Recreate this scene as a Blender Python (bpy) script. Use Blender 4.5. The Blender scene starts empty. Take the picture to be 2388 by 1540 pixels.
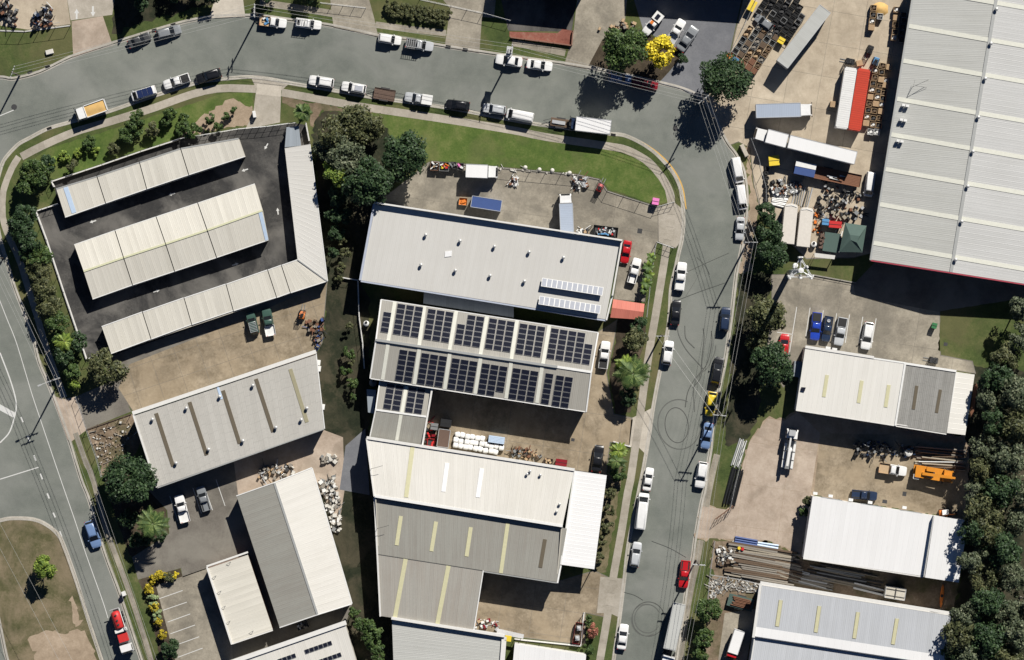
import bpy, math, random
import numpy as np
from mathutils import Vector, Matrix

# ------------------------------------------------------------------ camera, sky, sun, exposure
scene = bpy.context.scene
COL = scene.collection
H_CAM = 600.0                      # flying height in metres
S = 0.08094                        # metres on the ground for one step of the survey grid used below
CX, CY = 1194.0, 770.0             # survey grid point right under the camera
cam_data = bpy.data.cameras.new('aerial_camera')
cam_data.sensor_width = 36.0
cam_data.lens = 36.0 * H_CAM / (2388 * S)
cam_data.clip_start = 1.0
cam_data.clip_end = 3000.0
cam = bpy.data.objects.new('aerial_camera', cam_data)
cam.location = (0, 0, H_CAM)
COL.objects.link(cam)
scene.camera = cam

SUN_EL = math.radians(38.5)
SUN_AZ = math.radians(27.5)        # from +Y towards +X
world = bpy.data.worlds.new('World')
scene.world = world
world.use_nodes = True
wn = world.node_tree
for n in list(wn.nodes):
    wn.nodes.remove(n)
sky = wn.nodes.new('ShaderNodeTexSky')
sky.sky_type = 'NISHITA'
sky.sun_disc = False
sky.sun_elevation = SUN_EL
sky.sun_rotation = SUN_AZ
sky.air_density = 0.38
sky.dust_density = 0.0
sky.ozone_density = 4.0
bg = wn.nodes.new('ShaderNodeBackground')
bg.inputs['Strength'].default_value = 0.05
wo = wn.nodes.new('ShaderNodeOutputWorld')
wn.links.new(sky.outputs[0], bg.inputs[0])
wn.links.new(bg.outputs[0], wo.inputs[0])

sun_data = bpy.data.lights.new('sun', 'SUN')
sun_data.energy = 5.0
sun_data.angle = math.radians(0.5)
sun_data.color = (1.0, 0.955, 0.88)
sun = bpy.data.objects.new('sun', sun_data)
sun_dir = Vector((math.sin(SUN_AZ) * math.cos(SUN_EL), math.cos(SUN_AZ) * math.cos(SUN_EL), math.sin(SUN_EL)))
sun.rotation_euler = sun_dir.to_track_quat('Z', 'Y').to_euler()
sun.location = sun_dir * 300
COL.objects.link(sun)

vs = scene.view_settings
vs.view_transform = 'Standard'
vs.look = 'None'
vs.exposure = 0.3
vs.gamma = 1.0
vs.use_curve_mapping = False
scene.cycles.max_bounces = 6
scene.cycles.diffuse_bounces = 1

# ------------------------------------------------------------------ helpers
rnd = random.Random(7)
nrg = np.random.default_rng(11)
GZ = 0.12                          # land inside the kerbs lies one kerb height above the road

def W(x, y, h=0.0):
    k = S * (H_CAM - h) / H_CAM
    return ((x - CX) * k, (CY - y) * k)

def W3(x, y, h=0.0, dz=0.0):
    a, b = W(x, y, h)
    return Vector((a, b, h + dz))

MATS = {}

def new_mat(name):
    m = bpy.data.materials.new(name)
    m.use_nodes = True
    nt = m.node_tree
    b = nt.nodes['Principled BSDF']
    MATS[name] = m
    return m, nt, b

def flat(name, c, rough=0.6, metal=0.0, spec=0.4, coat=0.0):
    """a plain material with a faint procedural mottling"""
    m, nt, b = new_mat(name)
    tc = nt.nodes.new('ShaderNodeTexCoord')
    nz = nt.nodes.new('ShaderNodeTexNoise')
    nz.inputs['Scale'].default_value = 2.2
    nz.inputs['Detail'].default_value = 4
    nt.links.new(tc.outputs['Object'], nz.inputs['Vector'])
    mx = nt.nodes.new('ShaderNodeMix')
    mx.data_type = 'RGBA'
    mx.inputs[6].default_value = tuple(v * 0.86 for v in c) + (1,)
    mx.inputs[7].default_value = tuple(min(1, v * 1.08) for v in c) + (1,)
    nt.links.new(nz.outputs[0], mx.inputs[0])
    nt.links.new(mx.outputs[2], b.inputs['Base Color'])
    b.inputs['Roughness'].default_value = rough
    b.inputs['Metallic'].default_value = metal
    b.inputs['Specular IOR Level'].default_value = spec
    b.inputs['Coat Weight'].default_value = coat
    return m

def ramp(nt, src, stops):
    r = nt.nodes.new('ShaderNodeValToRGB')
    el = r.color_ramp.elements
    while len(el) < len(stops):
        el.new(0.5)
    for e, (p, c) in zip(el, stops):
        e.position = p
        e.color = tuple(c) + (1,)
    nt.links.new(src, r.inputs[0])
    return r.outputs[0]

def noise(nt, vec, scale, detail=5, rough=0.55, dist=0.0):
    n = nt.nodes.new('ShaderNodeTexNoise')
    n.inputs['Scale'].default_value = scale
    n.inputs['Detail'].default_value = detail
    n.inputs['Roughness'].default_value = rough
    n.inputs['Distortion'].default_value = dist
    nt.links.new(vec, n.inputs['Vector'])
    return n.outputs[0]

def mixc(nt, fac, a, b, mode='MIX'):
    mx = nt.nodes.new('ShaderNodeMix')
    mx.data_type = 'RGBA'
    mx.blend_type = mode
    for sock, v in ((mx.inputs[0], fac), (mx.inputs[6], a), (mx.inputs[7], b)):
        if isinstance(v, (int, float)):
            sock.default_value = v
        elif isinstance(v, tuple):
            sock.default_value = v + (1,)
        else:
            nt.links.new(v, sock)
    return mx.outputs[2]

def mathn(nt, op, a, b=0.0):
    n = nt.nodes.new('ShaderNodeMath')
    n.operation = op
    for i, v in enumerate((a, b)):
        if isinstance(v, (int, float)):
            n.inputs[i].default_value = v
        else:
            nt.links.new(v, n.inputs[i])
    return n.outputs[0]

def bump(nt, b, h, strength=0.3, dist=0.05):
    n = nt.nodes.new('ShaderNodeBump')
    n.inputs['Strength'].default_value = strength
    n.inputs['Distance'].default_value = dist
    nt.links.new(h, n.inputs['Height'])
    nt.links.new(n.outputs[0], b.inputs['Normal'])

def ground_mat(name, stops, big=0.05, mid=0.45, fine=3.0, stain=None, stain_scale=0.12, stain_amt=0.6,
               rough=0.9, bmp=0.2, rand=0.0):
    """large patches + mid mottling + fine grain, in metres; optional stains with a shape of their own"""
    m, nt, b = new_mat(name)
    g = nt.nodes.new('ShaderNodeNewGeometry')
    v = g.outputs['Position']
    n1 = noise(nt, v, big, 5, 0.6)
    n2 = noise(nt, v, mid, 6, 0.65)
    n3 = noise(nt, v, fine, 4, 0.7)
    s = mathn(nt, 'ADD', mathn(nt, 'MULTIPLY', n1, 0.42), mathn(nt, 'MULTIPLY', n2, 0.34))
    s = mathn(nt, 'ADD', s, mathn(nt, 'MULTIPLY', n3, 0.24))
    c = ramp(nt, s, [(0.5 + (p - 0.5) * 0.5, q) for p, q in stops])
    if stain:
        st = noise(nt, v, stain_scale, 6, 0.62, 0.6)
        f = ramp(nt, st, [(0.47, (0, 0, 0)), (0.60, (stain_amt,) * 3)])
        c = mixc(nt, f, c, stain)
    if rand:
        oi = nt.nodes.new('ShaderNodeObjectInfo')
        f = mathn(nt, 'ADD', mathn(nt, 'MULTIPLY', oi.outputs['Random'], rand), 1 - rand * 0.5)
        hs = nt.nodes.new('ShaderNodeHueSaturation')
        nt.links.new(c, hs.inputs['Color'])
        nt.links.new(f, hs.inputs['Value'])
        c = hs.outputs[0]
    nt.links.new(c, b.inputs['Base Color'])
    b.inputs['Roughness'].default_value = rough
    b.inputs['Specular IOR Level'].default_value = 0.25
    if bmp:
        bump(nt, b, n3, bmp, 0.06)
    return m

def roof_mat(name, c, dirt=(0.2, 0.19, 0.16), dirt_amt=0.35, rib=0.25, rough=0.5, metal=0.0, rand=0.12, cross=0.0,
             mottle=0.12):
    """profiled sheet: UV is metres across (u) and down the slope (v)"""
    m, nt, b = new_mat(name)
    uv = nt.nodes.new('ShaderNodeUVMap')
    uv.uv_map = 'UVMap'
    mp = nt.nodes.new('ShaderNodeMapping')
    mp.inputs['Scale'].default_value = (1.1, 0.10, 1)
    nt.links.new(uv.outputs[0], mp.inputs[0])
    streak = noise(nt, mp.outputs[0], 1.0, 5, 0.6)
    g = nt.nodes.new('ShaderNodeNewGeometry')
    big = noise(nt, g.outputs['Position'], 0.10, 5, 0.6)
    fine = noise(nt, g.outputs['Position'], 2.6, 5, 0.7)
    base = mixc(nt, mathn(nt, 'MULTIPLY', fine, mottle * 2), tuple(c), tuple(v * 0.62 for v in c))
    f = ramp(nt, mathn(nt, 'ADD', mathn(nt, 'MULTIPLY', streak, 0.55), mathn(nt, 'MULTIPLY', big, 0.45)),
             [(0.42, (0, 0, 0)), (0.72, (dirt_amt,) * 3)])
    col = mixc(nt, f, base, dirt)
    sep = nt.nodes.new('ShaderNodeSeparateXYZ')
    nt.links.new(uv.outputs[0], sep.inputs[0])
    # rib shading every 0.25 m and, on cement sheets, a lap line across the fall
    rb = mathn(nt, 'FRACT', mathn(nt, 'MULTIPLY', sep.outputs[0], 3.0))
    rline = mathn(nt, 'LESS_THAN', rb, 0.22)
    col = mixc(nt, mathn(nt, 'MULTIPLY', rline, rib), col, tuple(v * 0.45 for v in c))
    if cross:
        cl = mathn(nt, 'FRACT', mathn(nt, 'MULTIPLY', sep.outputs[1], 1 / 1.75))
        cline = mathn(nt, 'LESS_THAN', cl, 0.07)
        col = mixc(nt, mathn(nt, 'MULTIPLY', cline, cross), col, tuple(v * 0.5 for v in c))
    oi = nt.nodes.new('ShaderNodeObjectInfo')
    vv = mathn(nt, 'ADD', mathn(nt, 'MULTIPLY', oi.outputs['Random'], rand), 1 - rand * 0.5)
    hs = nt.nodes.new('ShaderNodeHueSaturation')
    nt.links.new(col, hs.inputs['Color'])
    nt.links.new(vv, hs.inputs['Value'])
    nt.links.new(hs.outputs[0], b.inputs['Base Color'])
    b.inputs['Roughness'].default_value = rough
    b.inputs['Metallic'].default_value = metal
    b.inputs['Specular IOR Level'].default_value = 0.3
    return m

def leaf_mat(name, c1, c2, c3=None):
    m, nt, b = new_mat(name)
    g = nt.nodes.new('ShaderNodeNewGeometry')
    n = noise(nt, g.outputs['Position'], 0.55, 3, 0.6)
    f = mathn(nt, 'ADD', mathn(nt, 'MULTIPLY', n, 0.55), mathn(nt, 'MULTIPLY', g.outputs['Random Per Island'], 0.45))
    c1, c2 = [tuple(1.75 * v for v in c) for c in (c1, c2)]
    stops = [(0.30, c1), (0.56, c2)]
    if c3:
        stops.append((0.78, tuple(1.75 * v for v in c3)))
    c = ramp(nt, f, stops)
    nt.links.new(c, b.inputs['Base Color'])
    b.inputs['Roughness'].default_value = 0.55
    b.inputs['Specular IOR Level'].default_value = 0.3
    tr = nt.nodes.new('ShaderNodeBsdfTranslucent')
    nt.links.new(c, tr.inputs[0])
    mx = nt.nodes.new('ShaderNodeMixShader')
    mx.inputs[0].default_value = 0.18
    out = nt.nodes['Material Output']
    nt.links.new(b.outputs[0], mx.inputs[1])
    nt.links.new(tr.outputs[0], mx.inputs[2])
    nt.links.new(mx.outputs[0], out.inputs['Surface'])
    return m

def new_mesh(name, verts, faces, mats, midx=None, smooth=False, uvs=None):
    me = bpy.data.meshes.new(name)
    me.from_pydata([tuple(v) for v in verts], [], faces)
    if not isinstance(mats, (list, tuple)):
        mats = [mats]
    for m in mats:
        me.materials.append(MATS[m] if isinstance(m, str) else m)
    if midx:
        me.polygons.foreach_set('material_index', midx)
    if smooth:
        me.polygons.foreach_set('use_smooth', [True] * len(me.polygons))
    if uvs:
        ul = me.uv_layers.new(name='UVMap')
        flatuv = []
        for p in me.polygons:
            for vi in p.vertices:
                flatuv += list(uvs[vi])
        ul.data.foreach_set('uv', flatuv)
    me.update()
    return me

def link(name, data, parent=None, loc=(0, 0, 0), rot=(0, 0, 0), scale=None):
    o = bpy.data.objects.new(name, data)
    COL.objects.link(o)
    o.location = loc
    o.rotation_euler = rot
    if scale is not None:
        o.scale = scale
    if parent is not None:
        o.parent = parent
    return o

LABELS = []

def tag(o, label, cat, group=None):
    o['label'] = label
    o['category'] = cat
    if group:
        o['group'] = group
    LABELS.append((o.name, label, group))
    return o

def thing(name, label, cat, loc, rotz=0.0, group=None):
    o = link(name, None, None, loc, (0, 0, rotz))
    o.empty_display_size = 0.3
    return tag(o, label, cat, group)

class MB:
    """collects boxes, prisms, tubes; build() links them as one mesh object"""
    def __init__(self):
        self.v = []
        self.f = []
        self.mi = []
        self.uv = []
        self.cur = 0
    def add(self, verts, faces):
        k = len(self.v)
        self.v += [tuple(p) for p in verts]
        for f in faces:
            self.f.append(tuple(i + k for i in f))
            self.mi.append(self.cur)
        return self
    def box(self, x0, x1, y0, y1, z0, z1):
        return self.add([(x0, y0, z0), (x1, y0, z0), (x1, y1, z0), (x0, y1, z0), (x0, y0, z1), (x1, y0, z1), (x1, y1, z1), (x0, y1, z1)],
                        [(0, 3, 2, 1), (4, 5, 6, 7), (0, 1, 5, 4), (1, 2, 6, 5), (2, 3, 7, 6), (3, 0, 4, 7)])
    def cbox(self, c, sx, sy, z0, z1, a=0.0, taper=1.0):
        ca, sa = math.cos(a), math.sin(a)
        pts = []
        for z, t in ((z0, 1), (z1, taper)):
            for ux, uy in ((-1, -1), (1, -1), (1, 1), (-1, 1)):
                x, y = ux * sx / 2 * t, uy * sy / 2 * t
                pts.append((c[0] + x * ca - y * sa, c[1] + x * sa + y * ca, z))
        return self.add(pts, [(0, 3, 2, 1), (4, 5, 6, 7), (0, 1, 5, 4), (1, 2, 6, 5), (2, 3, 7, 6), (3, 0, 4, 7)])
    def rings(self, rings, cap0=True, cap1=True, closed=True):
        n = len(rings[0])
        k = len(self.v)
        fs = []
        for r in range(len(rings) - 1):
            for i in range(n if closed else n - 1):
                j = (i + 1) % n
                fs.append((r * n + i, r * n + j, (r + 1) * n + j, (r + 1) * n + i))
        if cap0:
            fs.append(tuple(reversed(range(n))))
        if cap1:
            b = (len(rings) - 1) * n
            fs.append(tuple(b + i for i in range(n)))
        return self.add([p for r in rings for p in r], fs)
    def prism(self, poly, z0, z1):
        """poly is a list of (x, y), counter-clockwise"""
        if area2(poly) < 0:
            poly = poly[::-1]
        return self.rings([[(x, y, z0) for x, y in poly], [(x, y, z1) for x, y in poly]])
    def tube(self, p, q, r, n=6, r2=None):
        p, q = Vector(p), Vector(q)
        d = (q - p)
        if d.length < 1e-6:
            return self
        d.normalize()
        a = d.orthogonal().normalized()
        b = d.cross(a)
        r2 = r if r2 is None else r2
        R = []
        for c, rr in ((p, r), (q, r2)):
            R.append([tuple(c + (a * math.cos(t * 2 * math.pi / n) + b * math.sin(t * 2 * math.pi / n)) * rr) for t in range(n)])
        return self.rings(R)
    def path(self, pts, r, n=5):
        for a, b in zip(pts[:-1], pts[1:]):
            self.tube(a, b, r, n)
        return self
    def lathe(self, c, prof, n=12):
        R = [[(c[0] + r * math.cos(2 * math.pi * t / n), c[1] + r * math.sin(2 * math.pi * t / n), c[2] + z) for t in range(n)] for r, z in prof]
        return self.rings(R)
    def beam(self, p, q, w, zb, zt):
        """a bar from p to q (3D points), w wide, from zb below to zt above the line"""
        p, q = Vector(p), Vector(q)
        d = Vector((q.x - p.x, q.y - p.y, 0)).normalized()
        s = Vector((-d.y, d.x, 0)) * (w / 2)
        pts = []
        for e in (p, q):
            for sg, dz in ((-1, zb), (1, zb), (1, zt), (-1, zt)):
                pts.append((e.x + s.x * sg, e.y + s.y * sg, e.z + dz))
        return self.add(pts, [(0, 1, 2, 3), (7, 6, 5, 4), (0, 4, 5, 1), (1, 5, 6, 2), (2, 6, 7, 3), (3, 7, 4, 0)])
    def mesh(self, name, mats, smooth=False):
        return new_mesh(name, self.v, self.f, mats, self.mi if isinstance(mats, (list, tuple)) and len(mats) > 1 else None, smooth)
    def build(self, name, mats, parent=None, smooth=False, local=True):
        """vertices are world coordinates; under a parent they become local to its (unrotated) location"""
        if parent is not None and local:
            l = parent_loc(parent)
            self.v = [(x - l[0], y - l[1], z - l[2]) for x, y, z in self.v]
        return link(name, self.mesh(name, mats, smooth), parent)

def parent_loc(p):
    l = Vector((0, 0, 0))
    while p is not None:
        l += p.location
        p = p.parent
    return l

def area2(poly):
    return sum(poly[i][0] * poly[(i + 1) % len(poly)][1] - poly[(i + 1) % len(poly)][0] * poly[i][1] for i in range(len(poly)))

def clip_convex(subject, cl):
    """Sutherland-Hodgman: subject polygon against a convex CCW window"""
    out = subject
    for i in range(len(cl)):
        a, b = cl[i], cl[(i + 1) % len(cl)]
        inp, out = out, []
        if not inp:
            return []
        def side(p):
            return (b[0] - a[0]) * (p[1] - a[1]) - (b[1] - a[1]) * (p[0] - a[0])
        for j in range(len(inp)):
            p, q = inp[j], inp[(j + 1) % len(inp)]
            sp, sq = side(p), side(q)
            if sp >= 0:
                out.append(p)
            if (sp >= 0) != (sq >= 0):
                t = sp / (sp - sq)
                out.append((p[0] + (q[0] - p[0]) * t, p[1] + (q[1] - p[1]) * t))
    return out

def inside(p, poly):
    x, y = p
    r = False
    for i in range(len(poly)):
        x0, y0 = poly[i]
        x1, y1 = poly[(i + 1) % len(poly)]
        if (y0 > y) != (y1 > y) and x < (x1 - x0) * (y - y0) / (y1 - y0) + x0:
            r = not r
    return r

def structure(o):
    o['kind'] = 'structure'
    return o

RAGGED = {'dirt_bare': 0.28, 'dirt': 0.22, 'weeds_shaded': 0.25, 'mulch': 0.10, 'grass_lush': 0.06, 'grass_dry': 0.15, 'grass': 0.05}

def sheet(name, polyF, z, mat, parent=None, kind='structure'):
    """a flat ground sheet, from survey points; soft ground gets a ragged edge"""
    poly = [W(*p) for p in polyF]
    if mat in RAGGED:
        r2 = random.Random(len(poly) + int(polyF[0][0]))
        out = []
        for a, b in zip(poly, poly[1:] + poly[:1]):
            n = max(1, int(math.dist(a, b) / 0.7))
            for i in range(n):
                t = i / n
                out.append((a[0] + (b[0] - a[0]) * t + r2.gauss(0, RAGGED[mat]), a[1] + (b[1] - a[1]) * t + r2.gauss(0, RAGGED[mat])))
        poly = out
    if area2(poly) < 0:
        poly = poly[::-1]
    o = link(name, new_mesh(name, [(x, y, z) for x, y in poly], [tuple(range(len(poly)))], mat), parent)
    if parent is None and kind:
        o['kind'] = kind
    return o

def smooth_line(pts, step=6.0):
    """Catmull-Rom through survey points"""
    P = [np.array(p, float) for p in pts]
    P = [2 * P[0] - P[1]] + P + [2 * P[-1] - P[-2]]
    out = []
    for i in range(1, len(P) - 2):
        n = max(1, int(np.linalg.norm(P[i + 1] - P[i]) / step))
        for k in range(n):
            t = k / n
            a, b, c, d = P[i - 1], P[i], P[i + 1], P[i + 2]
            out.append(tuple(0.5 * (2 * b + (c - a) * t + (2 * a - 5 * b + 4 * c - d) * t * t + (3 * b - a - 3 * c + d) * t ** 3)))
    out.append(tuple(P[-2]))
    return out

def offsets(line, d):
    """offset a world polyline sideways by d"""
    out = []
    for i in range(len(line)):
        a = line[max(0, i - 1)]
        b = line[min(len(line) - 1, i + 1)]
        dx, dy = b[0] - a[0], b[1] - a[1]
        l = math.hypot(dx, dy) or 1
        out.append((line[i][0] - dy / l * d, line[i][1] + dx / l * d))
    return out

def ribbon(name, lineF, w, z, mat, parent=None, smooth=True, off=0.0):
    L = [W(*p) for p in (smooth_line(lineF) if smooth else lineF)]
    a, b = offsets(L, off + w / 2), offsets(L, off - w / 2)
    n = len(L)
    vs_ = [(x, y, z) for x, y in a] + [(x, y, z) for x, y in b]
    fs = [(i, n + i, n + i + 1, i + 1) for i in range(n - 1)]
    o = link(name, new_mesh(name, vs_, fs, mat), parent)
    if parent is None:
        o['kind'] = 'structure'
    return o

def slabs(parent, polyF, z, mat, originF, ang, du, dv, name='concrete_slab', gap=0.05, jit=0.0):
    """a poured slab yard: each bay its own piece, joints left open over the bed below"""
    poly = [W(*p) for p in polyF]
    if area2(poly) < 0:
        poly = poly[::-1]
    ox, oy = W(*originF)
    ca, sa = math.cos(ang), math.sin(ang)
    loc = [((x - ox) * ca + (y - oy) * sa, -(x - ox) * sa + (y - oy) * ca) for x, y in poly]
    u0, u1 = min(p[0] for p in loc), max(p[0] for p in loc)
    v0, v1 = min(p[1] for p in loc), max(p[1] for p in loc)
    for i in range(math.floor(u0 / du), math.ceil(u1 / du)):
        for j in range(math.floor(v0 / dv), math.ceil(v1 / dv)):
            cell = [(i * du + gap / 2, j * dv + gap / 2), ((i + 1) * du - gap / 2, j * dv + gap / 2),
                    ((i + 1) * du - gap / 2, (j + 1) * dv - gap / 2), (i * du + gap / 2, (j + 1) * dv - gap / 2)]
            c = clip_convex(loc, cell)
            d = []
            for p in c:
                if not d or (abs(p[0] - d[-1][0]) + abs(p[1] - d[-1][1])) > 1e-4:
                    d.append(p)
            if len(d) < 3 or abs(area2(d)) < 0.3:
                continue
            zz = z + rnd.uniform(0, jit)
            vv = [(ox + u * ca - v * sa, oy + u * sa + v * ca, zz) for u, v in d]
            link(name, new_mesh(name, vv, [tuple(range(len(vv)))], mat), parent)
# ------------------------------------------------------------------ materials
ground_mat('asphalt', [(0.30, (0.135, 0.147, 0.132)), (0.52, (0.175, 0.187, 0.167)), (0.72, (0.215, 0.225, 0.20))], 0.03, 0.3, 5.0,
           stain=(0.26, 0.265, 0.245), stain_scale=0.05, stain_amt=0.45, bmp=0.25)
ground_mat('asphalt_dark', [(0.30, (0.030, 0.030, 0.031)), (0.52, (0.048, 0.047, 0.046)), (0.74, (0.10, 0.096, 0.09))], 0.10, 0.35, 4.0,
           stain=(0.19, 0.18, 0.165), stain_scale=0.08, stain_amt=0.6)
ground_mat('asphalt_yard', [(0.30, (0.115, 0.105, 0.09)), (0.52, (0.165, 0.15, 0.13)), (0.74, (0.215, 0.20, 0.17))], 0.06, 0.35, 4.0,
           stain=(0.26, 0.245, 0.21), stain_scale=0.10, stain_amt=0.5)
ground_mat('asphalt_blue', [(0.30, (0.14, 0.145, 0.16)), (0.52, (0.18, 0.185, 0.20)), (0.74, (0.22, 0.225, 0.24))], 0.06, 0.3, 4.0)
ground_mat('concrete_path', [(0.30, (0.30, 0.27, 0.22)), (0.52, (0.38, 0.345, 0.29)), (0.74, (0.46, 0.42, 0.36))], 0.1, 0.6, 4.0, rand=0.16, bmp=0.1)
ground_mat('concrete_beige', [(0.28, (0.36, 0.30, 0.225)), (0.52, (0.47, 0.40, 0.305)), (0.74, (0.55, 0.475, 0.37))], 0.07, 0.4, 3.5,
           stain=(0.24, 0.20, 0.15), stain_scale=0.14, stain_amt=0.35, rand=0.08, bmp=0.1)
ground_mat('concrete_grey', [(0.28, (0.19, 0.17, 0.137)), (0.52, (0.30, 0.27, 0.217)), (0.74, (0.41, 0.37, 0.30))], 0.07, 0.4, 3.0,
           stain=(0.13, 0.12, 0.10), stain_scale=0.12, stain_amt=0.5, rand=0.08, bmp=0.15)
ground_mat('concrete_brown', [(0.28, (0.17, 0.135, 0.09)), (0.52, (0.27, 0.22, 0.155)), (0.74, (0.40, 0.33, 0.24))], 0.08, 0.55, 2.6,
           stain=(0.40, 0.32, 0.22), stain_scale=0.13, stain_amt=0.5, rand=0.07, bmp=0.2)
ground_mat('concrete_pale', [(0.28, (0.40, 0.36, 0.30)), (0.52, (0.50, 0.455, 0.385)), (0.74, (0.58, 0.53, 0.45))], 0.1, 0.6, 4.0, rand=0.06, bmp=0.1)
ground_mat('concrete_pink', [(0.28, (0.34, 0.27, 0.21)), (0.52, (0.44, 0.36, 0.29)), (0.74, (0.52, 0.44, 0.36))], 0.07, 0.45, 3.0,
           stain=(0.20, 0.16, 0.12), stain_scale=0.16, stain_amt=0.4, rand=0.05, bmp=0.12)
ground_mat('kerb', [(0.28, (0.33, 0.31, 0.27)), (0.52, (0.42, 0.395, 0.35)), (0.74, (0.50, 0.47, 0.42))], 0.1, 0.8, 4.0, bmp=0.1)
ground_mat('grass', [(0.28, (0.035, 0.055, 0.016)), (0.48, (0.065, 0.090, 0.026)), (0.62, (0.10, 0.115, 0.040)), (0.80, (0.18, 0.155, 0.08))],
           0.05, 0.35, 3.5, stain=(0.13, 0.115, 0.055), stain_scale=0.10, stain_amt=0.55, bmp=0.5)
ground_mat('grass_lush', [(0.28, (0.045, 0.085, 0.016)), (0.50, (0.085, 0.130, 0.028)), (0.70, (0.15, 0.175, 0.055))],
           0.07, 0.35, 3.0, stain=(0.12, 0.12, 0.05), stain_scale=0.12, stain_amt=0.4, bmp=0.5)
ground_mat('grass_dry', [(0.28, (0.055, 0.06, 0.024)), (0.50, (0.10, 0.095, 0.045)), (0.72, (0.20, 0.165, 0.10))],
           0.06, 0.35, 3.0, stain=(0.28, 0.215, 0.15), stain_scale=0.09, stain_amt=0.55, bmp=0.5)
ground_mat('dirt', [(0.28, (0.12, 0.09, 0.06)), (0.52, (0.22, 0.165, 0.115)), (0.74, (0.33, 0.26, 0.19))], 0.08, 0.5, 3.0,
           stain=(0.07, 0.075, 0.03), stain_scale=0.18, stain_amt=0.6, bmp=0.6)
ground_mat('dirt_bare', [(0.28, (0.25, 0.19, 0.135)), (0.52, (0.34, 0.265, 0.19)), (0.74, (0.44, 0.35, 0.26))], 0.1, 0.5, 3.0, bmp=0.4)
ground_mat('weeds_shaded', [(0.28, (0.011, 0.016, 0.008)), (0.50, (0.026, 0.030, 0.016)), (0.72, (0.065, 0.058, 0.036))], 0.10, 0.5, 3.0,
           stain=(0.10, 0.082, 0.055), stain_scale=0.16, stain_amt=0.45, bmp=0.7)  # dark weeds, colour lowered further to paint in the drain strip's shade
ground_mat('mulch', [(0.28, (0.03, 0.024, 0.015)), (0.52, (0.065, 0.05, 0.033)), (0.74, (0.12, 0.095, 0.065))], 0.12, 0.8, 4.0, bmp=0.7)
ground_mat('brick_paving', [(0.28, (0.16, 0.055, 0.04)), (0.52, (0.25, 0.095, 0.07)), (0.74, (0.30, 0.17, 0.13))], 0.12, 0.8, 4.0, bmp=0.3)
flat('paint_white', (0.62, 0.62, 0.60), 0.7)
flat('paint_yellow', (0.62, 0.38, 0.10), 0.7)
flat('rubber_mark', (0.085, 0.088, 0.082), 0.9)
flat('rubber_mark_faint', (0.122, 0.127, 0.117), 0.9)

roof_mat('roof_cream', (0.66, 0.635, 0.565), (0.42, 0.39, 0.32), 0.35, 0.10, 0.5)
roof_mat('roof_white', (0.80, 0.80, 0.80), (0.60, 0.59, 0.57), 0.25, 0.05, 0.45, rand=0.04, mottle=0.05)
roof_mat('roof_offwhite', (0.74, 0.725, 0.68), (0.52, 0.50, 0.44), 0.30, 0.06, 0.45, rand=0.04, mottle=0.06)
roof_mat('roof_light', (0.62, 0.61, 0.58), (0.47, 0.45, 0.41), 0.35, 0.10, 0.5, rand=0.02)
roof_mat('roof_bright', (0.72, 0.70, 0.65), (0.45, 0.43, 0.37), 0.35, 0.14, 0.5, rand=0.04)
roof_mat('roof_fibro', (0.54, 0.525, 0.485), (0.36, 0.345, 0.31), 0.45, 0.16, 0.8, rand=0.06, cross=0.25, mottle=0.3)
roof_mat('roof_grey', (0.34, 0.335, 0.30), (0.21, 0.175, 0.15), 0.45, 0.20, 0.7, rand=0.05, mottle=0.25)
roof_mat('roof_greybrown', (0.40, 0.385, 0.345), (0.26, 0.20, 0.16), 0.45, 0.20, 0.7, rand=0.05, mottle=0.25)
roof_mat('roof_tan', (0.40, 0.385, 0.345), (0.27, 0.25, 0.21), 0.4, 0.28, 0.6, rand=0.08, mottle=0.15)
roof_mat('roof_zinc', (0.52, 0.525, 0.50), (0.34, 0.34, 0.31), 0.45, 0.40, 0.5, rand=0.04, mottle=0.2)
roof_mat('roof_zinc_pale', (0.575, 0.578, 0.57), (0.40, 0.40, 0.38), 0.45, 0.35, 0.5, rand=0.04, mottle=0.22)
roof_mat('roof_zinc_blue', (0.55, 0.57, 0.60), (0.36, 0.37, 0.37), 0.35, 0.25, 0.45, rand=0.06, mottle=0.12)
roof_mat('roof_weathered', (0.36, 0.355, 0.335), (0.16, 0.155, 0.14), 0.6, 0.45, 0.8, rand=0.14, cross=0.3, mottle=0.35)
roof_mat('roof_red', (0.62, 0.20, 0.15), (0.32, 0.12, 0.09), 0.35, 0.15, 0.6)
roof_mat('roof_bluegrey', (0.30, 0.34, 0.38), (0.2, 0.22, 0.24), 0.3, 0.15, 0.6)
roof_mat('container_white', (0.78, 0.78, 0.77), (0.5, 0.45, 0.38), 0.25, 0.25, 0.5)
roof_mat('container_red', (0.60, 0.065, 0.035), (0.28, 0.06, 0.04), 0.5, 0.25, 0.5)
roof_mat('trailer_top_grey', (0.52, 0.53, 0.51), (0.33, 0.33, 0.30), 0.5, 0.08, 0.5)
roof_mat('trailer_top_blue', (0.40, 0.46, 0.56), (0.3, 0.34, 0.4), 0.4, 0.25, 0.4)
flat('flashing', (0.78, 0.78, 0.76), 0.5)
flat('flashing_yellow', (0.62, 0.62, 0.42), 0.55)
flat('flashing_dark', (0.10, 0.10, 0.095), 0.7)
flat('zinc_trim', (0.42, 0.43, 0.42), 0.5, 0.3)
flat('skylight_cream', (0.60, 0.575, 0.37), 0.5)
flat('skylight_pale', (0.68, 0.68, 0.60), 0.45)
flat('skylight_white', (0.86, 0.86, 0.86), 0.35)
flat('skylight_brown', (0.13, 0.108, 0.075), 0.7)
flat('skylight_olive', (0.33, 0.305, 0.20), 0.7)
flat('skylight_blue', (0.50, 0.62, 0.78), 0.4)
flat('wall_cream', (0.52, 0.49, 0.42), 0.8)
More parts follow.
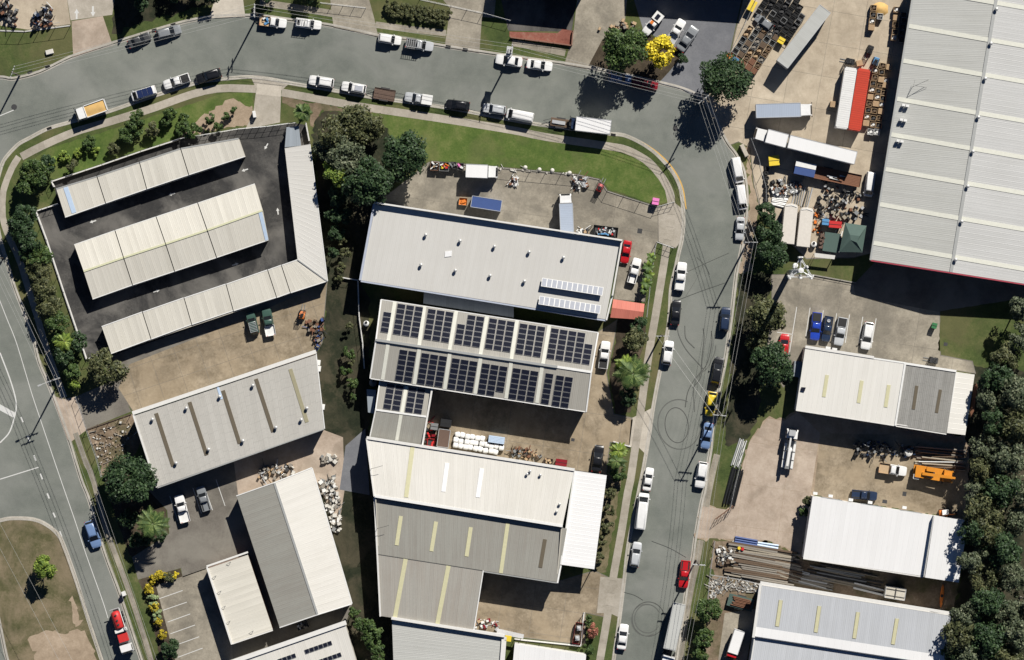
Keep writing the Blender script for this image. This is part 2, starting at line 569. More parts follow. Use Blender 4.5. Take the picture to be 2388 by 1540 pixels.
flat('wall_grey', (0.36, 0.36, 0.35), 0.8)
flat('wall_white', (0.70, 0.69, 0.66), 0.8)
flat('wall_blue', (0.42, 0.46, 0.55), 0.8)
flat('wall_brick', (0.33, 0.16, 0.11), 0.85)
flat('fascia_red', (0.40, 0.06, 0.09), 0.6)
flat('door_grey', (0.30, 0.32, 0.34), 0.5)
flat('vent_metal', (0.62, 0.62, 0.60), 0.45, 0.4)
flat('dark_void', (0.012, 0.012, 0.013), 0.9)
flat('solar_cell', (0.012, 0.014, 0.026), 0.30, 0.0, 0.5)
flat('solar_cell_pale', (0.42, 0.44, 0.49), 0.22, 0.0, 0.6)
flat('solar_cell_blue', (0.018, 0.03, 0.09), 0.25, 0.0, 0.5)
flat('solar_frame', (0.55, 0.55, 0.54), 0.4, 0.5)
flat('car_glass', (0.012, 0.014, 0.017), 0.12, 0.0, 0.5)
flat('tyre', (0.02, 0.02, 0.02), 0.85)
flat('rim', (0.45, 0.45, 0.45), 0.4, 0.7)
flat('headlight', (0.70, 0.72, 0.74), 0.15)
flat('tail_light', (0.40, 0.02, 0.02), 0.3)
flat('chassis_black', (0.025, 0.025, 0.026), 0.7)
CARC = dict(white=(0.80, 0.80, 0.79), black=(0.012, 0.013, 0.016), dark_grey=(0.055, 0.058, 0.062), silver=(0.50, 0.52, 0.54),
            grey=(0.22, 0.235, 0.25), blue=(0.05, 0.14, 0.42), deep_blue=(0.02, 0.06, 0.42), steel_blue=(0.16, 0.25, 0.44),
            red=(0.48, 0.012, 0.018), dark_red=(0.22, 0.012, 0.02), yellow=(0.75, 0.56, 0.04), green=(0.05, 0.10, 0.08),
            orange=(0.70, 0.27, 0.03), tan=(0.42, 0.36, 0.28), navy=(0.02, 0.035, 0.075), cream=(0.66, 0.63, 0.54))
for k_, c_ in CARC.items():
    flat('paint_' + k_ + '_car', c_, 0.32, 0.0, 0.5, 0.5)
flat('steel_rust', (0.20, 0.095, 0.055), 0.8)
flat('steel_brown', (0.13, 0.085, 0.065), 0.75)
flat('steel_grey', (0.32, 0.33, 0.33), 0.5, 0.5)
flat('steel_dark', (0.06, 0.06, 0.062), 0.6, 0.3)
flat('alloy', (0.60, 0.61, 0.62), 0.4, 0.4)
flat('galvanised', (0.55, 0.56, 0.56), 0.5, 0.4)
flat('wood_pale', (0.46, 0.32, 0.19), 0.8)
flat('wood_grey', (0.26, 0.235, 0.20), 0.85)
flat('wood_dark', (0.13, 0.09, 0.06), 0.85)
flat('wood_pole', (0.34, 0.30, 0.235), 0.85)
flat('cardboard', (0.50, 0.36, 0.22), 0.85)
flat('plastic_black', (0.022, 0.023, 0.025), 0.45)
flat('plastic_grey', (0.20, 0.205, 0.21), 0.5)
flat('plastic_white', (0.76, 0.76, 0.74), 0.5)
flat('plastic_blue', (0.10, 0.28, 0.52), 0.45)
flat('tarp_blue', (0.045, 0.085, 0.24), 0.55)
flat('plastic_yellow', (0.78, 0.58, 0.05), 0.5)
flat('plastic_pink', (0.78, 0.22, 0.52), 0.5)
flat('plastic_red', (0.55, 0.03, 0.03), 0.5)
flat('plastic_green', (0.04, 0.18, 0.07), 0.5)
flat('paint_orange_flat', (0.72, 0.20, 0.03), 0.5)
flat('bag_white', (0.80, 0.80, 0.78), 0.75)
flat('stone_white', (0.62, 0.60, 0.55), 0.85)
flat('sand_load', (0.62, 0.40, 0.15), 0.95)
flat('canvas_green', (0.075, 0.12, 0.105), 0.8)
flat('bark', (0.15, 0.12, 0.09), 0.9)
flat('bark_pale', (0.42, 0.38, 0.32), 0.85)
flat('wire', (0.50, 0.50, 0.48), 0.5, 0.4)
flat('pole_timber', (0.12, 0.105, 0.085), 0.9)
flat('insulator', (0.70, 0.70, 0.68), 0.4)
leaf_mat('leaf_dark', (0.010, 0.022, 0.009), (0.024, 0.046, 0.018), (0.045, 0.072, 0.028))
leaf_mat('leaf_mid', (0.016, 0.032, 0.009), (0.038, 0.066, 0.018), (0.075, 0.105, 0.030))
leaf_mat('leaf_olive', (0.026, 0.033, 0.014), (0.060, 0.066, 0.028), (0.11, 0.11, 0.05))
leaf_mat('leaf_gum', (0.026, 0.036, 0.020), (0.062, 0.076, 0.042), (0.12, 0.13, 0.08))
leaf_mat('leaf_lime', (0.05, 0.085, 0.014), (0.12, 0.17, 0.03), (0.22, 0.26, 0.05))
leaf_mat('leaf_yellow', (0.22, 0.18, 0.015), (0.50, 0.40, 0.02), (0.68, 0.55, 0.05))
leaf_mat('leaf_gold', (0.12, 0.10, 0.012), (0.30, 0.24, 0.015), (0.42, 0.34, 0.03))
leaf_mat('leaf_pale', (0.10, 0.14, 0.06), (0.20, 0.25, 0.12), (0.32, 0.36, 0.20))
leaf_mat('leaf_palm', (0.022, 0.044, 0.012), (0.060, 0.095, 0.028), (0.13, 0.16, 0.05))
leaf_mat('leaf_red', (0.12, 0.045, 0.03), (0.24, 0.09, 0.065), (0.32, 0.16, 0.10))

# ------------------------------------------------------------------ ground, roads, land inside the kerbs
g = new_mesh('ground', [(-420, -320, -0.02), (420, -320, -0.02), (420, 320, -0.02), (-420, 320, -0.02)], [(0, 1, 2, 3)], 'grass_dry')
structure(link('ground', g))
road = sheet('road', [(-260, -60), (1850, -60), (1850, 1700), (-260, 1700)], 0.0, 'asphalt')

kN = [(2, 388), (12, 368), (41, 337), (67, 322), (110, 300), (160, 285), (250, 260), (300, 243), (362, 222), (457, 193), (515, 184), (597, 179), (682, 194),
      (772, 209), (867, 226), (942, 236), (1040, 250), (1122, 265), (1194, 279), (1274, 292), (1370, 304), (1421, 311), (1456, 315), (1494, 332),
      (1524, 352), (1546, 373), (1566, 396), (1579, 418), (1589, 445), (1594, 488), (1595, 523), (1591, 560), (1584, 590), (1577, 623), (1566, 673),
      (1563, 723), (1558, 771), (1544, 846), (1526, 941), (1514, 1021), (1501, 1096), (1490, 1150), (1467, 1267), (1457, 1351), (1446, 1441), (1432, 1540), (1420, 1620)]
kW = [(356, 1620), (330, 1545), (287, 1414), (273, 1373), (240, 1283), (208, 1171), (188, 1119), (160, 1028), (140, 971), (122, 923), (107, 886), (90, 846),
      (78, 796), (61, 746), (32, 668), (15, 610), (0, 560), (-10, 500), (-8, 430), (2, 388)]
def land(name, lines, mat, extra=(), z=GZ):
    pts = []
    for l in lines:
        pts += smooth_line(l)
    pts += list(extra)
    poly = [W(*p) for p in pts]
    q = []
    for p in poly:
        if not q or math.hypot(p[0] - q[-1][0], p[1] - q[-1][1]) > 0.02:
            q.append(p)
    if math.hypot(q[0][0] - q[-1][0], q[0][1] - q[-1][1]) < 0.02:
        q.pop()
    mb = MB()
    mb.prism(q, -0.1, z)
    return structure(mb.build(name, mat))
def kerb(name, line, w=0.45, side=1):
    L = [W(*p) for p in smooth_line(line)]
    a, b = offsets(L, 0.0), offsets(L, w * side)
    mb = MB()
    R = []
    for p, q in zip(a, b):
        d = ((p[0] - q[0]) / w, (p[1] - q[1]) / w)
        R.append([(p[0] + d[0] * 0.28, p[1] + d[1] * 0.28, 0.006), (p[0] + d[0] * 0.03, p[1] + d[1] * 0.03, 0.02),
                  (p[0] - d[0] * 0.06, p[1] - d[1] * 0.06, GZ + 0.026), (q[0], q[1], GZ + 0.026), (q[0], q[1], GZ - 0.05)])
    if side < 0:
        R = [r[::-1] for r in R]
    mb.rings(R, False, False, False)
    return structure(mb.build(name, 'kerb'))
block = land('ground_central', [kN, kW], 'grass')
kerb('kerb', kN, side=-1)
kerb('kerb', kW, side=-1)
kT = [(-60, 190), (0, 182), (32, 185), (92, 170), (170, 133), (260, 104), (300, 91), (355, 74), (425, 54), (475, 44), (525, 39), (597, 39), (692, 50), (777, 62), (879, 84),
      (947, 93), (1022, 107), (1117, 122), (1219, 137), (1314, 150), (1369, 159), (1450, 175), (1536, 194), (1590, 208), (1631, 228), (1662, 268), (1681, 309), (1697, 338),
      (1714, 360), (1731, 393), (1737, 423), (1740, 453), (1739, 498), (1734, 548), (1724, 600), (1716, 638), (1709, 698), (1703, 750), (1689, 845),
      (1676, 906), (1661, 996), (1656, 1046), (1650, 1083), (1642, 1141), (1634, 1176), (1620, 1256), (1614, 1300), (1601, 1365), (1594, 1414), (1575, 1540), (1562, 1620)]
land('ground_outer', [kT], 'grass', [(2700, 1620), (2700, -300), (-60, -300)])
kerb('kerb', kT, side=1)
kI = [(-30, 1222), (0, 1213), (27, 1208), (76, 1210), (109, 1223), (137, 1247), (153, 1280), (178, 1351), (208, 1447), (240, 1545), (262, 1620)]
kI2 = [(40, 1620), (16, 1540), (0, 1466), (-14, 1400), (-30, 1320), (-30, 1222)]
land('ground_island', [kI, kI2], 'grass_dry')
kerb('kerb', kI, side=-1)
kerb('kerb', kI2, side=-1)

z1, z2, z3, z4 = GZ + 0.004, GZ + 0.008, GZ + 0.012, GZ + 0.016
# --- central block
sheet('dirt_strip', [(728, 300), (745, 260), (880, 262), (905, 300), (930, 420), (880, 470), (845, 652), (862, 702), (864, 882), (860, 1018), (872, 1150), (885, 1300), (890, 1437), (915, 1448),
                     (922, 1560), (830, 1560), (802, 1450), (815, 1408), (722, 1092), (752, 1000), (734, 822), (752, 800), (760, 655)], z1, 'weeds_shaded')
sheet('compound_yard', [(86, 494), (134, 478), (126, 424), (420, 326), (550, 303), (690, 288), (716, 292), (724, 336), (764, 655), (240, 838), (203, 838)], z2, 'asphalt_dark')
yard_b = sheet('storage_yard', [(238, 836), (262, 826), (764, 655), (752, 800), (737, 826), (314, 966), (272, 905)], GZ + 0.006, 'asphalt_yard')
slabs(yard_b, [(302, 850), (520, 764), (762, 660), (750, 798), (737, 826), (314, 964), (276, 905)], z3, 'concrete_brown', (300, 860), math.radians(18.5), 4.6, 4.6)
sheet('driveway', [(122, 923), (150, 931), (178, 925), (203, 1002), (167, 1030), (158, 1026)], z2, 'concrete_pink')
sheet('driveway', [(178, 925), (272, 884), (306, 960), (203, 1001)], z2, 'asphalt_yard')
sheet('rubble_ground', [(203, 1003), (308, 965), (330, 1030), (300, 1080), (238, 1112), (225, 1062)], z2, 'dirt')
sheet('rear_yard', [(367, 1132), (540, 1072), (752, 1002), (800, 1020), (804, 1140), (790, 1230), (722, 1092), (552, 1158), (545, 1140)], z2, 'concrete_pink')
sheet('alley', [(552, 1158), (727, 1092), (822, 1408), (806, 1456), (538, 1550), (541, 1500), (578, 1290)], z2, 'asphalt_yard')
sheet('drain_slab', [(806, 1040), (852, 1000), (862, 1155), (792, 1142)], z3, 'asphalt_blue')
sheet('car_park', [(345, 1142), (367, 1132), (545, 1073), (556, 1160), (584, 1290), (482, 1327), (426, 1347), (422, 1325), (322, 1352), (308, 1300), (395, 1245), (390, 1190)], z3, 'asphalt_yard')
lower = sheet('car_park', [(364, 1366), (482, 1325), (541, 1503), (545, 1560), (414, 1560)], z3, 'concrete_grey')
sheet('garden_bed', [(240, 1108), (300, 1080), (345, 1142), (388, 1190), (394, 1244), (308, 1300), (292, 1270)], z1, 'mulch')
sheet('garden_bed', [(322, 1354), (420, 1326), (426, 1345), (372, 1364), (414, 1560), (380, 1560), (345, 1400)], z1, 'mulch')
yard_ne = sheet('front_yard', [(870, 478), (935, 430), (1000, 378), (1342, 410), (1398, 421), (1416, 448), (1531, 484), (1570, 470), (1594, 490), (1592, 560), (1576, 580), (1533, 566), (1508, 650), (1505, 705), (1430, 700), (1452, 562)], z2, 'asphalt_yard')
slabs(yard_ne, [(880, 474), (935, 432), (1002, 382), (1340, 412), (1397, 423), (1415, 450), (1531, 486), (1534, 500), (1534, 562), (1506, 650), (1503, 702), (1432, 698), (1454, 560)], z3, 'concrete_grey', (1000, 380), math.radians(-8), 9.0, 7.0, gap=0.04)
sheet('driveway', [(1535, 487), (1572, 472), (1593, 490), (1591, 558), (1576, 578), (1536, 564)], z4, 'concrete_path')
yard_mid = sheet('side_yard', [(1393, 775), (1440, 745), (1432, 800), (1415, 870), (1432, 965), (1478, 975), (1470, 1040), (1424, 1032), (1414, 1110), (1340, 1098), (985, 1042), (1008, 906), (1366, 962)], z2, 'asphalt_yard')
slabs(yard_mid, [(1393, 777), (1438, 748), (1430, 800), (1413, 870), (1430, 967), (1476, 977), (1468, 1038), (1422, 1030), (1412, 1106), (1340, 1096), (987, 1040), (1010, 910), (1366, 964)], z3, 'concrete_brown', (1366, 962), math.radians(-8.6), 7.0, 7.5)
sheet('driveway', [(1472, 976), (1524, 950), (1508, 1062), (1488, 1042), (1466, 1042)], z3, 'concrete_pale')
sheet('garden_bed', [(1442, 742), (1502, 742), (1506, 765), (1488, 870), (1470, 965), (1436, 965), (1420, 880), (1434, 800)], z1, 'mulch')
sheet('garden_bed', [(1424, 1034), (1462, 1042), (1440, 1180), (1412, 1335), (1384, 1335), (1414, 1110)], z1, 'grass_dry')
yard_s = sheet('loading_yard', [(1105, 1328), (1300, 1356), (1386, 1330), (1424, 1348), (1410, 1440), (1366, 1430), (1366, 1506), (1176, 1482), (1100, 1468)], z2, 'asphalt_yard')
slabs(yard_s, [(1107, 1330), (1300, 1358), (1386, 1332), (1422, 1350), (1408, 1438), (1364, 1428), (1364, 1504), (1176, 1480), (1102, 1466)], z3, 'concrete_brown', (1105, 1330), math.radians(-8.6), 6.0, 5.0)
sheet('driveway', [(1400, 1345), (1458, 1350), (1446, 1441), (1422, 1430), (1392, 1430)], z4, 'concrete_path')
sheet('driveway', [(586, 182), (600, 178), (676, 194), (656, 212), (653, 286), (572, 302), (590, 268), (598, 208)], z3, 'concrete_path')
sheet('lawn', [(745, 245), (905, 262), (1194, 312), (1300, 332), (1420, 350), (1505, 372), (1540, 410), (1560, 470), (1530, 478), (1418, 440), (1400, 416), (1342, 404), (1003, 374), (935, 400), (905, 300)], z2, 'grass_lush')
sheet('lawn', [(660, 222), (745, 245), (905, 262), (880, 262), (745, 260), (730, 300), (722, 292), (720, 270), (660, 242)], z3, 'dirt')
sheet('lawn', [(60, 380), (120, 345), (250, 305), (400, 258), (520, 218), (590, 216), (592, 250), (560, 285), (415, 322), (124, 420)], z1, 'grass_lush')
sheet('garden_bed', [(440, 300), (500, 255), (545, 230), (590, 250), (588, 285), (415, 322)], z2, 'dirt_bare')
# --- north lots
sheet('wash_slab', [(-60, -40), (150, -40), (165, 57), (110, 66), (72, 71), (55, 68), (0, 60), (-60, 55)], z2, 'concrete_beige')
sheet('driveway', [(150, -40), (272, -40), (262, 35), (165, 48)], z2, 'concrete_path')
sheet('driveway', [(167, 50), (240, 38), (262, 103), (171, 133)], z2, 'concrete_pink')
sheet('driveway', [(512, -40), (562, -40), (572, 39), (488, 43)], z2, 'concrete_pale')
sheet('garden_bed', [(272, -40), (512, -40), (500, 10), (340, 50), (262, 80), (264, 35)], z1, 'weeds_shaded')
sheet('driveway', [(768, -40), (850, -40), (872, 40), (882, 86), (778, 63), (772, 20)], z2, 'concrete_grey')
sheet('driveway', [(1000, -40), (1160, -40), (1152, 42), (1124, 40), (1118, 123), (1037, 110), (1050, 20)], z2, 'concrete_grey')
sheet('shop_yard', [(1160, -40), (1350, -40), (1333, 75), (1300, 74), (1185, 72)], z2, 'asphalt_dark')
bp = sheet('brick_apron', [(1188, 74), (1300, 78), (1312, 68), (1334, 72), (1333, 106), (1188, 86)], z3, 'brick_paving')
sheet('driveway', [(1350, -40), (1466, -40), (1456, 65), (1405, 92), (1369, 160), (1316, 151), (1337, 80)], z2, 'concrete_grey')
sheet('car_lot', [(1466, -40), (1738, -40), (1702, 122), (1632, 230), (1590, 208), (1536, 194), (1562, 166), (1596, 124), (1500, 70)], z2, 'asphalt_blue')
sheet('garden_bed', [(1405, 92), (1456, 66), (1500, 72), (1596, 124), (1562, 166), (1536, 192), (1370, 158)], z1, 'mulch')
# --- east lots
yard_c = sheet('container_yard', [(1632, 229), (1704, 122), (1740, -40), (2136, -40), (2036, 590), (1990, 602), (1880, 605), (1775, 500), (1757, 430), (1748, 345), (1722, 332), (1700, 340), (1681, 309)], z2, 'asphalt_yard')
slabs(yard_c, [(1634, 230), (1706, 122), (1742, -40), (2134, -40), (2036, 590), (1990, 600), (1880, 602), (1778, 500), (1759, 430), (1750, 345), (1722, 330), (1702, 338), (1683, 308)], z3, 'concrete_beige', (1791, 0), math.radians(-10), 6.2, 6.2, gap=0.05)
yard_r2 = sheet('east_car_park', [(1798, 640), (1870, 640), (1992, 662), (2042, 610), (2388, 665), (2388, 700), (2192, 726), (2194, 828), (2268, 842), (2276, 872), (1878, 812), (1850, 880), (1826, 905), (1786, 830), (1800, 720)], z2, 'asphalt_yard')
slabs(yard_r2, [(1800, 642), (1870, 642), (1990, 664), (1994, 690), (2190, 728), (2192, 830), (2266, 844), (2274, 870), (1878, 810), (1850, 878), (1826, 902), (1788, 830), (1802, 720)], z3, 'concrete_grey', (1870, 660), math.radians(-9), 7.6, 8.5)
sheet('lawn', [(1890, 606), (1990, 606), (2000, 655), (1888, 640)], z3, 'grass')
sheet('lawn', [(2194, 726), (2420, 690), (2420, 860), (2270, 838), (2188, 818)], z3, 'grass')
sheet('lawn', [(2250, 850), (2420, 870), (2420, 1600), (2200, 1600), (2222, 1430), (2240, 1350), (2256, 1215), (2240, 1030), (2268, 880)], z1, 'weeds_shaded')
yard_r3 = sheet('works_yard', [(1634, 1178), (1700, 1190), (1745, 1030), (1790, 972), (1830, 978), (1856, 955), (2254, 1015), (2262, 1100), (2250, 1212), (2170, 1200), (1895, 1155), (1872, 1302), (1790, 1264), (1622, 1256)], z2, 'dirt_bare')
slabs(yard_r3, [(1636, 1180), (1702, 1190), (1747, 1032), (1790, 976), (1830, 982), (1860, 960), (1912, 1010), (1890, 1154), (1866, 1290), (1790, 1260), (1624, 1254)], z3, 'concrete_pink', (1745, 1030), math.radians(-8), 8.0, 8.0)
sheet('works_yard_dirt', [(1914, 1010), (2250, 1018), (2256, 1110), (2244, 1208), (2170, 1198), (1897, 1154)], z3, 'concrete_brown')
sheet('timber_yard', [(1664, 1262), (1790, 1264), (1872, 1302), (2236, 1358), (2222, 1432), (1774, 1360), (1740, 1560), (1632, 1560), (1652, 1400)], z2, 'dirt')
sheet('driveway', [(1690, 1430), (1762, 1420), (1738, 1560), (1672, 1560)], z3, 'concrete_grey')
sheet('dirt_verge', [(1738, 345), (1748, 346), (1757, 430), (1768, 480), (1760, 560), (1748, 640), (1722, 640), (1742, 500), (1745, 440)], z1, 'dirt_bare')
sheet('dirt_verge', [(1722, 640), (1800, 640), (1790, 720), (1780, 830), (1770, 960), (1740, 1030), (1690, 1040), (1712, 760)], z1, 'weeds_shaded')
# --- island and left street
sheet('dirt_patch', [(62, 1490), (100, 1470), (150, 1480), (185, 1468), (214, 1500), (228, 1560), (70, 1560), (85, 1520)], z1, 'dirt_bare')
sheet('dirt_patch', [(160, 1390), (172, 1400), (190, 1450), (180, 1465), (165, 1420)], z1, 'dirt_bare')

def footpath(lineF, w, mat='concrete_path', bay=2.4):
    """laid bay by bay: every bay its own slab under the path"""
    L = [Vector((*W(*p), 0)) for p in smooth_line(lineF, 2.0)]
    cut = [0.0]
    for a, b in zip(L[:-1], L[1:]):
        cut.append(cut[-1] + (b - a).length)
    def at(s):
        for i in range(len(L) - 1):
            if cut[i + 1] >= s:
                t = (s - cut[i]) / max(1e-6, cut[i + 1] - cut[i])
                return L[i].lerp(L[i + 1], t), (L[i + 1] - L[i]).normalized()
        return L[-1], (L[-1] - L[-2]).normalized()
    root = ribbon('footpath', lineF, w - 0.04, GZ + 0.016, 'kerb')
    n = max(1, int(cut[-1] / bay))
    for i in range(n):
        vv = []
        for s in (i * cut[-1] / n + 0.015, (i + 1) * cut[-1] / n - 0.015):
            p, d = at(s)
            q = Vector((-d.y, d.x, 0)) * w / 2
            vv.append((p + q, p - q))
        (a, b), (c, d_) = vv
        z = GZ + 0.020
        link('path_slab', new_mesh('path_slab', [(a.x, a.y, z), (b.x, b.y, z), (d_.x, d_.y, z), (c.x, c.y, z)], [(0, 1, 2, 3)], mat), root)
footpath([(50, 366), (100, 340), (175, 308), (250, 286), (350, 255), (425, 228), (475, 213), (525, 206), (597, 208)], 1.45)
footpath([(598, 208), (656, 214)], 2.0, 'concrete_pale')
footpath([(657, 216), (757, 234), (847, 250), (947, 265), (1047, 280), (1194, 304), (1256, 317), (1306, 325), (1409, 340), (1459, 349), (1504, 372), (1526, 392), (1549, 422),
          (1563, 452), (1565, 478), (1563, 523), (1556, 563), (1551, 598), (1541, 660), (1527, 746), (1516, 808), (1501, 908), (1491, 983), (1481, 1046), (1471, 1116), (1463, 1154), (1449, 1242), (1434, 1324), (1423, 1392), (1415, 1447), (1401, 1529), (1396, 1560)], 1.45)
footpath([(44, 366), (30, 388), (15, 423), (7, 453), (7, 510), (22, 555), (45, 605), (62, 660), (82, 723), (108, 810), (142, 906), (150, 928)], 1.2)
footpath([(176, 1010), (200, 1078), (217, 1116), (246, 1228), (303, 1384), (341, 1501), (358, 1560)], 1.0, 'concrete_grey')
footpath([(606, 6), (645, 12), (700, 20), (775, 32)], 1.3, 'concrete_grey')
footpath([(876, 58), (935, 66), (1040, 78)], 1.2, 'concrete_grey')
footpath([(1194, 100), (1240, 108), (1318, 124)], 1.3, 'concrete_grey')
footpath([(1672, 1060), (1660, 1110), (1646, 1182)], 1.2, 'concrete_grey')
footpath([(1634, 1260), (1625, 1310), (1606, 1400), (1582, 1560)], 1.2, 'concrete_grey')

# ---- markings: parts of the road they are painted on
def mark(lineF, w, mat='paint_white', smooth=True, z=0.004, name='lane_line', parent=road):
    return ribbon(name, lineF, w, z, mat, parent, smooth)
mark([(-5, 690), (17, 746), (37, 796), (60, 871), (75, 921), (100, 996), (140, 1114), (175, 1215), (202, 1297), (238, 1398), (252, 1442)], 0.13)
for a, b in (((49, 973), (54, 985)), ((64, 1016), (69, 1029)), ((79, 1062), (84, 1075)), ((94, 1105), (99, 1118)), ((110, 1151), (115, 1163)), ((124, 1196), (129, 1207)), ((139, 1239), (144, 1252))):
    mark([a, b], 0.28, smooth=False, name='lane_dash')
mark([(0, 1118), (90, 1090)], 0.18, smooth=False)
mark([(0, 823), (22, 881), (34, 920), (38, 945), (35, 968), (22, 1008), (0, 1033)], 0.24)
mark([(-4, 948), (34, 969)], 1.0, smooth=False, name='stop_bar', z=0.008)
mark([(-4, 272), (32, 257)], 0.16, smooth=False, name='lane_dash')
mark([(1459, 317), (1494, 331), (1524, 349), (1549, 370), (1569, 393), (1584, 418), (1594, 446), (1600, 488)], 0.24, 'paint_yellow', name='yellow_line', z=0.012)
def ellipse(cx, cy, rx, ry, a0=0, a1=360, tilt=0, n=48):
    t = math.radians(tilt)
    out = []
    for i in range(n + 1):
        a = math.radians(a0 + (a1 - a0) * i / n)
        x, y = rx * math.cos(a), ry * math.sin(a)
        out.append((cx + x * math.cos(t) - y * math.sin(t), cy + x * math.sin(t) + y * math.cos(t)))
    return out
zz = 0.004
for args, m, w in (((1578, 992, 27, 41, 200, 560, -6), 'rubber_mark', 0.16), ((1584, 990, 50, 58, 10, 300, -6), 'rubber_mark_faint', 0.2),
                   ((1512, 1444, 38, 40, 0, 360), 'rubber_mark', 0.16), ((1510, 1443, 30, 33, 30, 330), 'rubber_mark_faint', 0.18), ((1507, 1446, 34, 37, 60, 300), 'rubber_mark_faint', 0.14)):
    zz += 0.004
    mark(ellipse(*args), w, m, False, zz, 'skid_mark')
for ln, m in (([(1640, 766), (1642, 790), (1637, 835), (1634, 880), (1615, 905)], 'rubber_mark'), ([(1659, 772), (1660, 800), (1648, 850), (1620, 885), (1604, 915), (1598, 950)], 'rubber_mark'),
              ([(1669, 806), (1667, 822), (1650, 858), (1630, 875), (1618, 910), (1620, 960)], 'rubber_mark_faint'), ([(1580, 755), (1582, 778), (1600, 815), (1640, 860)], 'rubber_mark_faint'),
              ([(1597, 760), (1600, 790), (1620, 812)], 'rubber_mark_faint')):
    zz += 0.004
    mark(ln, 0.16, m, True, zz, 'skid_mark')
# tar-sealed cracks
for a, b, ww in (((1655, 640), (1625, 600), 0.07), ((1590, 640), (1700, 590), 0.07), ((1520, 1262), (1600, 1300), 0.07), ((1455, 1381), (1500, 1400), 0.07), ((1640, 620), (1600, 690), 0.07), ((1580, 700), (1690, 660), 0.07)):
    zz += 0.004
    mark([a, ((a[0] + b[0]) / 2 + 3, (a[1] + b[1]) / 2 - 2), b], ww, 'rubber_mark_faint', True, zz, 'tar_seal')
for c, r in (((33, 250), 0.55), ((1575, 300), 0.5)):
    mb = MB(); mb.lathe((*W(*c), 0.0), [(r, 0.0), (r, 0.012), (r * 0.86, 0.02), (0.01, 0.02)], 16)
    mb.build('manhole_cover', 'steel_dark', road)
for c, a in (((70, 169), 22), ((111, 156), 22), ((360, 71), 14), ((404, 58), 14), ((115, 300), 20), ((1045, 109), -9), ((1085, 116), -9), ((1430, 315), -10), ((1558, 758), 80), ((1677, 899), 75)):
    mb = MB(); mb.cbox(W(*c), 0.95, 0.5, GZ, GZ + 0.03, math.radians(a))
    mb.build('drain_grate', 'dark_void', block)
def arrow(c, ang, z, parent, k=1.0):
    x, y = W(*c)
    pts = [(-0.75, -0.13), (0.1, -0.13), (0.1, -0.36), (0.75, 0), (0.1, 0.36), (0.1, 0.13), (-0.75, 0.13)]
    a = math.radians(ang)
    v = [(x + (p * math.cos(a) - q * math.sin(a)) * k, y + (p * math.sin(a) + q * math.cos(a)) * k, z) for p, q in pts]
    link('direction_arrow', new_mesh('direction_arrow', v, [(0, 1, 5, 6), (2, 3, 4)], 'paint_white'), parent)
comp = bpy.data.objects['compound_yard']
for c, a in (((217, 517), 198), ((401, 453), 198), ((571, 397), 198), ((365, 679), 18), ((549, 617), 18), ((648, 493), 97), ((621, 342), 240)):
    arrow(c, a, z3, comp, 0.85)
dr = bpy.data.objects['driveway.002']
arrow((179, 33), 90, z3, dr, 1.3)
arrow((217, 27), 270, z3, dr, 1.3)
for i in range(6):
    a = [((1360, 1015), (1560, 945)), ((1390, 1115), (1595, 1045)), ((1430, 1215), (1625, 1145)), ((1455, 1315), (1665, 1240)), ((1520, 1405), (1700, 1340)), ((1520, 1515), (1730, 1437))][i]
    mark([(p[0] / 3.66, 1119 + p[1] / 3.66) for p in a], 0.13, 'paint_white', False, z4, 'bay_line', lower)
cpk = bpy.data.objects['car_park']
for a, b in (((396, 1157), (415, 1216)), ((450, 1138), (470, 1198)), ((479, 1141), (496, 1190)), ((504, 1119), (525, 1180))):
    mark([a, b], 0.12, 'paint_white', False, z4, 'bay_line', cpk)
for a, b in (((1858, 716), (1840, 828)), ((1889, 718), (1879, 784)), ((1920, 724), (1910, 790)), ((1951, 731), (1940, 800)), ((1981, 734), (1971, 800)), ((2012, 739), (2002, 803)), ((2043, 743), (2031, 812)), ((1812, 775), (1848, 780))):
    mark([a, b], 0.14, 'paint_white', False, z4, 'bay_line', yard_r2)
for c, sz in (((2004, 804), (6, 5)), ((1492, 539), (11, 11)), ((1336, 1026), (8, 7)), ((2205, 803), (9, 8)), ((2109, 1152), (9, 10)), ((2063, 1170), (11, 8))):
    mb = MB(); mb.cbox(W(*c), sz[0] * S, sz[1] * S, GZ, GZ + 0.03, math.radians(-9))
    mb.build('drain_grate', 'steel_dark', block)
# ------------------------------------------------------------------ buildings
def building(name, label, centre, cat='building', group=None):
    x, y = W(*centre)
    return thing(name, label, cat, (x, y, GZ), group=group)

class Plane:
    """height over the survey grid, from three corners"""
    def __init__(self, pts, hs):
        A = np.array([[p[0], p[1], 1] for p in pts[:3]], float)
        self.c = np.linalg.solve(A, np.array(hs[:3], float))
    def h(self, x, y):
        return float(self.c[0] * x + self.c[1] * y + self.c[2])
    def p(self, x, y, dz=0.0):
        return W3(x, y, self.h(x, y), dz)

def lerp2(a, b, t):
    return (a[0] + (b[0] - a[0]) * t, a[1] + (b[1] - a[1]) * t)

def lerph(a, b, t):
    return tuple(a[i] + (b[i] - a[i]) * t for i in range(3))

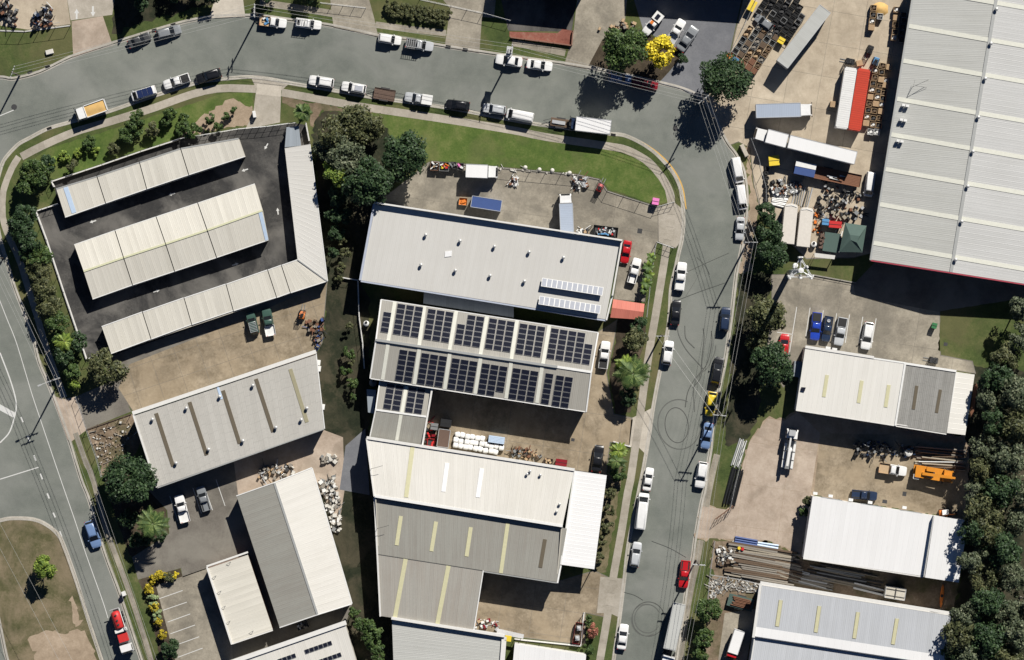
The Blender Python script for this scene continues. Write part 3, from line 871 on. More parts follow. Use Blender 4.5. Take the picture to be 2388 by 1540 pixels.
def roof(b, TL, TR, BR, BL, hs, n, mat, name='roof_sheet', rib=0.02):
    """n sheets side by side from TL-TR down to BL-BR; every sheet its own piece with a standing rib"""
    P = [(TL[0], TL[1], hs[0]), (TR[0], TR[1], hs[1]), (BR[0], BR[1], hs[2]), (BL[0], BL[1], hs[3])]
    l = parent_loc(b)
    for i in range(n):
        c = []
        for t in (i / n, (i + 1) / n):
            c.append((W3(*lerph(P[0], P[1], t)), W3(*lerph(P[3], P[2], t))))
        (a, d), (bb, cc) = c
        wdir = (bb - a)
        wid = wdir.length
        wdir.normalize()
        ln = (d - a).length
        up = Vector((0, 0, 1))
        rw = min(0.09, wid * 0.2)
        rr = wdir * rw
        v = [a, a + rr * 0.5 + up * rib, a + rr, bb, cc, d + rr, d + rr * 0.5 + up * rib, d,
             a - up * 0.05, bb - up * 0.05, cc - up * 0.05, d - up * 0.05]
        uv = [(0, 0), (rw / 2, 0), (rw, 0), (wid, 0), (wid, ln), (rw, ln), (rw / 2, ln), (0, ln), (0, 0), (wid, 0), (wid, ln), (0, ln)]
        off = rnd.uniform(0, 40)
        uv = [(u + i * wid, w + off) for u, w in uv]
        f = [(0, 7, 6, 1), (1, 6, 5, 2), (2, 5, 4, 3), (8, 9, 10, 11), (0, 1, 2, 3, 9, 8), (4, 5, 6, 7, 11, 10), (3, 4, 10, 9), (7, 0, 8, 11)]
        link(name, new_mesh(name, [p - l for p in v], f, mat, uvs=uv), b)
    return Plane([TL, TR, BR], hs[:3])

def walls(b, loop, mat, inset=0.30, name='wall'):
    """one mesh per wall face; loop of (x, y, roof height) around the plan, ridge ends included"""
    P = [W3(*p) for p in loop]
    c = sum(P, Vector()) / len(P)
    Q = []
    for p in P:
        d = Vector((p.x - c.x, p.y - c.y, 0))
        k = max(0, 1 - inset * 1.2 / max(d.length, 1))
        Q.append(Vector((c.x + d.x * k, c.y + d.y * k, p.z - 0.10)))
    l = parent_loc(b)
    th = 0.18
    for p, q in zip(Q, Q[1:] + Q[:1]):
        d = Vector((q.x - p.x, q.y - p.y, 0))
        if d.length < 0.3:
            continue
        s = Vector((-d.y, d.x, 0)).normalized() * th
        if s.dot(c - p) < 0:
            s = -s
        v = [(p.x, p.y, GZ - 0.05), (q.x, q.y, GZ - 0.05), tuple(q), tuple(p)]
        v += [(a + s.x, bb + s.y, z) for a, bb, z in v]
        f = [(0, 1, 2, 3), (7, 6, 5, 4), (0, 4, 5, 1), (1, 5, 6, 2), (2, 6, 7, 3), (3, 7, 4, 0)]
        link(name, new_mesh(name, [Vector(x) - l for x in v], f, mat), b)
    return Q

def bar(b, name, p, q, w, zb, zt, mat):
    """trim along a roof edge; p and q are (x, y, h)"""
    mb = MB()
    mb.beam(W3(*p), W3(*q), w, zb, zt)
    return mb.build(name, mat, b)

def strip(b, pl, quad, mat, name='skylight', dz=0.07):
    """a translucent sheet lying proud of the roof plane"""
    mb = MB()
    top = [pl.p(x, y, dz) for x, y in quad]
    bot = [pl.p(x, y, -0.02) for x, y in quad]
    mb.rings([bot, top] if area2([(p.x, p.y) for p in top]) > 0 else [bot[::-1], top[::-1]])
    return mb.build(name, mat, b)

def line_strip(b, pl, a, c, wF, mat, name='skylight', dz=0.07):
    d = (c[0] - a[0], c[1] - a[1])
    l = math.hypot(*d)
    s = (-d[1] / l * wF / 2, d[0] / l * wF / 2)
    return strip(b, pl, [(a[0] + s[0], a[1] + s[1]), (a[0] - s[0], a[1] - s[1]), (c[0] - s[0], c[1] - s[1]), (c[0] + s[0], c[1] + s[1])], mat, name, dz)

_vm = MB()
_vm.lathe((0, 0, 0), [(0.17, -0.1), (0.17, 0.28), (0.13, 0.30), (0.28, 0.36), (0.33, 0.52), (0.28, 0.68), (0.12, 0.76), (0.01, 0.77)], 12)
VENT = _vm.mesh('roof_vent', 'vent_metal', True)
def vent(b, pl, x, y, k=1.0):
    p = pl.p(x, y) - parent_loc(b)
    return link('roof_vent', VENT, b, p, (0, 0, 0), (k, k, k))

def panel_mesh(name, w, d, cell, m=0.035, fm='solar_frame'):
    mb = MB()
    mb.box(-w / 2, w / 2, -d / 2, d / 2, 0.0, 0.04)
    mb.cur = 1
    mb.add([(-w / 2 + m, -d / 2 + m, 0.043), (w / 2 - m, -d / 2 + m, 0.043), (w / 2 - m, d / 2 - m, 0.043), (-w / 2 + m, d / 2 - m, 0.043)], [(0, 1, 2, 3)])
    return mb.mesh(name, [fm, cell])
PANEL = panel_mesh('solar_panel', 1.50, 0.91, 'solar_cell')
def solar(b, pl, x, y, uF, mesh=PANEL, dz=0.09, tilt=None):
    p = pl.p(x, y, dz)
    u = (pl.p(x + uF[0] * 10, y + uF[1] * 10, dz) - p).normalized()
    v = (pl.p(x + uF[1] * 10, y - uF[0] * 10, dz) - p).normalized()
    n = u.cross(v).normalized()
    v = n.cross(u)
    if tilt:
        n2 = (n * math.cos(tilt) + v * math.sin(tilt))
        v = n2.cross(u)
        n = n2
    o = link('solar_panel', mesh, b)
    o.matrix_local = Matrix.Translation(p - parent_loc(b)) @ Matrix((u, v, n)).transposed().to_4x4()
    return o

def opening(b, p, q, t, w, h, mat, name, z0=0.0, proud=0.06):
    """a door or window in a wall that runs from p to q (world points), t along it"""
    P, Q = Vector((p.x, p.y, 0)), Vector((q.x, q.y, 0))
    d = (Q - P).normalized()
    c = P.lerp(Q, t)
    mb = MB()
    s = Vector((-d.y, d.x, 0)) * proud
    a, e = c - d * w / 2, c + d * w / 2
    v = []
    for z in (GZ + z0, GZ + z0 + h):
        for r in (a - s, e - s, e + s, a + s):
            v.append((r.x, r.y, z))
    mb.add(v, [(0, 3, 2, 1), (4, 5, 6, 7), (0, 1, 5, 4), (1, 2, 6, 5), (2, 3, 7, 6), (3, 0, 4, 7)])
    return mb.build(name, mat, b)

def doors(b, Q, i, n, w, h, mat='door_grey', name='roller_door'):
    p, q = Q[i], Q[(i + 1) % len(Q)]
    for k in range(n):
        opening(b, p, q, (k + 0.5) / n, w, h, mat, name)

# ---- self-storage rows
sb = building('storage_shed', 'long cream storage shed in four steps along the garden fence', (350, 415))
tops = [(131, 441), (226, 412), (325, 379), (421, 347), (557, 323)]
bots = [(152, 507), (246, 474), (342, 441), (440, 408), (572, 365)]
for i in range(4):
    g0 = 0.9 if i else 0
    a, c = (tops[i][0] + g0, tops[i][1] - g0 * 0.3), (tops[i + 1][0] - 0.9, tops[i + 1][1] + 0.3)
    d, e = (bots[i][0] + g0, bots[i][1] - g0 * 0.3), (bots[i + 1][0] - 0.9, bots[i + 1][1] + 0.3)
    hh = 2.75 + 0.13 * i
    pl = roof(sb, a, c, e, d, (hh, hh, hh - 0.35, hh - 0.35), 11 if i < 3 else 15, 'roof_cream')
    if i == 0:
        line_strip(sb, pl, (153, 437), (173, 497), 11, 'skylight_blue')
    if i:
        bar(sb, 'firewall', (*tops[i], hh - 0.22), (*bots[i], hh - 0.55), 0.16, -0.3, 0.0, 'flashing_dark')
    bar(sb, 'gutter', (*d, hh - 0.36), (*e, hh - 0.36), 0.14, -0.14, 0.03, 'flashing')
    bar(sb, 'barge_flashing', (*a, hh), (*c, hh), 0.22, -0.12, 0.04, 'zinc_trim')
Q = walls(sb, [(*tops[0], 2.6), (*tops[4], 3.0), (*bots[4], 2.6), (*bots[0], 2.3)], 'wall_cream', 0.1)
doors(sb, Q, 2, 12, 2.2, 2.1)

sb = building('storage_shed', 'wide gabled cream storage block with a yellowish ridge in the middle of the compound', (400, 565))
tops = [(173, 571), (268, 538), (364, 506), (461, 474), (594, 429)]
rids = [(195, 633), (288, 601), (386, 569), (483, 537), (612, 491)]
bots = [(216, 698), (309, 665), (407, 633), (505, 601), (626, 560)]
for i in range(4):
    def gp(L, s):
        p = L[i] if s == 0 else L[i + 1]
        k = (0.9 if (s == 0 and i) else (0 if s == 0 else -0.9 if i < 3 else 0))
        return (p[0] + k, p[1] - k * 0.33)
    hh = 2.55 + 0.12 * i
    pl = roof(sb, gp(tops, 0), gp(tops, 1), gp(rids, 1), gp(rids, 0), (hh, hh, hh + 0.95, hh + 0.95), 12 if i < 3 else 16, 'roof_cream')
    pl2 = roof(sb, gp(rids, 0), gp(rids, 1), gp(bots, 1), gp(bots, 0), (hh + 0.95, hh + 0.95, hh, hh), 12 if i < 3 else 16, 'roof_cream')
    bar(sb, 'ridge_cap', (*gp(rids, 0), hh + 0.97), (*gp(rids, 1), hh + 0.97), 0.36, -0.05, 0.06, 'flashing_yellow')
    bar(sb, 'gutter', (*gp(tops, 0), hh), (*gp(tops, 1), hh), 0.14, -0.14, 0.03, 'flashing')
    bar(sb, 'gutter', (*gp(bots, 0), hh), (*gp(bots, 1), hh), 0.14, -0.14, 0.03, 'flashing')
    if i:
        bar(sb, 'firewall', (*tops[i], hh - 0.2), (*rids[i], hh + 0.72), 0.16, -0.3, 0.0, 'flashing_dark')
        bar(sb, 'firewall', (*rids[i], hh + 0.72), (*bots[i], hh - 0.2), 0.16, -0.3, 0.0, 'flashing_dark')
    if i == 3:
        strip(sb, pl2, [(611, 494), (603, 497), (619, 562), (626, 559)], 'skylight_blue')
Q = walls(sb, [(*tops[0], 2.5), (*tops[4], 2.85), (*rids[4], 3.8), (*bots[4], 2.85), (*bots[0], 2.5), (*rids[0], 3.4)], 'wall_cream', 0.12)
doors(sb, Q, 0, 12, 2.2, 2.1)
doors(sb, Q, 3, 12, 2.2, 2.1)

sb = building('storage_shed', 'cream skillion storage row between the compound and the brown yard', (480, 725))
tops = [(237, 762), (332, 728), (429, 695), (527, 663), (624, 630), (656, 619), (694, 606)]
bots = [(259, 825), (352, 791), (447, 757), (544, 725), (645, 694), (677, 683), (763, 656)]
for i in range(6):
    g0 = 0.9 if i else 0
    g1 = 0.9 if i < 5 else 0
    a, c = (tops[i][0] + g0, tops[i][1]), (tops[i + 1][0] - g1, tops[i + 1][1])
    d, e = (bots[i][0] + g0, bots[i][1]), (bots[i + 1][0] - g1, bots[i + 1][1])
    hh = 2.85 + 0.08 * i
    roof(sb, a, c, e, d, (hh, hh, hh - 0.35, hh - 0.35), (11, 11, 11, 11, 4, 7)[i], 'roof_cream')
    bar(sb, 'gutter', (*d, hh - 0.36), (*e, hh - 0.36), 0.16, -0.14, 0.03, 'flashing')
    bar(sb, 'barge_flashing', (*a, hh), (*c, hh), 0.16, -0.12, 0.04, 'flashing')
    if i:
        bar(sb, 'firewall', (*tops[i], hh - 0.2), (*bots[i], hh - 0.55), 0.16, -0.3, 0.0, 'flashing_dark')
Q = walls(sb, [(*tops[0], 2.7), (*tops[6], 3.1), (*bots[6], 2.8), (*bots[0], 2.4)], 'wall_cream', 0.1)
doors(sb, Q, 0, 14, 2.2, 2.1)

sb = building('storage_shed', 'narrow pale grey storage row joined to the cream row by a hip, trees shading it', (715, 470))
pl = roof(sb, (664, 346), (694, 606), (763, 656), (722, 337), (2.9, 3.3, 2.9, 3.0), 26, 'roof_light')
bar(sb, 'hip_cap', (694, 606, 3.33), (763, 656, 2.93), 0.2, -0.05, 0.06, 'zinc_trim')
bar(sb, 'gutter', (723, 337, 3.0), (764, 656, 2.9), 0.14, -0.12, 0.05, 'flashing')
Q = walls(sb, [(664, 346, 2.8), (722, 337, 2.9), (763, 655, 2.8), (694, 606, 3.2)], 'wall_cream', 0.1)
doors(sb, Q, 3, 9, 2.0, 2.1)
sb = building('office_annex', 'small blue-grey roofed office at the end of the narrow storage row', (684, 320))
pl = roof(sb, (668, 297), (697, 294), (702, 340), (664, 344), (2.6, 2.6, 2.8, 2.8), 4, 'roof_bluegrey')
walls(sb, [(669, 298, 2.5), (697, 295, 2.5), (701, 339, 2.7), (665, 343, 2.7)], 'wall_cream', 0.1)

# ---- grey fibro works with brown skylights
fb = building('workshop', 'grey cement-sheet workshop with five long brown skylights and white parapet', (540, 980))
c4 = [(313, 968), (736, 826), (756, 1000), (367, 1136)]
pl = roof(fb, *c4, (4.9, 4.9, 4.4, 4.4), 34, 'roof_fibro')
for a, c, m in (((364, 964), (404, 1088), 'skylight_brown'), ((442, 938), (482, 1062), 'skylight_brown'), ((520, 911), (559, 1035), 'skylight_brown'),
                ((597, 884), (637, 1008), 'skylight_brown'), ((677, 861), (716, 985), 'skylight_olive')):
    line_strip(fb, pl, a, c, 9, m)
for x, y in ((356, 978), (435, 952), (513, 925), (590, 899), (411, 1080), (487, 1048), (567, 1028), (644, 997), (716, 952), (703, 979)):
    vent(fb, pl, x, y)
strip(fb, pl, [(505, 903), (510, 901), (520, 930), (514, 932)], 'skylight_blue', 'patch_sheet')
bar(fb, 'parapet', (309, 964, 4.9), (737, 820, 4.9), 0.7, -0.4, 0.25, 'wall_white')
bar(fb, 'parapet', (311, 968, 4.9), (366, 1137, 4.4), 0.32, -0.4, 0.2, 'wall_white')
bar(fb, 'gutter', (367, 1138, 4.4), (756, 1001, 4.4), 0.2, -0.2, 0.02, 'zinc_trim')
bar(fb, 'barge_flashing', (737, 822, 4.9), (757, 1000, 4.4), 0.16, -0.2, 0.05, 'flashing')
Q = walls(fb, [(313, 968, 4.9), (736, 826, 4.9), (756, 1000, 4.4), (367, 1136, 4.4)], 'wall_cream', 0.1)
doors(fb, Q, 0, 6, 3.2, 3.4)
doors(fb, Q, 2, 4, 1.6, 1.2, 'car_glass', 'window')
for x, y in ((744, 846), (745, 860), (754, 949)):
    mb = MB(); mb.cbox(W(x, y), 0.6, 1.0, GZ, 1.2, math.radians(-8)); mb.build('air_conditioner', 'flashing', fb)

# ---- L-shaped works by the lower car park
lb = building('workshop', 'gabled workshop with one dark and one bright roof slope beside the car park', (690, 1280))
def roof_v(b, A, B, C, D, hs, n, mat):
    """sheets laid from edge A-D to edge B-C"""
    return roof(b, A, D, C, B, (hs[0], hs[3], hs[2], hs[1]), n, mat)
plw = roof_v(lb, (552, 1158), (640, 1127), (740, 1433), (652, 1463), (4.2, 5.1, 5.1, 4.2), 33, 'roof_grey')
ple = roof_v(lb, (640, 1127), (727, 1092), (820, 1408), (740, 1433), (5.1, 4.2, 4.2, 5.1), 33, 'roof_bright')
bar(lb, 'ridge_cap', (640, 1127, 5.12), (740, 1433, 5.12), 0.4, -0.05, 0.05, 'zinc_trim')
bar(lb, 'gutter', (728, 1092, 4.2), (821, 1408, 4.2), 0.18, -0.2, 0.02, 'flashing')
bar(lb, 'barge_flashing', (551, 1157, 4.2), (639, 1126, 5.1), 0.18, -0.2, 0.06, 'flashing')
bar(lb, 'barge_flashing', (639, 1126, 5.1), (727, 1091, 4.2), 0.18, -0.2, 0.06, 'flashing')
bar(lb, 'barge_flashing', (652, 1464, 4.2), (740, 1434, 5.1), 0.18, -0.2, 0.06, 'flashing')
bar(lb, 'barge_flashing', (740, 1434, 5.1), (820, 1409, 4.2), 0.18, -0.2, 0.06, 'flashing')
Q = walls(lb, [(552, 1158, 4.2), (640, 1127, 5.1), (727, 1092, 4.2), (820, 1408, 4.2), (740, 1433, 5.1), (652, 1463, 4.2)], 'wall_cream', 0.15)
lb2 = building('workshop_annex', 'flat cream annex with white parapet, next to the parking bays', (560, 1395))
pl = roof_v(lb2, (484, 1326), (578, 1294), (636, 1468), (542, 1500), (3.2, 3.0, 3.0, 3.2), 22, 'roof_cream')
bar(lb2, 'parapet', (482, 1321, 3.2), (578, 1288, 3.0), 0.32, -0.3, 0.35, 'wall_white')
bar(lb2, 'parapet', (483, 1323, 3.2), (541, 1503, 3.2), 0.32, -0.3, 0.35, 'wall_white')
bar(lb2, 'parapet', (541, 1502, 3.2), (636, 1470, 3.0), 0.22, -0.3, 0.25, 'wall_white')
walls(lb2, [(484, 1326, 3.2), (578, 1294, 3.0), (636, 1468, 3.0), (542, 1500, 3.2)], 'wall_brick', 0.05)
for x, y in ((493, 1350), (505, 1385), (515, 1420), (526, 1455), (580, 1478), (527, 1318)):
    p = pl.p(x, y)
    mb = MB(); mb.tube(p, p + Vector((0.9, 0.6, 0.7)), 0.04, 5); mb.tube(p + Vector((0.9, 0.6, 0.7)), p + Vector((0.9, 0.6, 0)), 0.04, 5)
    mb.build('parapet_brace', 'zinc_trim', lb2)
bb = building('workshop', 'cream sheet roof with white north parapet and rows of dark rooflights', (690, 1510))
pl = roof(bb, (538, 1550), (805, 1456), (836, 1560), (580, 1650), (4.6, 4.6, 4.1, 4.1), 22, 'roof_bright')
bar(bb, 'parapet', (536, 1546, 4.6), (807, 1452, 4.6), 0.8, -0.4, 0.3, 'wall_white')
ROOFLIGHT = panel_mesh('rooflight', 0.8, 0.8, 'solar_cell')
for (x, y), n in (((716, 1519), 6), ((738, 1546), 6), ((653, 1541), 4)):
    for k in range(n):
        solar(bb, pl, x + k * 10.6, y - k * 3.7, (0.944, -0.33), ROOFLIGHT).name = 'rooflight'
walls(bb, [(538, 1550, 4.6), (805, 1456, 4.6), (836, 1560, 4.1), (580, 1650, 4.1)], 'wall_cream', 0.1)

# ---- big pale warehouse with parapet
ab = building('warehouse', 'big plain pale-grey warehouse with parapets and two tilted solar rows', (1150, 610))
c4 = [(876, 476), (1448, 563), (1412, 745), (842, 654)]
pl = roof(ab, *c4, (6.1, 6.1, 5.5, 5.5), 46, 'roof_light')
bar(ab, 'parapet', (873, 473, 6.1), (1451, 561, 6.1), 0.3, -0.5, 0.95, 'wall_white')
bar(ab, 'parapet', (873, 475, 6.1), (840, 654, 5.5), 0.42, -0.5, 0.45, 'wall_blue')
bar(ab, 'parapet', (1450, 563, 6.1), (1428, 690, 5.7), 0.3, -0.5, 0.65, 'wall_white')
bar(ab, 'parapet', (1428, 690, 5.7), (1414, 747, 5.5), 0.3, -0.5, 0.2, 'wall_white')
bar(ab, 'gutter', (841, 656, 5.5), (1413, 748, 5.5), 0.28, -0.25, 0.03, 'wall_blue')
for x, y in ((993, 548), (1073, 562), (1153, 575), (982, 618), (1062, 631), (1143, 643), (1234, 588), (1314, 601), (1223, 656)):
    vent(ab, pl, x, y)
strip(ab, pl, [(1038, 587), (1054, 585), (1053, 598), (1037, 600)], 'skylight_white', 'roof_hatch', 0.1)
PANEL_P = panel_mesh('solar_panel_pale', 0.98, 1.62, 'solar_cell_pale', 0.09, 'flashing')
for ox, oy in ((1269, 659), (1263, 701)):
    for k in range(12):
        x, y = ox + k * 11.9, oy + k * 1.86
        o = solar(ab, pl, x, y, (0.988, 0.153), PANEL_P, 0.75, math.radians(13))
        if k % 3 == 0 or k == 11:
            p = pl.p(x, y, 0)
            mb = MB(); mb.tube(p + Vector((0.1, 0.65, 0)), p + Vector((0.1, 0.65, 0.58)), 0.03, 4); mb.tube(p + Vector((-0.1, -0.65, 0)), p + Vector((-0.1, -0.65, 0.95)), 0.03, 4)
            mb.build('panel_stand', 'galvanised', ab)
Q = walls(ab, [(876, 476, 6.1), (1448, 563, 6.1), (1412, 745, 5.5), (842, 654, 5.5)], 'wall_grey', 0.05)
doors(ab, Q, 0, 5, 4.2, 4.2)
doors(ab, Q, 1, 3, 1.8, 1.3, 'car_glass', 'window')
an = building('lean_to', 'blue-grey lean-to in the shade between the pale warehouse and solar roof', (1093, 708))
roof(an, (989, 680), (1198, 714), (1198, 741), (987, 708), (3.6, 3.6, 3.2, 3.2), 16, 'roof_bluegrey')
walls(an, [(989, 680, 3.6), (1198, 714, 3.6), (1198, 741, 3.2), (987, 708, 3.2)], 'wall_grey', 0.05)
cp = building('carport', 'red roofed carport at the corner of the pale warehouse', (1464, 722), 'carport')
plr = roof(cp, (1430, 698), (1503, 709), (1501, 728), (1427, 718), (2.5, 2.5, 2.9, 2.9), 7, 'roof_red')
roof(cp, (1427, 718), (1501, 728), (1498, 746), (1423, 741), (2.9, 2.9, 2.5, 2.5), 7, 'roof_red')
for x, y in ((1432, 701), (1500, 711), (1496, 743), (1427, 738)):
    mb = MB(); p = W3(x, y, 2.45); mb.tube((p.x, p.y, GZ - 0.02), p, 0.06, 6); mb.build('post', 'galvanised', cp)

# ---- solar roof
so = building('factory', 'tan ribbed factory roof covered in dark solar panels', (1130, 830))
TL, TR, BR, BL = (889, 699), (1395, 776), (1367, 961), (863, 883)
RL, RR = (877, 793), (1379, 868)
pn = roof(so, TL, TR, RR, RL, (5.6, 5.6, 6.6, 6.6), 42, 'roof_tan')
ps = roof(so, RL, RR, BR, BL, (6.6, 6.6, 5.6, 5.6), 42, 'roof_tan')
bar(so, 'ridge_cap', (*RL, 6.6), (1300, 856, 6.6), 0.45, -0.02, 0.30, 'zinc_trim')
bar(so, 'ridge_cap', (1300, 856, 6.6), (*RR, 6.6), 0.45, -0.02, 0.12, 'flashing')
bar(so, 'gutter', (*TL, 5.6), (*TR, 5.6), 0.16, -0.18, 0.03, 'flashing')
bar(so, 'gutter', (*BL, 5.6), (*BR, 5.6), 0.16, -0.18, 0.03, 'flashing')
for e0, e1, h0, h1 in ((TL, RL, 5.6, 6.6), (RL, BL, 6.6, 5.6), (TR, RR, 5.6, 6.6), (RR, BR, 6.6, 5.6)):
    bar(so, 'barge_flashing', (*e0, h0), (*e1, h1), 0.26, -0.2, 0.12, 'flashing')
Q = walls(so, [(*TL, 5.6), (*TR, 5.6), (*RR, 6.6), (*BR, 5.6), (*BL, 5.6), (*RL, 6.6)], 'wall_grey', 0.15)
doors(so, Q, 3, 5, 4.0, 4.0)
for a, c in (((921, 704), (905, 797)), ((990, 714), (977, 808)), ((1064, 726), (1048, 818)), ((1136, 738), (1120, 829)), ((1206, 748), (1192, 839)), ((1281, 760), (1266, 850))):
    line_strip(so, pn, a, c, 8.5, 'skylight_pale')
for a, c in (((905, 802), (892, 886)), ((978, 813), (966, 897)), ((1049, 824), (1037, 908)), ((1121, 834), (1108, 919)), ((1192, 845), (1180, 930)), ((1264, 856), (1252, 940))):
    line_strip(so, ps, a, c, 8.5, 'skylight_pale')
U = (0.988, 0.150)
V = (-0.165, 0.986)
def array(b, pl, x, y, cols, rows, skip=()):
    for i in range(cols):
        for j in range(rows):
            if (i, j) not in skip:
                solar(b, pl, x + i * 20.8 * U[0] + j * 12.2 * V[0], y + i * 20.8 * U[1] + j * 12.2 * V[1], U)
array(so, pn, 903, 734, 1, 4)
array(so, pn, 936, 715, 3, 6)
array(so, pn, 1007, 727, 3, 6)
array(so, pn, 1079, 738, 3, 6, ((0, 0), (0, 1)))
array(so, pn, 1150, 749, 3, 6)
array(so, pn, 1221, 761, 3, 6)
array(so, pn, 1294, 772, 5, 6, ((4, 0), (4, 1)))
array(so, ps, 941, 822, 2, 6)
array(so, ps, 992, 830, 3, 6)
array(so, ps, 1063, 842, 3, 6)
array(so, ps, 1133, 854, 3, 6, ((2, 5),))
array(so, ps, 1205, 865, 3, 6)
array(so, ps, 1281, 877, 1, 6)
array(so, ps, 1306, 882, 2, 6)
s2 = building('factory_annex', 'small ribbed annex with twenty solar panels at the end of the factory', (935, 960))
A, B, C, D = (886, 889), (1007, 907), (984, 1039), (862, 1022)
RA, RB = (876, 956), (994, 972)
pa = roof(s2, A, B, RB, RA, (4.6, 4.6, 5.2, 5.2), 10, 'roof_tan')
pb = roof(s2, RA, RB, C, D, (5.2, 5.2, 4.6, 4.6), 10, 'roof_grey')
bar(s2, 'ridge_cap', (*RA, 5.2), (*RB, 5.2), 0.35, -0.02, 0.08, 'flashing')
bar(s2, 'barge_flashing', (1008, 906, 4.8), (985, 1040, 4.8), 0.32, -0.4, 0.45, 'wall_white')
bar(s2, 'barge_flashing', (*A, 4.6), (*RA, 5.2), 0.2, -0.2, 0.1, 'flashing')
bar(s2, 'barge_flashing', (*RA, 5.2), (*D, 4.6), 0.2, -0.2, 0.1, 'flashing')
line_strip(s2, pa, (948, 900), (937, 962), 8, 'skylight_pale')
line_strip(s2, pb, (935, 968), (925, 1028), 8, 'skylight_pale')
array(s2, pa, 911, 901, 2, 5)
array(s2, pa, 962, 909, 2, 5)
walls(s2, [(*A, 4.6), (*B, 4.6), (*C, 4.6), (*D, 4.6)], 'wall_grey', 0.08)
tk = building('lean_to', 'small pale blue awning against the annex wall by the drain', (866, 938))
roof(tk, (855, 908), (877, 910), (872, 965), (858, 962), (2.8, 2.9, 2.9, 2.8), 3, 'roof_bluegrey')
walls(tk, [(855, 908, 2.8), (877, 910, 2.9), (872, 965, 2.9), (858, 962, 2.8)], 'wall_grey', 0.05)

# ---- factory of four roofs
fb = building('factory', 'large factory of stepped roofs, bright slope above dark grey slope', (1100, 1230))
C1 = [(857, 1024), (1339, 1098), (1312, 1226), (874, 1157)]
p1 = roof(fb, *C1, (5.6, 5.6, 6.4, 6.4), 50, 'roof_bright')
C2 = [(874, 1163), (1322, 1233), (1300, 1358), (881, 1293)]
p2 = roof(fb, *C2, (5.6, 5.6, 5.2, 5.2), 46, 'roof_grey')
C3 = [(881, 1293), (1126, 1331), (1104, 1469), (888, 1437)]
p3 = roof(fb, *C3, (5.2, 5.2, 4.6, 4.6), 26, 'roof_greybrown')
C4 = [(1339, 1098), (1415, 1109), (1386, 1328), (1308, 1317)]
p4 = roof(fb, C4[0], C4[3], C4[2], C4[1], (5.0, 5.0, 4.6, 4.6), 26, 'roof_white')
bar(fb, 'ridge_cap', (874, 1157, 6.4), (1312, 1227, 6.4), 0.5, -0.1, 0.06, 'flashing')
mb = MB(); mb.beam(W3(874, 1161, 6.3), W3(1312, 1230, 6.3), 0.1, -0.95, -0.05); mb.build('clerestory_wall', 'wall_blue', fb)
bar(fb, 'parapet', (855, 1021, 5.6), (1340, 1096, 5.6), 0.5, -0.4, 0.25, 'wall_white')
for a, c, h0, h1 in (((855, 1023), (873, 1158), 5.6, 6.4), ((873, 1160), (880, 1293), 5.6, 5.2), ((880, 1293), (887, 1438), 5.2, 4.6)):
    bar(fb, 'barge_flashing', (*a, h0), (*c, h1), 0.3, -0.4, 0.15, 'wall_white')
bar(fb, 'barge_flashing', (1340, 1098, 5.7), (1308, 1317, 5.3), 0.3, -0.7, 0.06, 'flashing')
bar(fb, 'gutter', (1308, 1319, 5.2), (1300, 1360, 5.2), 0.3, -0.5, 0.1, 'flashing')
bar(fb, 'gutter', (1126, 1333, 5.2), (1300, 1360, 5.2), 0.2, -0.2, 0.03, 'zinc_trim')
bar(fb, 'barge_flashing', (1127, 1331, 5.2), (1105, 1470, 4.6), 0.2, -0.3, 0.08, 'flashing')
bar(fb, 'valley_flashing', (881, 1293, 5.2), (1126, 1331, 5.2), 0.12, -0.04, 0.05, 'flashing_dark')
for a, c, m in (((962, 1044), (947, 1160), 'skylight_cream'), ((1043, 1080), (1034, 1147), 'skylight_white'), ((1124, 1093), (1114, 1160), 'skylight_white')):
    line_strip(fb, p1, a, c, 10, m)
for a, c, m in (((935, 1204), (925, 1272), 'skylight_cream'), ((1017, 1217), (1006, 1286), 'skylight_cream'), ((1098, 1230), (1088, 1298), 'skylight_cream'),
                ((1184, 1222), (1168, 1337), 'skylight_cream'), ((1271, 1258), (1260, 1324), 'skylight_brown')):
    line_strip(fb, p2, a, c, 9, m)
for a, c in (((946, 1304), (921, 1440)), ((1046, 1320), (1020, 1455))):
    line_strip(fb, p3, a, c, 10, 'skylight_cream')
for x, y in ((1229, 1106), (1236, 1099), (1260, 1108), (1305, 1176), (1298, 1193)):
    vent(fb, p1, x, y, 0.85)
for pl, x, y, dx in ((p1, 866, 1093, 2.2), (p2, 880, 1232, 2.2)):
    p = pl.p(x, y)
    mb = MB(); mb.tube(p, p + Vector((0, 0, 1.6)), 0.04, 5); mb.tube(p + Vector((0, 0, 1.6)), p + Vector((dx, 0.6, 1.6)), 0.035, 5)
    mb.build('security_light', 'steel_dark', fb)
Q = walls(fb, [(857, 1024, 5.6), (1339, 1098, 5.6), (1312, 1226, 6.3), (1300, 1358, 5.2), (1126, 1331, 5.2), (1104, 1469, 4.6), (888, 1437, 4.6), (881, 1293, 5.2), (874, 1158, 6.3)], 'wall_cream', 0.05)
opening(fb, Q[3], Q[4], 0.5, 5, 4.2, 'door_grey', 'roller_door')
for x, y in ((1412, 1112), (1398, 1220), (1385, 1324), (1366, 1322)):
    mb = MB(); p = W3(x, y, 4.55); mb.tube((p.x, p.y, GZ - 0.02), p, 0.09, 6); mb.build('awning_post', 'galvanised', fb)

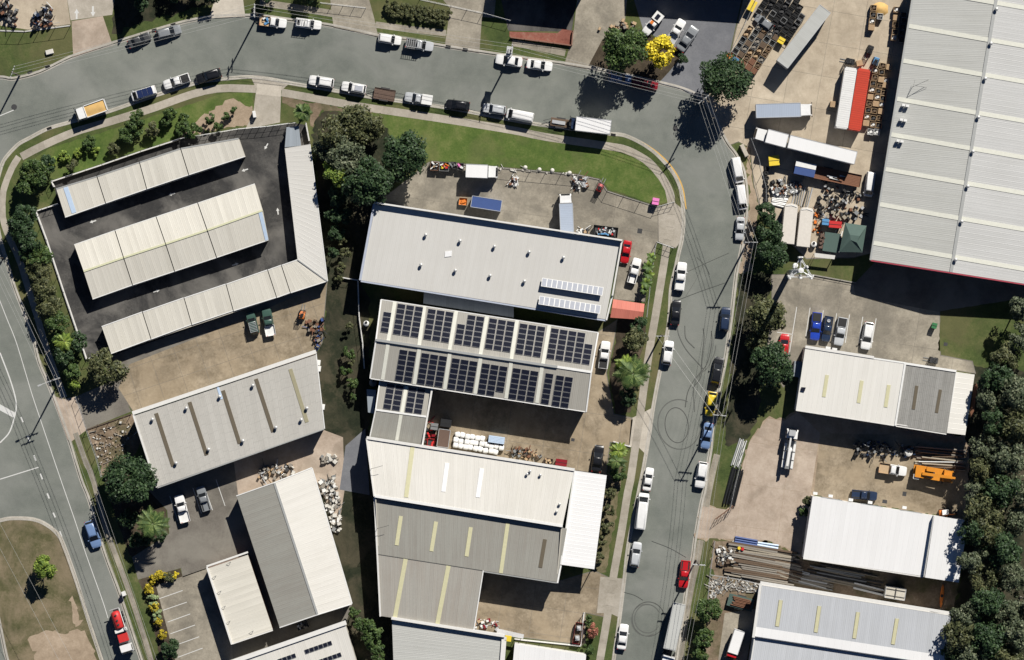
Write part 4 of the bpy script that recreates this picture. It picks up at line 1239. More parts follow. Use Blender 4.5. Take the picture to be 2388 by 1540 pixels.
bb = building('shed', 'ribbed grey-white shed behind a white parapet casting stepped shadow', (1045, 1510))
pl = roof(bb, (914, 1446), (920, 1610), (1160, 1610), (1174, 1487), (4.2, 4.2, 4.3, 4.3), 18, 'roof_zinc')
bar(bb, 'parapet', (913, 1441, 4.3), (1177, 1483, 4.3), 0.5, -0.4, 0.75, 'wall_white')
bar(bb, 'parapet', (1176, 1485, 4.3), (1166, 1610, 4.3), 0.9, -0.4, 0.4, 'wall_white')
walls(bb, [(914, 1446, 4.3), (1174, 1487, 4.3), (1162, 1610, 4.3), (920, 1610, 4.3)], 'wall_cream', 0.05)
mb = MB(); mb.cbox(W(1185, 1489, 4), 1.2, 1.0, 3.6, 4.7, math.radians(-8)); mb.build('sign_box', 'plastic_yellow', bb)
wb = building('shed', 'flat white roofed building south of the loading yard', (1285, 1540))
roof(wb, (1200, 1502), (1367, 1528), (1360, 1610), (1190, 1610), (3.8, 3.8, 3.5, 3.5), 14, 'roof_white')
walls(wb, [(1200, 1502, 3.8), (1367, 1528, 3.8), (1360, 1610, 3.5), (1190, 1610, 3.5)], 'wall_white', 0.05)
wb = building('awning', 'white strip awning along the loading yard wall', (1190, 1475), 'awning')
roof(wb, (1160, 1466), (1222, 1480), (1220, 1490), (1158, 1478), (2.7, 2.7, 2.5, 2.5), 5, 'roof_white')
for x, y in ((1162, 1474), (1190, 1480), (1218, 1486)):
    mb = MB(); p = W3(x, y, 2.5); mb.tube((p.x, p.y, GZ - 0.02), p, 0.06, 6); mb.build('post', 'galvanised', wb)

# ---- huge zinc warehouse in the east
zb = building('warehouse', 'huge ribbed zinc warehouse with pale translucent bands and red south fascia', (2280, 320))
TL, TR, BR, BL = (2139, -60), (2600, 8), (2490, 680), (2032, 605)
R0, R1 = (2333, -60), (2218, 635)
E0, E1 = (2600, -18), (2490, 678)
pw = roof(zb, (2139, -60), (2032, 606), (2218, 635), (2333, -60), (5.5, 5.5, 6.9, 6.9), 58, 'roof_zinc')
pe = roof(zb, (2333, -60), (2218, 635), (2490, 678), (2605, -18), (6.9, 6.9, 5.0, 5.0), 58, 'roof_zinc_pale')
for y in (-30, 57, 138, 227, 310, 391, 473, 563):
    x0 = 2137 - (y + 50) * 0.163
    line_strip(zb, pw, (x0, y + 4), (x0 + 188, y + 37), 10, 'skylight_pale', 'translucent_sheet')
    line_strip(zb, pe, (x0 + 190, y + 37), (x0 + 455, y + 83), 10, 'skylight_pale', 'translucent_sheet')
bar(zb, 'ridge_cap', (2333, -60, 6.92), (2218, 635, 6.92), 0.6, -0.04, 0.10, 'zinc_trim')
bar(zb, 'gutter', (2137, -60, 5.5), (2030, 607, 5.5), 0.35, -0.3, 0.04, 'zinc_trim')
for x, y in ((2323, 22), (2310, 102), (2297, 184), (2281, 274), (2268, 354), (2256, 435), (2242, 517), (2228, 606)):
    p = W3(x, y, 6.9)
    link('roof_vent', VENT, zb, p - parent_loc(zb), (0, 0, 0), (1.1, 1.1, 1.1))
mb = MB(); mb.beam(W3(2031, 608, 5.5), W3(2218, 637, 6.9), 0.2, -1.6, 0.12); mb.build('fascia', 'fascia_red', zb)
mb = MB(); mb.beam(W3(2218, 637, 6.9), W3(2490, 680, 5.0), 0.2, -1.6, 0.12); mb.build('fascia', 'fascia_red', zb)
for x, y in ((2106, 246), (2101, 280), (2093, 329)):
    for dx in (0, 9):
        p = pw.p(x + dx, y + dx * 0.2)
        mb = MB(); mb.cbox((p.x, p.y), 0.6, 0.42, p.z + 0.35, p.z + 0.95, math.radians(-10))
        for sx in (-0.22, 0.22):
            for sy in (-0.14, 0.14):
                mb.tube((p.x + sx, p.y + sy, p.z - 0.05), (p.x + sx, p.y + sy, p.z + 0.4), 0.03, 4)
        mb.build('air_conditioner', 'flashing', zb)
p = pw.p(2127, 204)
mb = MB(); mb.tube(p, p + Vector((0, 0, 1.8)), 0.05, 5); mb.tube(p + Vector((0, 0, 1.7)), p + Vector((2.9, 1.3, 1.4)), 0.04, 5); mb.tube(p + Vector((0.4, 0.2, 1.6)), p + Vector((2.7, -0.1, 0.4)), 0.03, 5); mb.tube(p + Vector((0.4, 1.3, 0.9)), p + Vector((0, 0, 1.7)), 0.03, 4)
mb.build('antenna', 'steel_dark', zb)
walls(zb, [(2139, -60, 5.5), (2333, -60, 6.9), (2605, -18, 5.0), (2490, 678, 5.0), (2218, 635, 6.9), (2032, 606, 5.5)], 'wall_cream', 0.2)

# ---- white building behind the east car park
wb = building('factory', 'white roofed factory with a weathered corrugated middle bay, facing the parked utes', (2070, 910))
q1 = [(1878, 810), (2110, 847), (2087, 992), (1856, 956)]
pa = roof(wb, *q1, (5.2, 5.2, 4.8, 4.8), 20, 'roof_offwhite')
q2 = [(2112, 848), (2229, 868), (2208, 1011), (2089, 992)]
pb = roof(wb, *q2, (5.0, 5.0, 4.6, 4.6), 14, 'roof_weathered')
q3 = [(2229, 868), (2273, 874), (2251, 1015), (2208, 1010)]
pc = roof(wb, q3[0], q3[3], q3[2], q3[1], (4.7, 4.7, 4.3, 4.3), 12, 'roof_offwhite')
for a, c in (((1929, 875), (1921, 926)), ((2010, 888), (2002, 940)), ((2073, 898), (2065, 950))):
    line_strip(wb, pa, a, c, 8.5, 'skylight_cream')
for a, c in (((2138, 900), (2130, 955)), ((2193, 909), (2184, 963))):
    line_strip(wb, pb, a, c, 7.5, 'skylight_brown')
strip(wb, pa, [(1869, 903), (1879, 904), (1876, 913), (1867, 911)], 'solar_cell', 'small_solar_panel', 0.3)
bar(wb, 'parapet', (1878, 809, 5.2), (2038, 834, 5.2), 0.5, -0.3, 0.12, 'wall_white')
bar(wb, 'gutter', (2038, 836, 5.2), (2112, 847, 5.2), 0.3, -0.3, 0.05, 'flashing')
bar(wb, 'gutter', (2112, 848, 5.0), (2230, 866, 5.0), 0.4, -0.3, 0.15, 'flashing')
bar(wb, 'barge_flashing', (2111, 848, 5.25), (2088, 993, 4.85), 0.35, -0.5, 0.08, 'flashing')
bar(wb, 'barge_flashing', (2229, 868, 4.9), (2208, 1011, 4.5), 0.3, -0.3, 0.05, 'flashing')
bar(wb, 'gutter', (1856, 957, 4.8), (2087, 993, 4.8), 0.2, -0.2, 0.03, 'wall_white')
bar(wb, 'gutter', (2089, 994, 4.6), (2207, 1013, 4.6), 0.2, -0.2, 0.03, 'wall_white')
Q = walls(wb, [(1878, 810, 5.2), (2110, 847, 5.2), (2273, 874, 4.3), (2251, 1015, 4.3), (2087, 992, 4.8), (1856, 956, 4.8)], 'wall_white', 0.1)
doors(wb, Q, 0, 4, 3.4, 3.4)
for x, y in ((1931, 812), (1946, 815)):
    mb = MB(); mb.cbox(W(x, y, 4), 0.9, 0.5, 3.6, 4.3, math.radians(-9)); mb.build('air_conditioner', 'flashing', wb)
lt = building('lean_to', 'white and blue-grey lean-to on the west wall of the white factory', (1860, 865))
roof(lt, (1853, 842), (1872, 844), (1868, 882), (1850, 878), (2.6, 2.8, 2.8, 2.6), 3, 'roof_bluegrey')
walls(lt, [(1853, 842, 2.6), (1872, 844, 2.8), (1868, 882, 2.8), (1850, 878, 2.6)], 'wall_white', 0.05)

wb = building('factory', 'plain bright white roof with a lower bay under overhanging gum branches', (2040, 1250))
pa = roof(wb, (1895, 1158), (2177, 1203), (2152, 1344), (1873, 1302), (5.4, 5.4, 4.9, 4.9), 24, 'roof_white')
pb = roof(wb, (2179, 1203), (2257, 1215), (2236, 1359), (2157, 1347), (6.6, 6.6, 6.1, 6.1), 7, 'roof_white')
mb = MB(); mb.beam(W3(2178, 1203, 6.6), W3(2155, 1346, 6.1), 0.1, -1.5, -0.02); mb.build('step_wall', 'wall_white', wb)
bar(wb, 'gutter', (1873, 1303, 4.9), (2152, 1346, 4.9), 0.2, -0.2, 0.03, 'wall_white')
Q = walls(wb, [(1895, 1158, 5.4), (2177, 1203, 5.4), (2257, 1215, 6.5), (2236, 1359, 6.0), (2154, 1345, 4.9), (1873, 1302, 4.9)], 'wall_white', 0.1)
doors(wb, Q, 0, 3, 4, 4)
for x, y in ((1901, 1151), (1937, 1157), (1984, 1166), (2029, 1172), (2109, 1184)):
    mb = MB(); mb.cbox(W(x, y, 4), 0.8, 0.5, 3.5, 4.3, math.radians(-9)); mb.build('air_conditioner', 'flashing', wb)

rb = building('factory', 'long blue-grey corrugated factory with cream skylights and leaf litter', (1990, 1470))
pa = roof(rb, (1777, 1366), (2218, 1437), (2207, 1530), (1763, 1462), (5.8, 5.8, 5.4, 5.4), 46, 'roof_zinc_blue')
pa2 = roof(rb, (1763, 1462), (2207, 1530), (2203, 1552), (1759, 1484), (5.4, 5.4, 5.35, 5.35), 24, 'roof_white')
pb = roof(rb, (1759, 1487), (2203, 1555), (2190, 1660), (1742, 1592), (4.7, 4.7, 4.4, 4.4), 46, 'roof_zinc_blue')
mb = MB(); mb.beam(W3(1759, 1485, 5.3), W3(2203, 1553, 5.3), 0.1, -0.9, -0.04); mb.build('step_wall', 'wall_blue', rb)
for a, c in (((1821, 1400), (1812, 1461)), ((1911, 1414), (1902, 1475)), ((2001, 1428), (1992, 1489)), ((2092, 1443), (2082, 1503))):
    line_strip(rb, pa, a, c, 9.5, 'skylight_olive')
    line_strip(rb, pa, a, c, 7.5, 'skylight_cream', 'skylight_pane', 0.10)
bar(rb, 'parapet', (1773, 1359, 5.8), (2221, 1431, 5.8), 0.5, -0.4, 0.2, 'wall_white')
bar(rb, 'parapet', (1774, 1361, 5.8), (1757, 1487, 5.4), 0.5, -0.4, 0.2, 'wall_white')
walls(rb, [(1777, 1366, 5.7), (2218, 1437, 5.7), (2190, 1660, 4.4), (1742, 1592, 4.4)], 'wall_white', 0.05)

# ---- buildings just north of the lots whose shade falls on them
def plain_block(name, label, quad, hh, mat, wmat, n):
    c = (sum(p[0] for p in quad) / 4, sum(p[1] for p in quad) / 4)
    b = building(name, label, c)
    roof(b, *quad, (hh, hh, hh - 0.4, hh - 0.4), n, mat)
    Q = walls(b, [(*quad[0], hh), (*quad[1], hh), (*quad[2], hh - 0.4), (*quad[3], hh - 0.4)], wmat, 0.1)
    doors(b, Q, 2, 3, 3, 3)
    return b
plain_block('shop', 'blue-walled shop north of the brick apron, mostly beyond the lot', [(1185, -150), (1385, -130), (1366, -22), (1166, -42)], 6.6, 'roof_grey', 'wall_blue', 16)
plain_block('warehouse', 'warehouse shading the car lot with the parked utes', [(1500, -170), (1785, -170), (1770, -30), (1500, -48)], 6.2, 'roof_light', 'wall_cream', 22)
plain_block('shop', 'dark two-storey shop behind the garden of the northern driveway', [(300, -180), (400, -200), (385, -100), (318, -6)], 8.0, 'roof_grey', 'wall_grey', 12)
# ------------------------------------------------------------------ vehicles (x forward, z up from the tyres)
def body_ring(x, w, zl, zm, zt, crown=0.03):
    return [(x, -w * 0.92, zl), (x, -w, zl + 0.12), (x, -w, zm), (x, -w * 0.90, zt), (x, -w * 0.45, zt + crown), (x, 0, zt + crown * 1.3), (x, w * 0.45, zt + crown),
            (x, w * 0.90, zt), (x, w, zm), (x, w, zl + 0.12), (x, w * 0.92, zl)]

def lower_body(L, Wd, st):
    """st: (fraction of length from rear -0.5 to front 0.5, half-width factor, shoulder z)"""
    mb = MB()
    mb.rings([body_ring(f * L, Wd / 2 * k, 0.24 if abs(f) < 0.47 else 0.34, zt - 0.20, zt) for f, k, zt in st])
    return mb

def cabin(mb, xrb, xrr, xfr, xfb, Wd, zb, zt, wr=0.80):
    """the greenhouse in body colour: base and roof outline"""
    wb = Wd / 2 * 0.90
    wt = Wd / 2 * wr
    base = [(xrb, -wb * 0.95, zb), (xfb, -wb * 0.93, zb), (xfb, 0, zb), (xfb, wb * 0.93, zb), (xrb, wb * 0.95, zb), (xrb, 0, zb)]
    top = [(xrr, -wt * 0.95, zt - 0.03), (xfr, -wt * 0.95, zt - 0.03), (xfr, 0, zt - 0.03), (xfr, wt * 0.95, zt - 0.03), (xrr, wt * 0.95, zt - 0.03), (xrr, 0, zt - 0.03)]
    mb.rings([base, top])
    return wb, wt

def glass_quad(a, b, c, d, m=0.07, out=(0, 0, 0)):
    """a pane inset from the four corners a b c d"""
    P = [Vector(p) for p in (a, b, c, d)]
    ctr = sum(P, Vector()) / 4
    n = (P[1] - P[0]).cross(P[3] - P[0]).normalized()
    if n.dot(Vector(out)) < 0:
        n = -n
    Q = []
    for p in P:
        dv = ctr - p
        Q.append(p + dv.normalized() * m + n * 0.015)
    mb = MB()
    R = [q - n * 0.03 for q in Q]
    mb.rings([R, Q])
    return mb

def wheel_mesh(r, w):
    t = MB()
    R = []
    for rr, y in ((r * 0.62, -w / 2), (r * 0.94, -w / 2), (r, -w * 0.3), (r, w * 0.3), (r * 0.94, w / 2), (r * 0.62, w / 2)):
        R.append([(rr * math.cos(a * math.pi / 7), y, rr * math.sin(a * math.pi / 7)) for a in range(14)])
    t.rings(R)
    k = MB()
    R = []
    for rr, y in ((r * 0.6, -w / 2 - 0.012), (r * 0.6, w / 2 + 0.012)):
        R.append([(rr * math.cos(a * math.pi / 5), y, rr * math.sin(a * math.pi / 5)) for a in range(10)])
    k.rings(R)
    return t.mesh('tyre', 'tyre', True), k.mesh('rim', 'rim')
WHEEL = wheel_mesh(0.33, 0.22)
WHEEL_T = wheel_mesh(0.48, 0.28)

SPEC = {
    # L, W, stations, cabin (xrb, xrr, xfr, xfb), z roof, wheel xs
    'sedan': dict(L=4.75, W=1.82, H=1.44, st=[(-0.5, 0.62, 0.80), (-0.49, 0.80, 0.90), (-0.465, 0.91, 0.97), (-0.42, 0.97, 1.0), (-0.30, 1, 1.0), (0.0, 1, 0.96), (0.2, 1, 0.95), (0.36, 0.98, 0.90), (0.43, 0.94, 0.84), (0.47, 0.86, 0.76), (0.492, 0.72, 0.68), (0.5, 0.50, 0.62)],
                  cab=(-1.72, -1.02, 0.22, 1.02), wx=(-1.35, 1.38)),
    'hatch': dict(L=4.2, W=1.76, H=1.50, st=[(-0.5, 0.66, 0.85), (-0.49, 0.82, 0.93), (-0.465, 0.92, 0.98), (-0.41, 0.98, 1.0), (-0.2, 1, 1.0), (0.1, 1, 0.98), (0.3, 1, 0.95), (0.41, 0.95, 0.87), (0.465, 0.87, 0.79), (0.49, 0.74, 0.72), (0.5, 0.52, 0.65)],
                  cab=(-1.98, -1.55, 0.25, 1.05), wx=(-1.25, 1.28)),
    'wagon': dict(L=4.8, W=1.84, H=1.52, st=[(-0.5, 0.66, 0.85), (-0.49, 0.82, 0.93), (-0.465, 0.92, 0.98), (-0.41, 0.98, 1.0), (-0.2, 1, 1.0), (0.1, 1, 0.98), (0.3, 1, 0.94), (0.41, 0.95, 0.87), (0.465, 0.87, 0.79), (0.49, 0.74, 0.72), (0.5, 0.52, 0.65)],
                  cab=(-2.28, -1.92, 0.25, 1.10), wx=(-1.4, 1.42)),
    'suv': dict(L=4.75, W=1.90, H=1.78, st=[(-0.5, 0.74, 0.95), (-0.488, 0.88, 1.08), (-0.46, 0.95, 1.11), (-0.42, 0.98, 1.14), (-0.2, 1, 1.14), (0.1, 1, 1.12), (0.3, 1, 1.10), (0.41, 0.97, 1.04), (0.47, 0.90, 0.95), (0.492, 0.78, 0.86), (0.5, 0.60, 0.78)],
                cab=(-2.25, -1.98, 0.30, 1.02), wx=(-1.38, 1.40)),
    'van': dict(L=5.1, W=1.92, H=2.0, st=[(-0.5, 0.90, 1.0), (-0.49, 0.96, 1.15), (-0.42, 1, 1.18), (0.0, 1, 1.18), (0.3, 1, 1.18), (0.42, 0.98, 1.10), (0.48, 0.90, 1.0), (0.5, 0.80, 0.85)],
                cab=(-2.48, -2.38, 1.40, 2.15), wx=(-1.5, 1.55)),
    'van_long': dict(L=6.6, W=2.05, H=2.45, st=[(-0.5, 0.92, 1.2), (-0.49, 0.97, 1.3), (-0.42, 1, 1.3), (0.0, 1, 1.3), (0.3, 1, 1.3), (0.42, 0.98, 1.15), (0.48, 0.90, 1.0), (0.5, 0.80, 0.85)],
                     cab=(-3.25, -3.18, 1.75, 2.65), wx=(-2.0, 2.1)),
    'ute': dict(L=5.25, W=1.88, H=1.78, st=[(-0.5, 0.94, 1.02), (-0.49, 0.98, 1.10), (-0.2, 1, 1.10), (-0.12, 1, 1.10), (0.1, 1, 1.10), (0.3, 1, 1.08), (0.41, 0.97, 1.03), (0.47, 0.90, 0.95), (0.492, 0.78, 0.86), (0.5, 0.60, 0.78)],
                cab=(-0.85, -0.68, 0.42, 1.15), wx=(-1.55, 1.6)),
    'ute_tray': dict(L=5.3, W=1.88, H=1.78, st=[(-0.12, 0.98, 1.05), (-0.11, 1, 1.10), (0.0, 1, 1.10), (0.1, 1, 1.10), (0.3, 1, 1.08), (0.41, 0.97, 1.03), (0.47, 0.90, 0.95), (0.492, 0.78, 0.86), (0.5, 0.60, 0.78)],
                     cab=(-0.60, -0.45, 0.45, 1.18), wx=(-1.55, 1.6)),
}
CAR_MESH = {}
def car_parts(kind):
    if kind in CAR_MESH:
        return CAR_MESH[kind]
    s = SPEC[kind]
    L, Wd = s['L'], s['W']
    parts = []
    mb = lower_body(L, Wd, s['st'])
    xrb, xrr, xfr, xfb = s['cab']
    zb = [t for t in s['st'] if t[0] * L <= 0.3][-1][2] - 0.02
    zt = s['H']
    wb, wt = cabin(mb, xrb, xrr, xfr, xfb, Wd, zb, zt)
    if kind == 'ute':
        # tub: walls stay, floor drops
        pass
    parts.append(('body', mb.mesh('body', 'paint_white_car', False), 'paint'))
    wbb, wtt = wb * 0.93, wt * 0.95
    parts.append(('windscreen', glass_quad((xfb, -wbb, zb), (xfb, wbb, zb), (xfr, wtt, zt - 0.03), (xfr, -wtt, zt - 0.03), 0.05, (1, 0, 0.6)).mesh('windscreen', 'car_glass'), None))
    if kind not in ('ute_tray', 'van', 'van_long'):
        parts.append(('rear_window', glass_quad((xrb, -wbb, zb), (xrb, wbb, zb), (xrr, wtt, zt - 0.03), (xrr, -wtt, zt - 0.03), 0.06, (-1, 0, 0.6)).mesh('rear_window', 'car_glass'), None))
    elif kind == 'ute_tray':
        parts.append(('rear_window', glass_quad((xrb, -wbb, zb), (xrb, wbb, zb), (xrr, wtt, zt - 0.03), (xrr, -wtt, zt - 0.03), 0.2, (-1, 0, 0.2)).mesh('rear_window', 'car_glass'), None))
    xa, xb_ = (xrb, xrr) if kind not in ('van', 'van_long') else (0.6, 0.5)
    for sg in (-1, 1):
        parts.append(('side_window', glass_quad((xa + 0.1, sg * wb * 0.94, zb), (xfb - 0.1, sg * wb * 0.93, zb), (xfr - 0.02, sg * wtt, zt - 0.03), (xb_ + 0.05, sg * wtt, zt - 0.03), 0.08, (0, sg, 0.3)).mesh('side_window', 'car_glass'), None))
    # roof skin, a few millimetres proud of the cabin
    r = MB()
    wq = wt * 0.93
    xr2, xf2 = xrr + 0.06, xfr - 0.04
    r.rings([[(xr2, -wq, zt - 0.03), (xf2, -wq, zt - 0.03), (xf2, wq, zt - 0.03), (xr2, wq, zt - 0.03)],
             [(xr2 + 0.02, -wq * 0.96, zt + 0.012), (xf2 - 0.02, -wq * 0.96, zt + 0.012), (xf2 - 0.02, wq * 0.96, zt + 0.012), (xr2 + 0.02, wq * 0.96, zt + 0.012)],
             [(xr2 + 0.2, -wq * 0.6, zt + 0.035), (xf2 - 0.2, -wq * 0.6, zt + 0.035), (xf2 - 0.2, wq * 0.6, zt + 0.035), (xr2 + 0.2, wq * 0.6, zt + 0.035)]])
    parts.append(('roof', r.mesh('roof', 'paint_white_car', True), 'paint'))
    for sg in (-1, 1):
        h = MB(); h.cbox((L * 0.462, sg * Wd * 0.34), 0.22, 0.26, 0.60, 0.74, sg * -0.5); parts.append(('headlight', h.mesh('headlight', 'headlight'), None))
        h = MB(); h.cbox((-L * 0.492, sg * Wd * 0.38), 0.10, 0.26, 0.72, 0.90); parts.append(('tail_light', h.mesh('tail_light', 'tail_light'), None))
        h = MB(); h.cbox((xfb - 0.28, sg * Wd * 0.545), 0.14, 0.22, zb + 0.02, zb + 0.17); parts.append(('mirror', h.mesh('mirror', 'paint_white_car'), 'paint'))
    for nm, x in (('bumper', L * 0.485), ('bumper', -L * 0.485)):
        if kind == 'ute_tray' and x < 0:
            continue
        h = MB(); h.box(x - 0.07, x + 0.05, -Wd * 0.30, Wd * 0.30, 0.34, 0.52); parts.append((nm, h.mesh(nm, 'chassis_black'), None))
    CAR_MESH[kind] = parts
    return parts

def set_mat(o, m):
    o.material_slots[0].link = 'OBJECT'
    o.material_slots[0].material = MATS[m]

def add_wheel(root, x, y, r=0.33, big=False):
    t, k = WHEEL_T if big else WHEEL
    w = link('wheel', t, root, (x, y, r))
    link('rim', k, w)
    return w

def frame_of(front, rear, h=0.0):
    a, b = Vector((*W(*front), 0)), Vector((*W(*rear), 0))
    d = a - b
    return (a + b) / 2, math.atan2(d.y, d.x), d.length

def place(name, label, cat, front, rear, z, group=None):
    c, a, ln = frame_of(front, rear)
    return thing(name, label, cat, (c.x, c.y, z), a, group), ln

def lpart(root, name, mb, mat, smooth=False):
    """a part given in the thing's own axes"""
    return link(name, mb.mesh(name, mat, smooth), root)

def car(kind, front, rear, paint, label, z=0.0, cat=None, group=None, extra=None, **kw):
    names = {'ute': 'pickup_truck', 'ute_tray': 'pickup_truck', 'van': 'van', 'van_long': 'van', 'suv': 'parked_car', 'sedan': 'parked_car', 'hatch': 'parked_car', 'wagon': 'parked_car'}
    cats = {'ute': 'pickup', 'ute_tray': 'pickup', 'van': 'van', 'van_long': 'van'}
    root, ln = place(names[kind], label, cat or cats.get(kind, 'car'), front, rear, z, group)
    s = SPEC[kind]
    k = min(1.12, max(0.92, ln / s['L']))
    root.scale = (k, k, k)
    for nm, me, p in car_parts(kind):
        o = link(nm, me, root)
        if p:
            set_mat(o, 'paint_' + paint + '_car')
    for x in s['wx']:
        for sg in (-1, 1):
            add_wheel(root, x, sg * (s['W'] / 2 - 0.13))
    L, Wd = s['L'], s['W']
    if kind == 'ute':
        tub(root, L, Wd, paint, kw.get('tray', 'open'))
    if kind == 'ute_tray':
        m = MB(); m.box(-L * 0.5, 0.6, -0.45, 0.45, 0.42, 0.62); lpart(root, 'chassis', m, 'chassis_black')
        tray(root, -L * 0.5, -0.70, 1.86, kw.get('tray_mat', 'alloy'), kw.get('bed_mat', 'wood_grey'), kw.get('walls', 0.28))
    if extra:
        extra(root, L, Wd, s['H'])
    return root

def tub(root, L, Wd, paint, mode):
    x0, x1 = -L * 0.475, -0.95
    w = Wd * 0.41
    if mode == 'open':
        m = MB(); m.box(x0, x1, -w, w, 1.10, 1.125); o = lpart(root, 'tray_liner', m, 'chassis_black')
        m = MB()
        m.box(x0 - 0.03, x1 + 0.03, -w - 0.09, -w, 1.08, 1.20); m.box(x0 - 0.03, x1 + 0.03, w, w + 0.09, 1.08, 1.20)
        m.box(x0 - 0.10, x0, -w, w, 1.08, 1.20)
        o = lpart(root, 'tub_rail', m, 'paint_white_car'); set_mat(o, 'paint_' + paint + '_car')
    elif mode == 'black_cover':
        m = MB(); m.rings([[(x0, -w, 1.10), (x1, -w, 1.10), (x1, w, 1.10), (x0, w, 1.10)], [(x0 + .04, -w + .04, 1.19), (x1 - .04, -w + .04, 1.19), (x1 - .04, w - .04, 1.19), (x0 + .04, w - .04, 1.19)]])
        lpart(root, 'tonneau_cover', m, 'chassis_black')
    elif mode == 'white_cover':
        m = MB(); m.rings([[(x0, -w, 1.10), (x1, -w, 1.10), (x1, w, 1.10), (x0, w, 1.10)], [(x0 + .04, -w + .04, 1.21), (x1 - .04, -w + .04, 1.21), (x1 - .04, w - .04, 1.21), (x0 + .04, w - .04, 1.21)]])
        lpart(root, 'tonneau_cover', m, 'plastic_white')
    elif mode == 'canopy':
        m = MB(); w2 = w + 0.06
        m.rings([[(x0, -w2, 1.08), (x1, -w2, 1.08), (x1, w2, 1.08), (x0, w2, 1.08)], [(x0 + .12, -w2 + .12, 1.78), (x1, -w2 + .12, 1.78), (x1, w2 - .12, 1.78), (x0 + .12, w2 - .12, 1.78)]])
        o = lpart(root, 'canopy', m, 'paint_white_car'); set_mat(o, 'paint_' + paint + '_car')

def tray(root, x0, x1, wd, mat, bed, wall=0.28, z=0.86):
    m = MB(); m.box(x0, x1, -wd / 2, wd / 2, z - 0.1, z); lpart(root, 'tray_bed', m, bed)
    if wall:
        for a in ((x0, x1, -wd / 2 - 0.04, -wd / 2 + 0.0), (x0, x1, wd / 2, wd / 2 + 0.04), (x0 - 0.04, x0, -wd / 2, wd / 2), (x1, x1 + 0.04, -wd / 2, wd / 2)):
            m = MB(); m.box(*a, z - 0.1, z + wall); lpart(root, 'tray_side', m, mat)

def ladder_rack(root, L, Wd, H, x0=-2.4, x1=0.6, z=1.95, n=5, mat='alloy'):
    m = MB()
    for sg in (-1, 1):
        m.tube((x0, sg * 0.72, z), (x1, sg * 0.72, z), 0.04, 5)
        for x in (x0 + 0.1, x1 - 0.1):
            m.tube((x, sg * 0.72, z), (x, sg * 0.74, 1.1 if x < -0.7 else H - 0.1), 0.035, 5)
    for i in range(n):
        x = x0 + 0.1 + (x1 - x0 - 0.2) * i / (n - 1)
        m.tube((x, -0.74, z), (x, 0.74, z), 0.05, 5)
    lpart(root, 'roof_rack', m, mat)

def roof_bits(n, x0, dx, w, d, z, mat, name='solar_panel'):
    def f(root, L, Wd, H):
        for i in range(n):
            m = MB(); m.box(x0 + i * dx - w / 2, x0 + i * dx + w / 2, -d / 2, d / 2, z, z + 0.05); lpart(root, name, m, mat)
            m = MB()
            for sy in (-d / 2 + 0.1, d / 2 - 0.1):
                m.box(x0 + i * dx - 0.05, x0 + i * dx + 0.05, sy - 0.04, sy + 0.04, H - 0.02, z)
            lpart(root, 'panel_mount', m, 'chassis_black')
    return f

# ---- along the top street
ks = 'cars parked along the kerb'
car('sedan', (352, 83), (301, 106), 'dark_grey', 'dark grey sedan parked by the northern garden, behind a longer grey car', group=ks)
car('wagon', (423, 68), (366, 84), 'grey', 'mid grey wagon parked in front of a dark sedan at the northern kerb', group=ks)
car('van', (308, 228), (365, 210), 'white', 'white camper van with three blue solar panels on its roof', group=ks, extra=roof_bits(3, -1.45, 1.05, 0.98, 1.55, 2.06, 'solar_cell_blue'))
car('ute', (383, 201), (443, 181), 'white', 'white pickup with a black tub cover beside the footpath', tray='black_cover', group=ks)
car('suv', (459, 187), (516, 170), 'black', 'black four wheel drive parked just before the storage driveway', group=ks)
def load(root, L, Wd, H):
    for i in range(5):
        m = MB(); m.cbox((rnd.uniform(-2.2, -0.9), rnd.uniform(-0.6, 0.6)), rnd.uniform(0.3, 0.9), rnd.uniform(0.2, 0.5), 0.86, rnd.uniform(1.0, 1.3), rnd.uniform(0, 3))
        lpart(root, 'tool_box', m, rnd.choice(['wood_dark', 'cardboard', 'plastic_blue', 'plastic_white']))
car('ute_tray', (669, 57), (607, 49), 'white', 'white pickup with a pale open tray carrying blue and brown tools', tray_mat='wood_pale', bed_mat='cardboard', extra=load, group=ks)
def racks8(root, L, Wd, H):
    ladder_rack(root, L, Wd, H, -2.4, 0.5, 1.98, 6)
    m = MB(); m.box(-2.2, -1.6, -0.5, 0.5, 1.80, 1.84); lpart(root, 'canopy_hatch', m, 'car_glass')
car('ute', (750, 61), (690, 53), 'white', 'white pickup with canopy, roof bars and ladder rack', tray='canopy', extra=racks8, group=ks)
car('suv', (935, 97), (884, 89), 'white', 'white four wheel drive parked before the ladder-rack pickup on the north kerb', group=ks)
car('ute_tray', (1011, 111), (947, 101), 'silver', 'silver pickup with dark tray under an alloy ladder rack', bed_mat='steel_dark', extra=lambda r, L, w, h: ladder_rack(r, L, w, h, -2.5, 0.55, 1.98, 8), group=ks)
car('sedan', (1156, 138), (1218, 147), 'white', 'white sedan under the power pole with the transformer', group=ks)
car('sedan', (1288, 157), (1228, 149), 'white', 'white sedan with dark windows alone beside the east end of the northern grass verge', group=ks)
car('suv', (721, 187), (779, 196), 'white', 'white four wheel drive by the footpath near the fan palm', group=ks)
car('suv', (797, 201), (854, 211), 'white', 'white four wheel drive with a roof panel, towing the brown trailer', group=ks, extra=roof_bits(1, -1.0, 1, 1.5, 0.95, 1.86, 'solar_cell_pale'))
car('ute_tray', (944, 226), (1008, 236), 'silver', 'silver pickup with a white covered tray behind the brown trailer', group=ks, walls=0.7, tray_mat='plastic_white', bed_mat='plastic_white',
    extra=lambda r, L, w, h: lpart(r, 'tray_cover', MB().box(-L * 0.5, -0.70, -0.93, 0.93, 1.52, 1.60), 'plastic_white'))
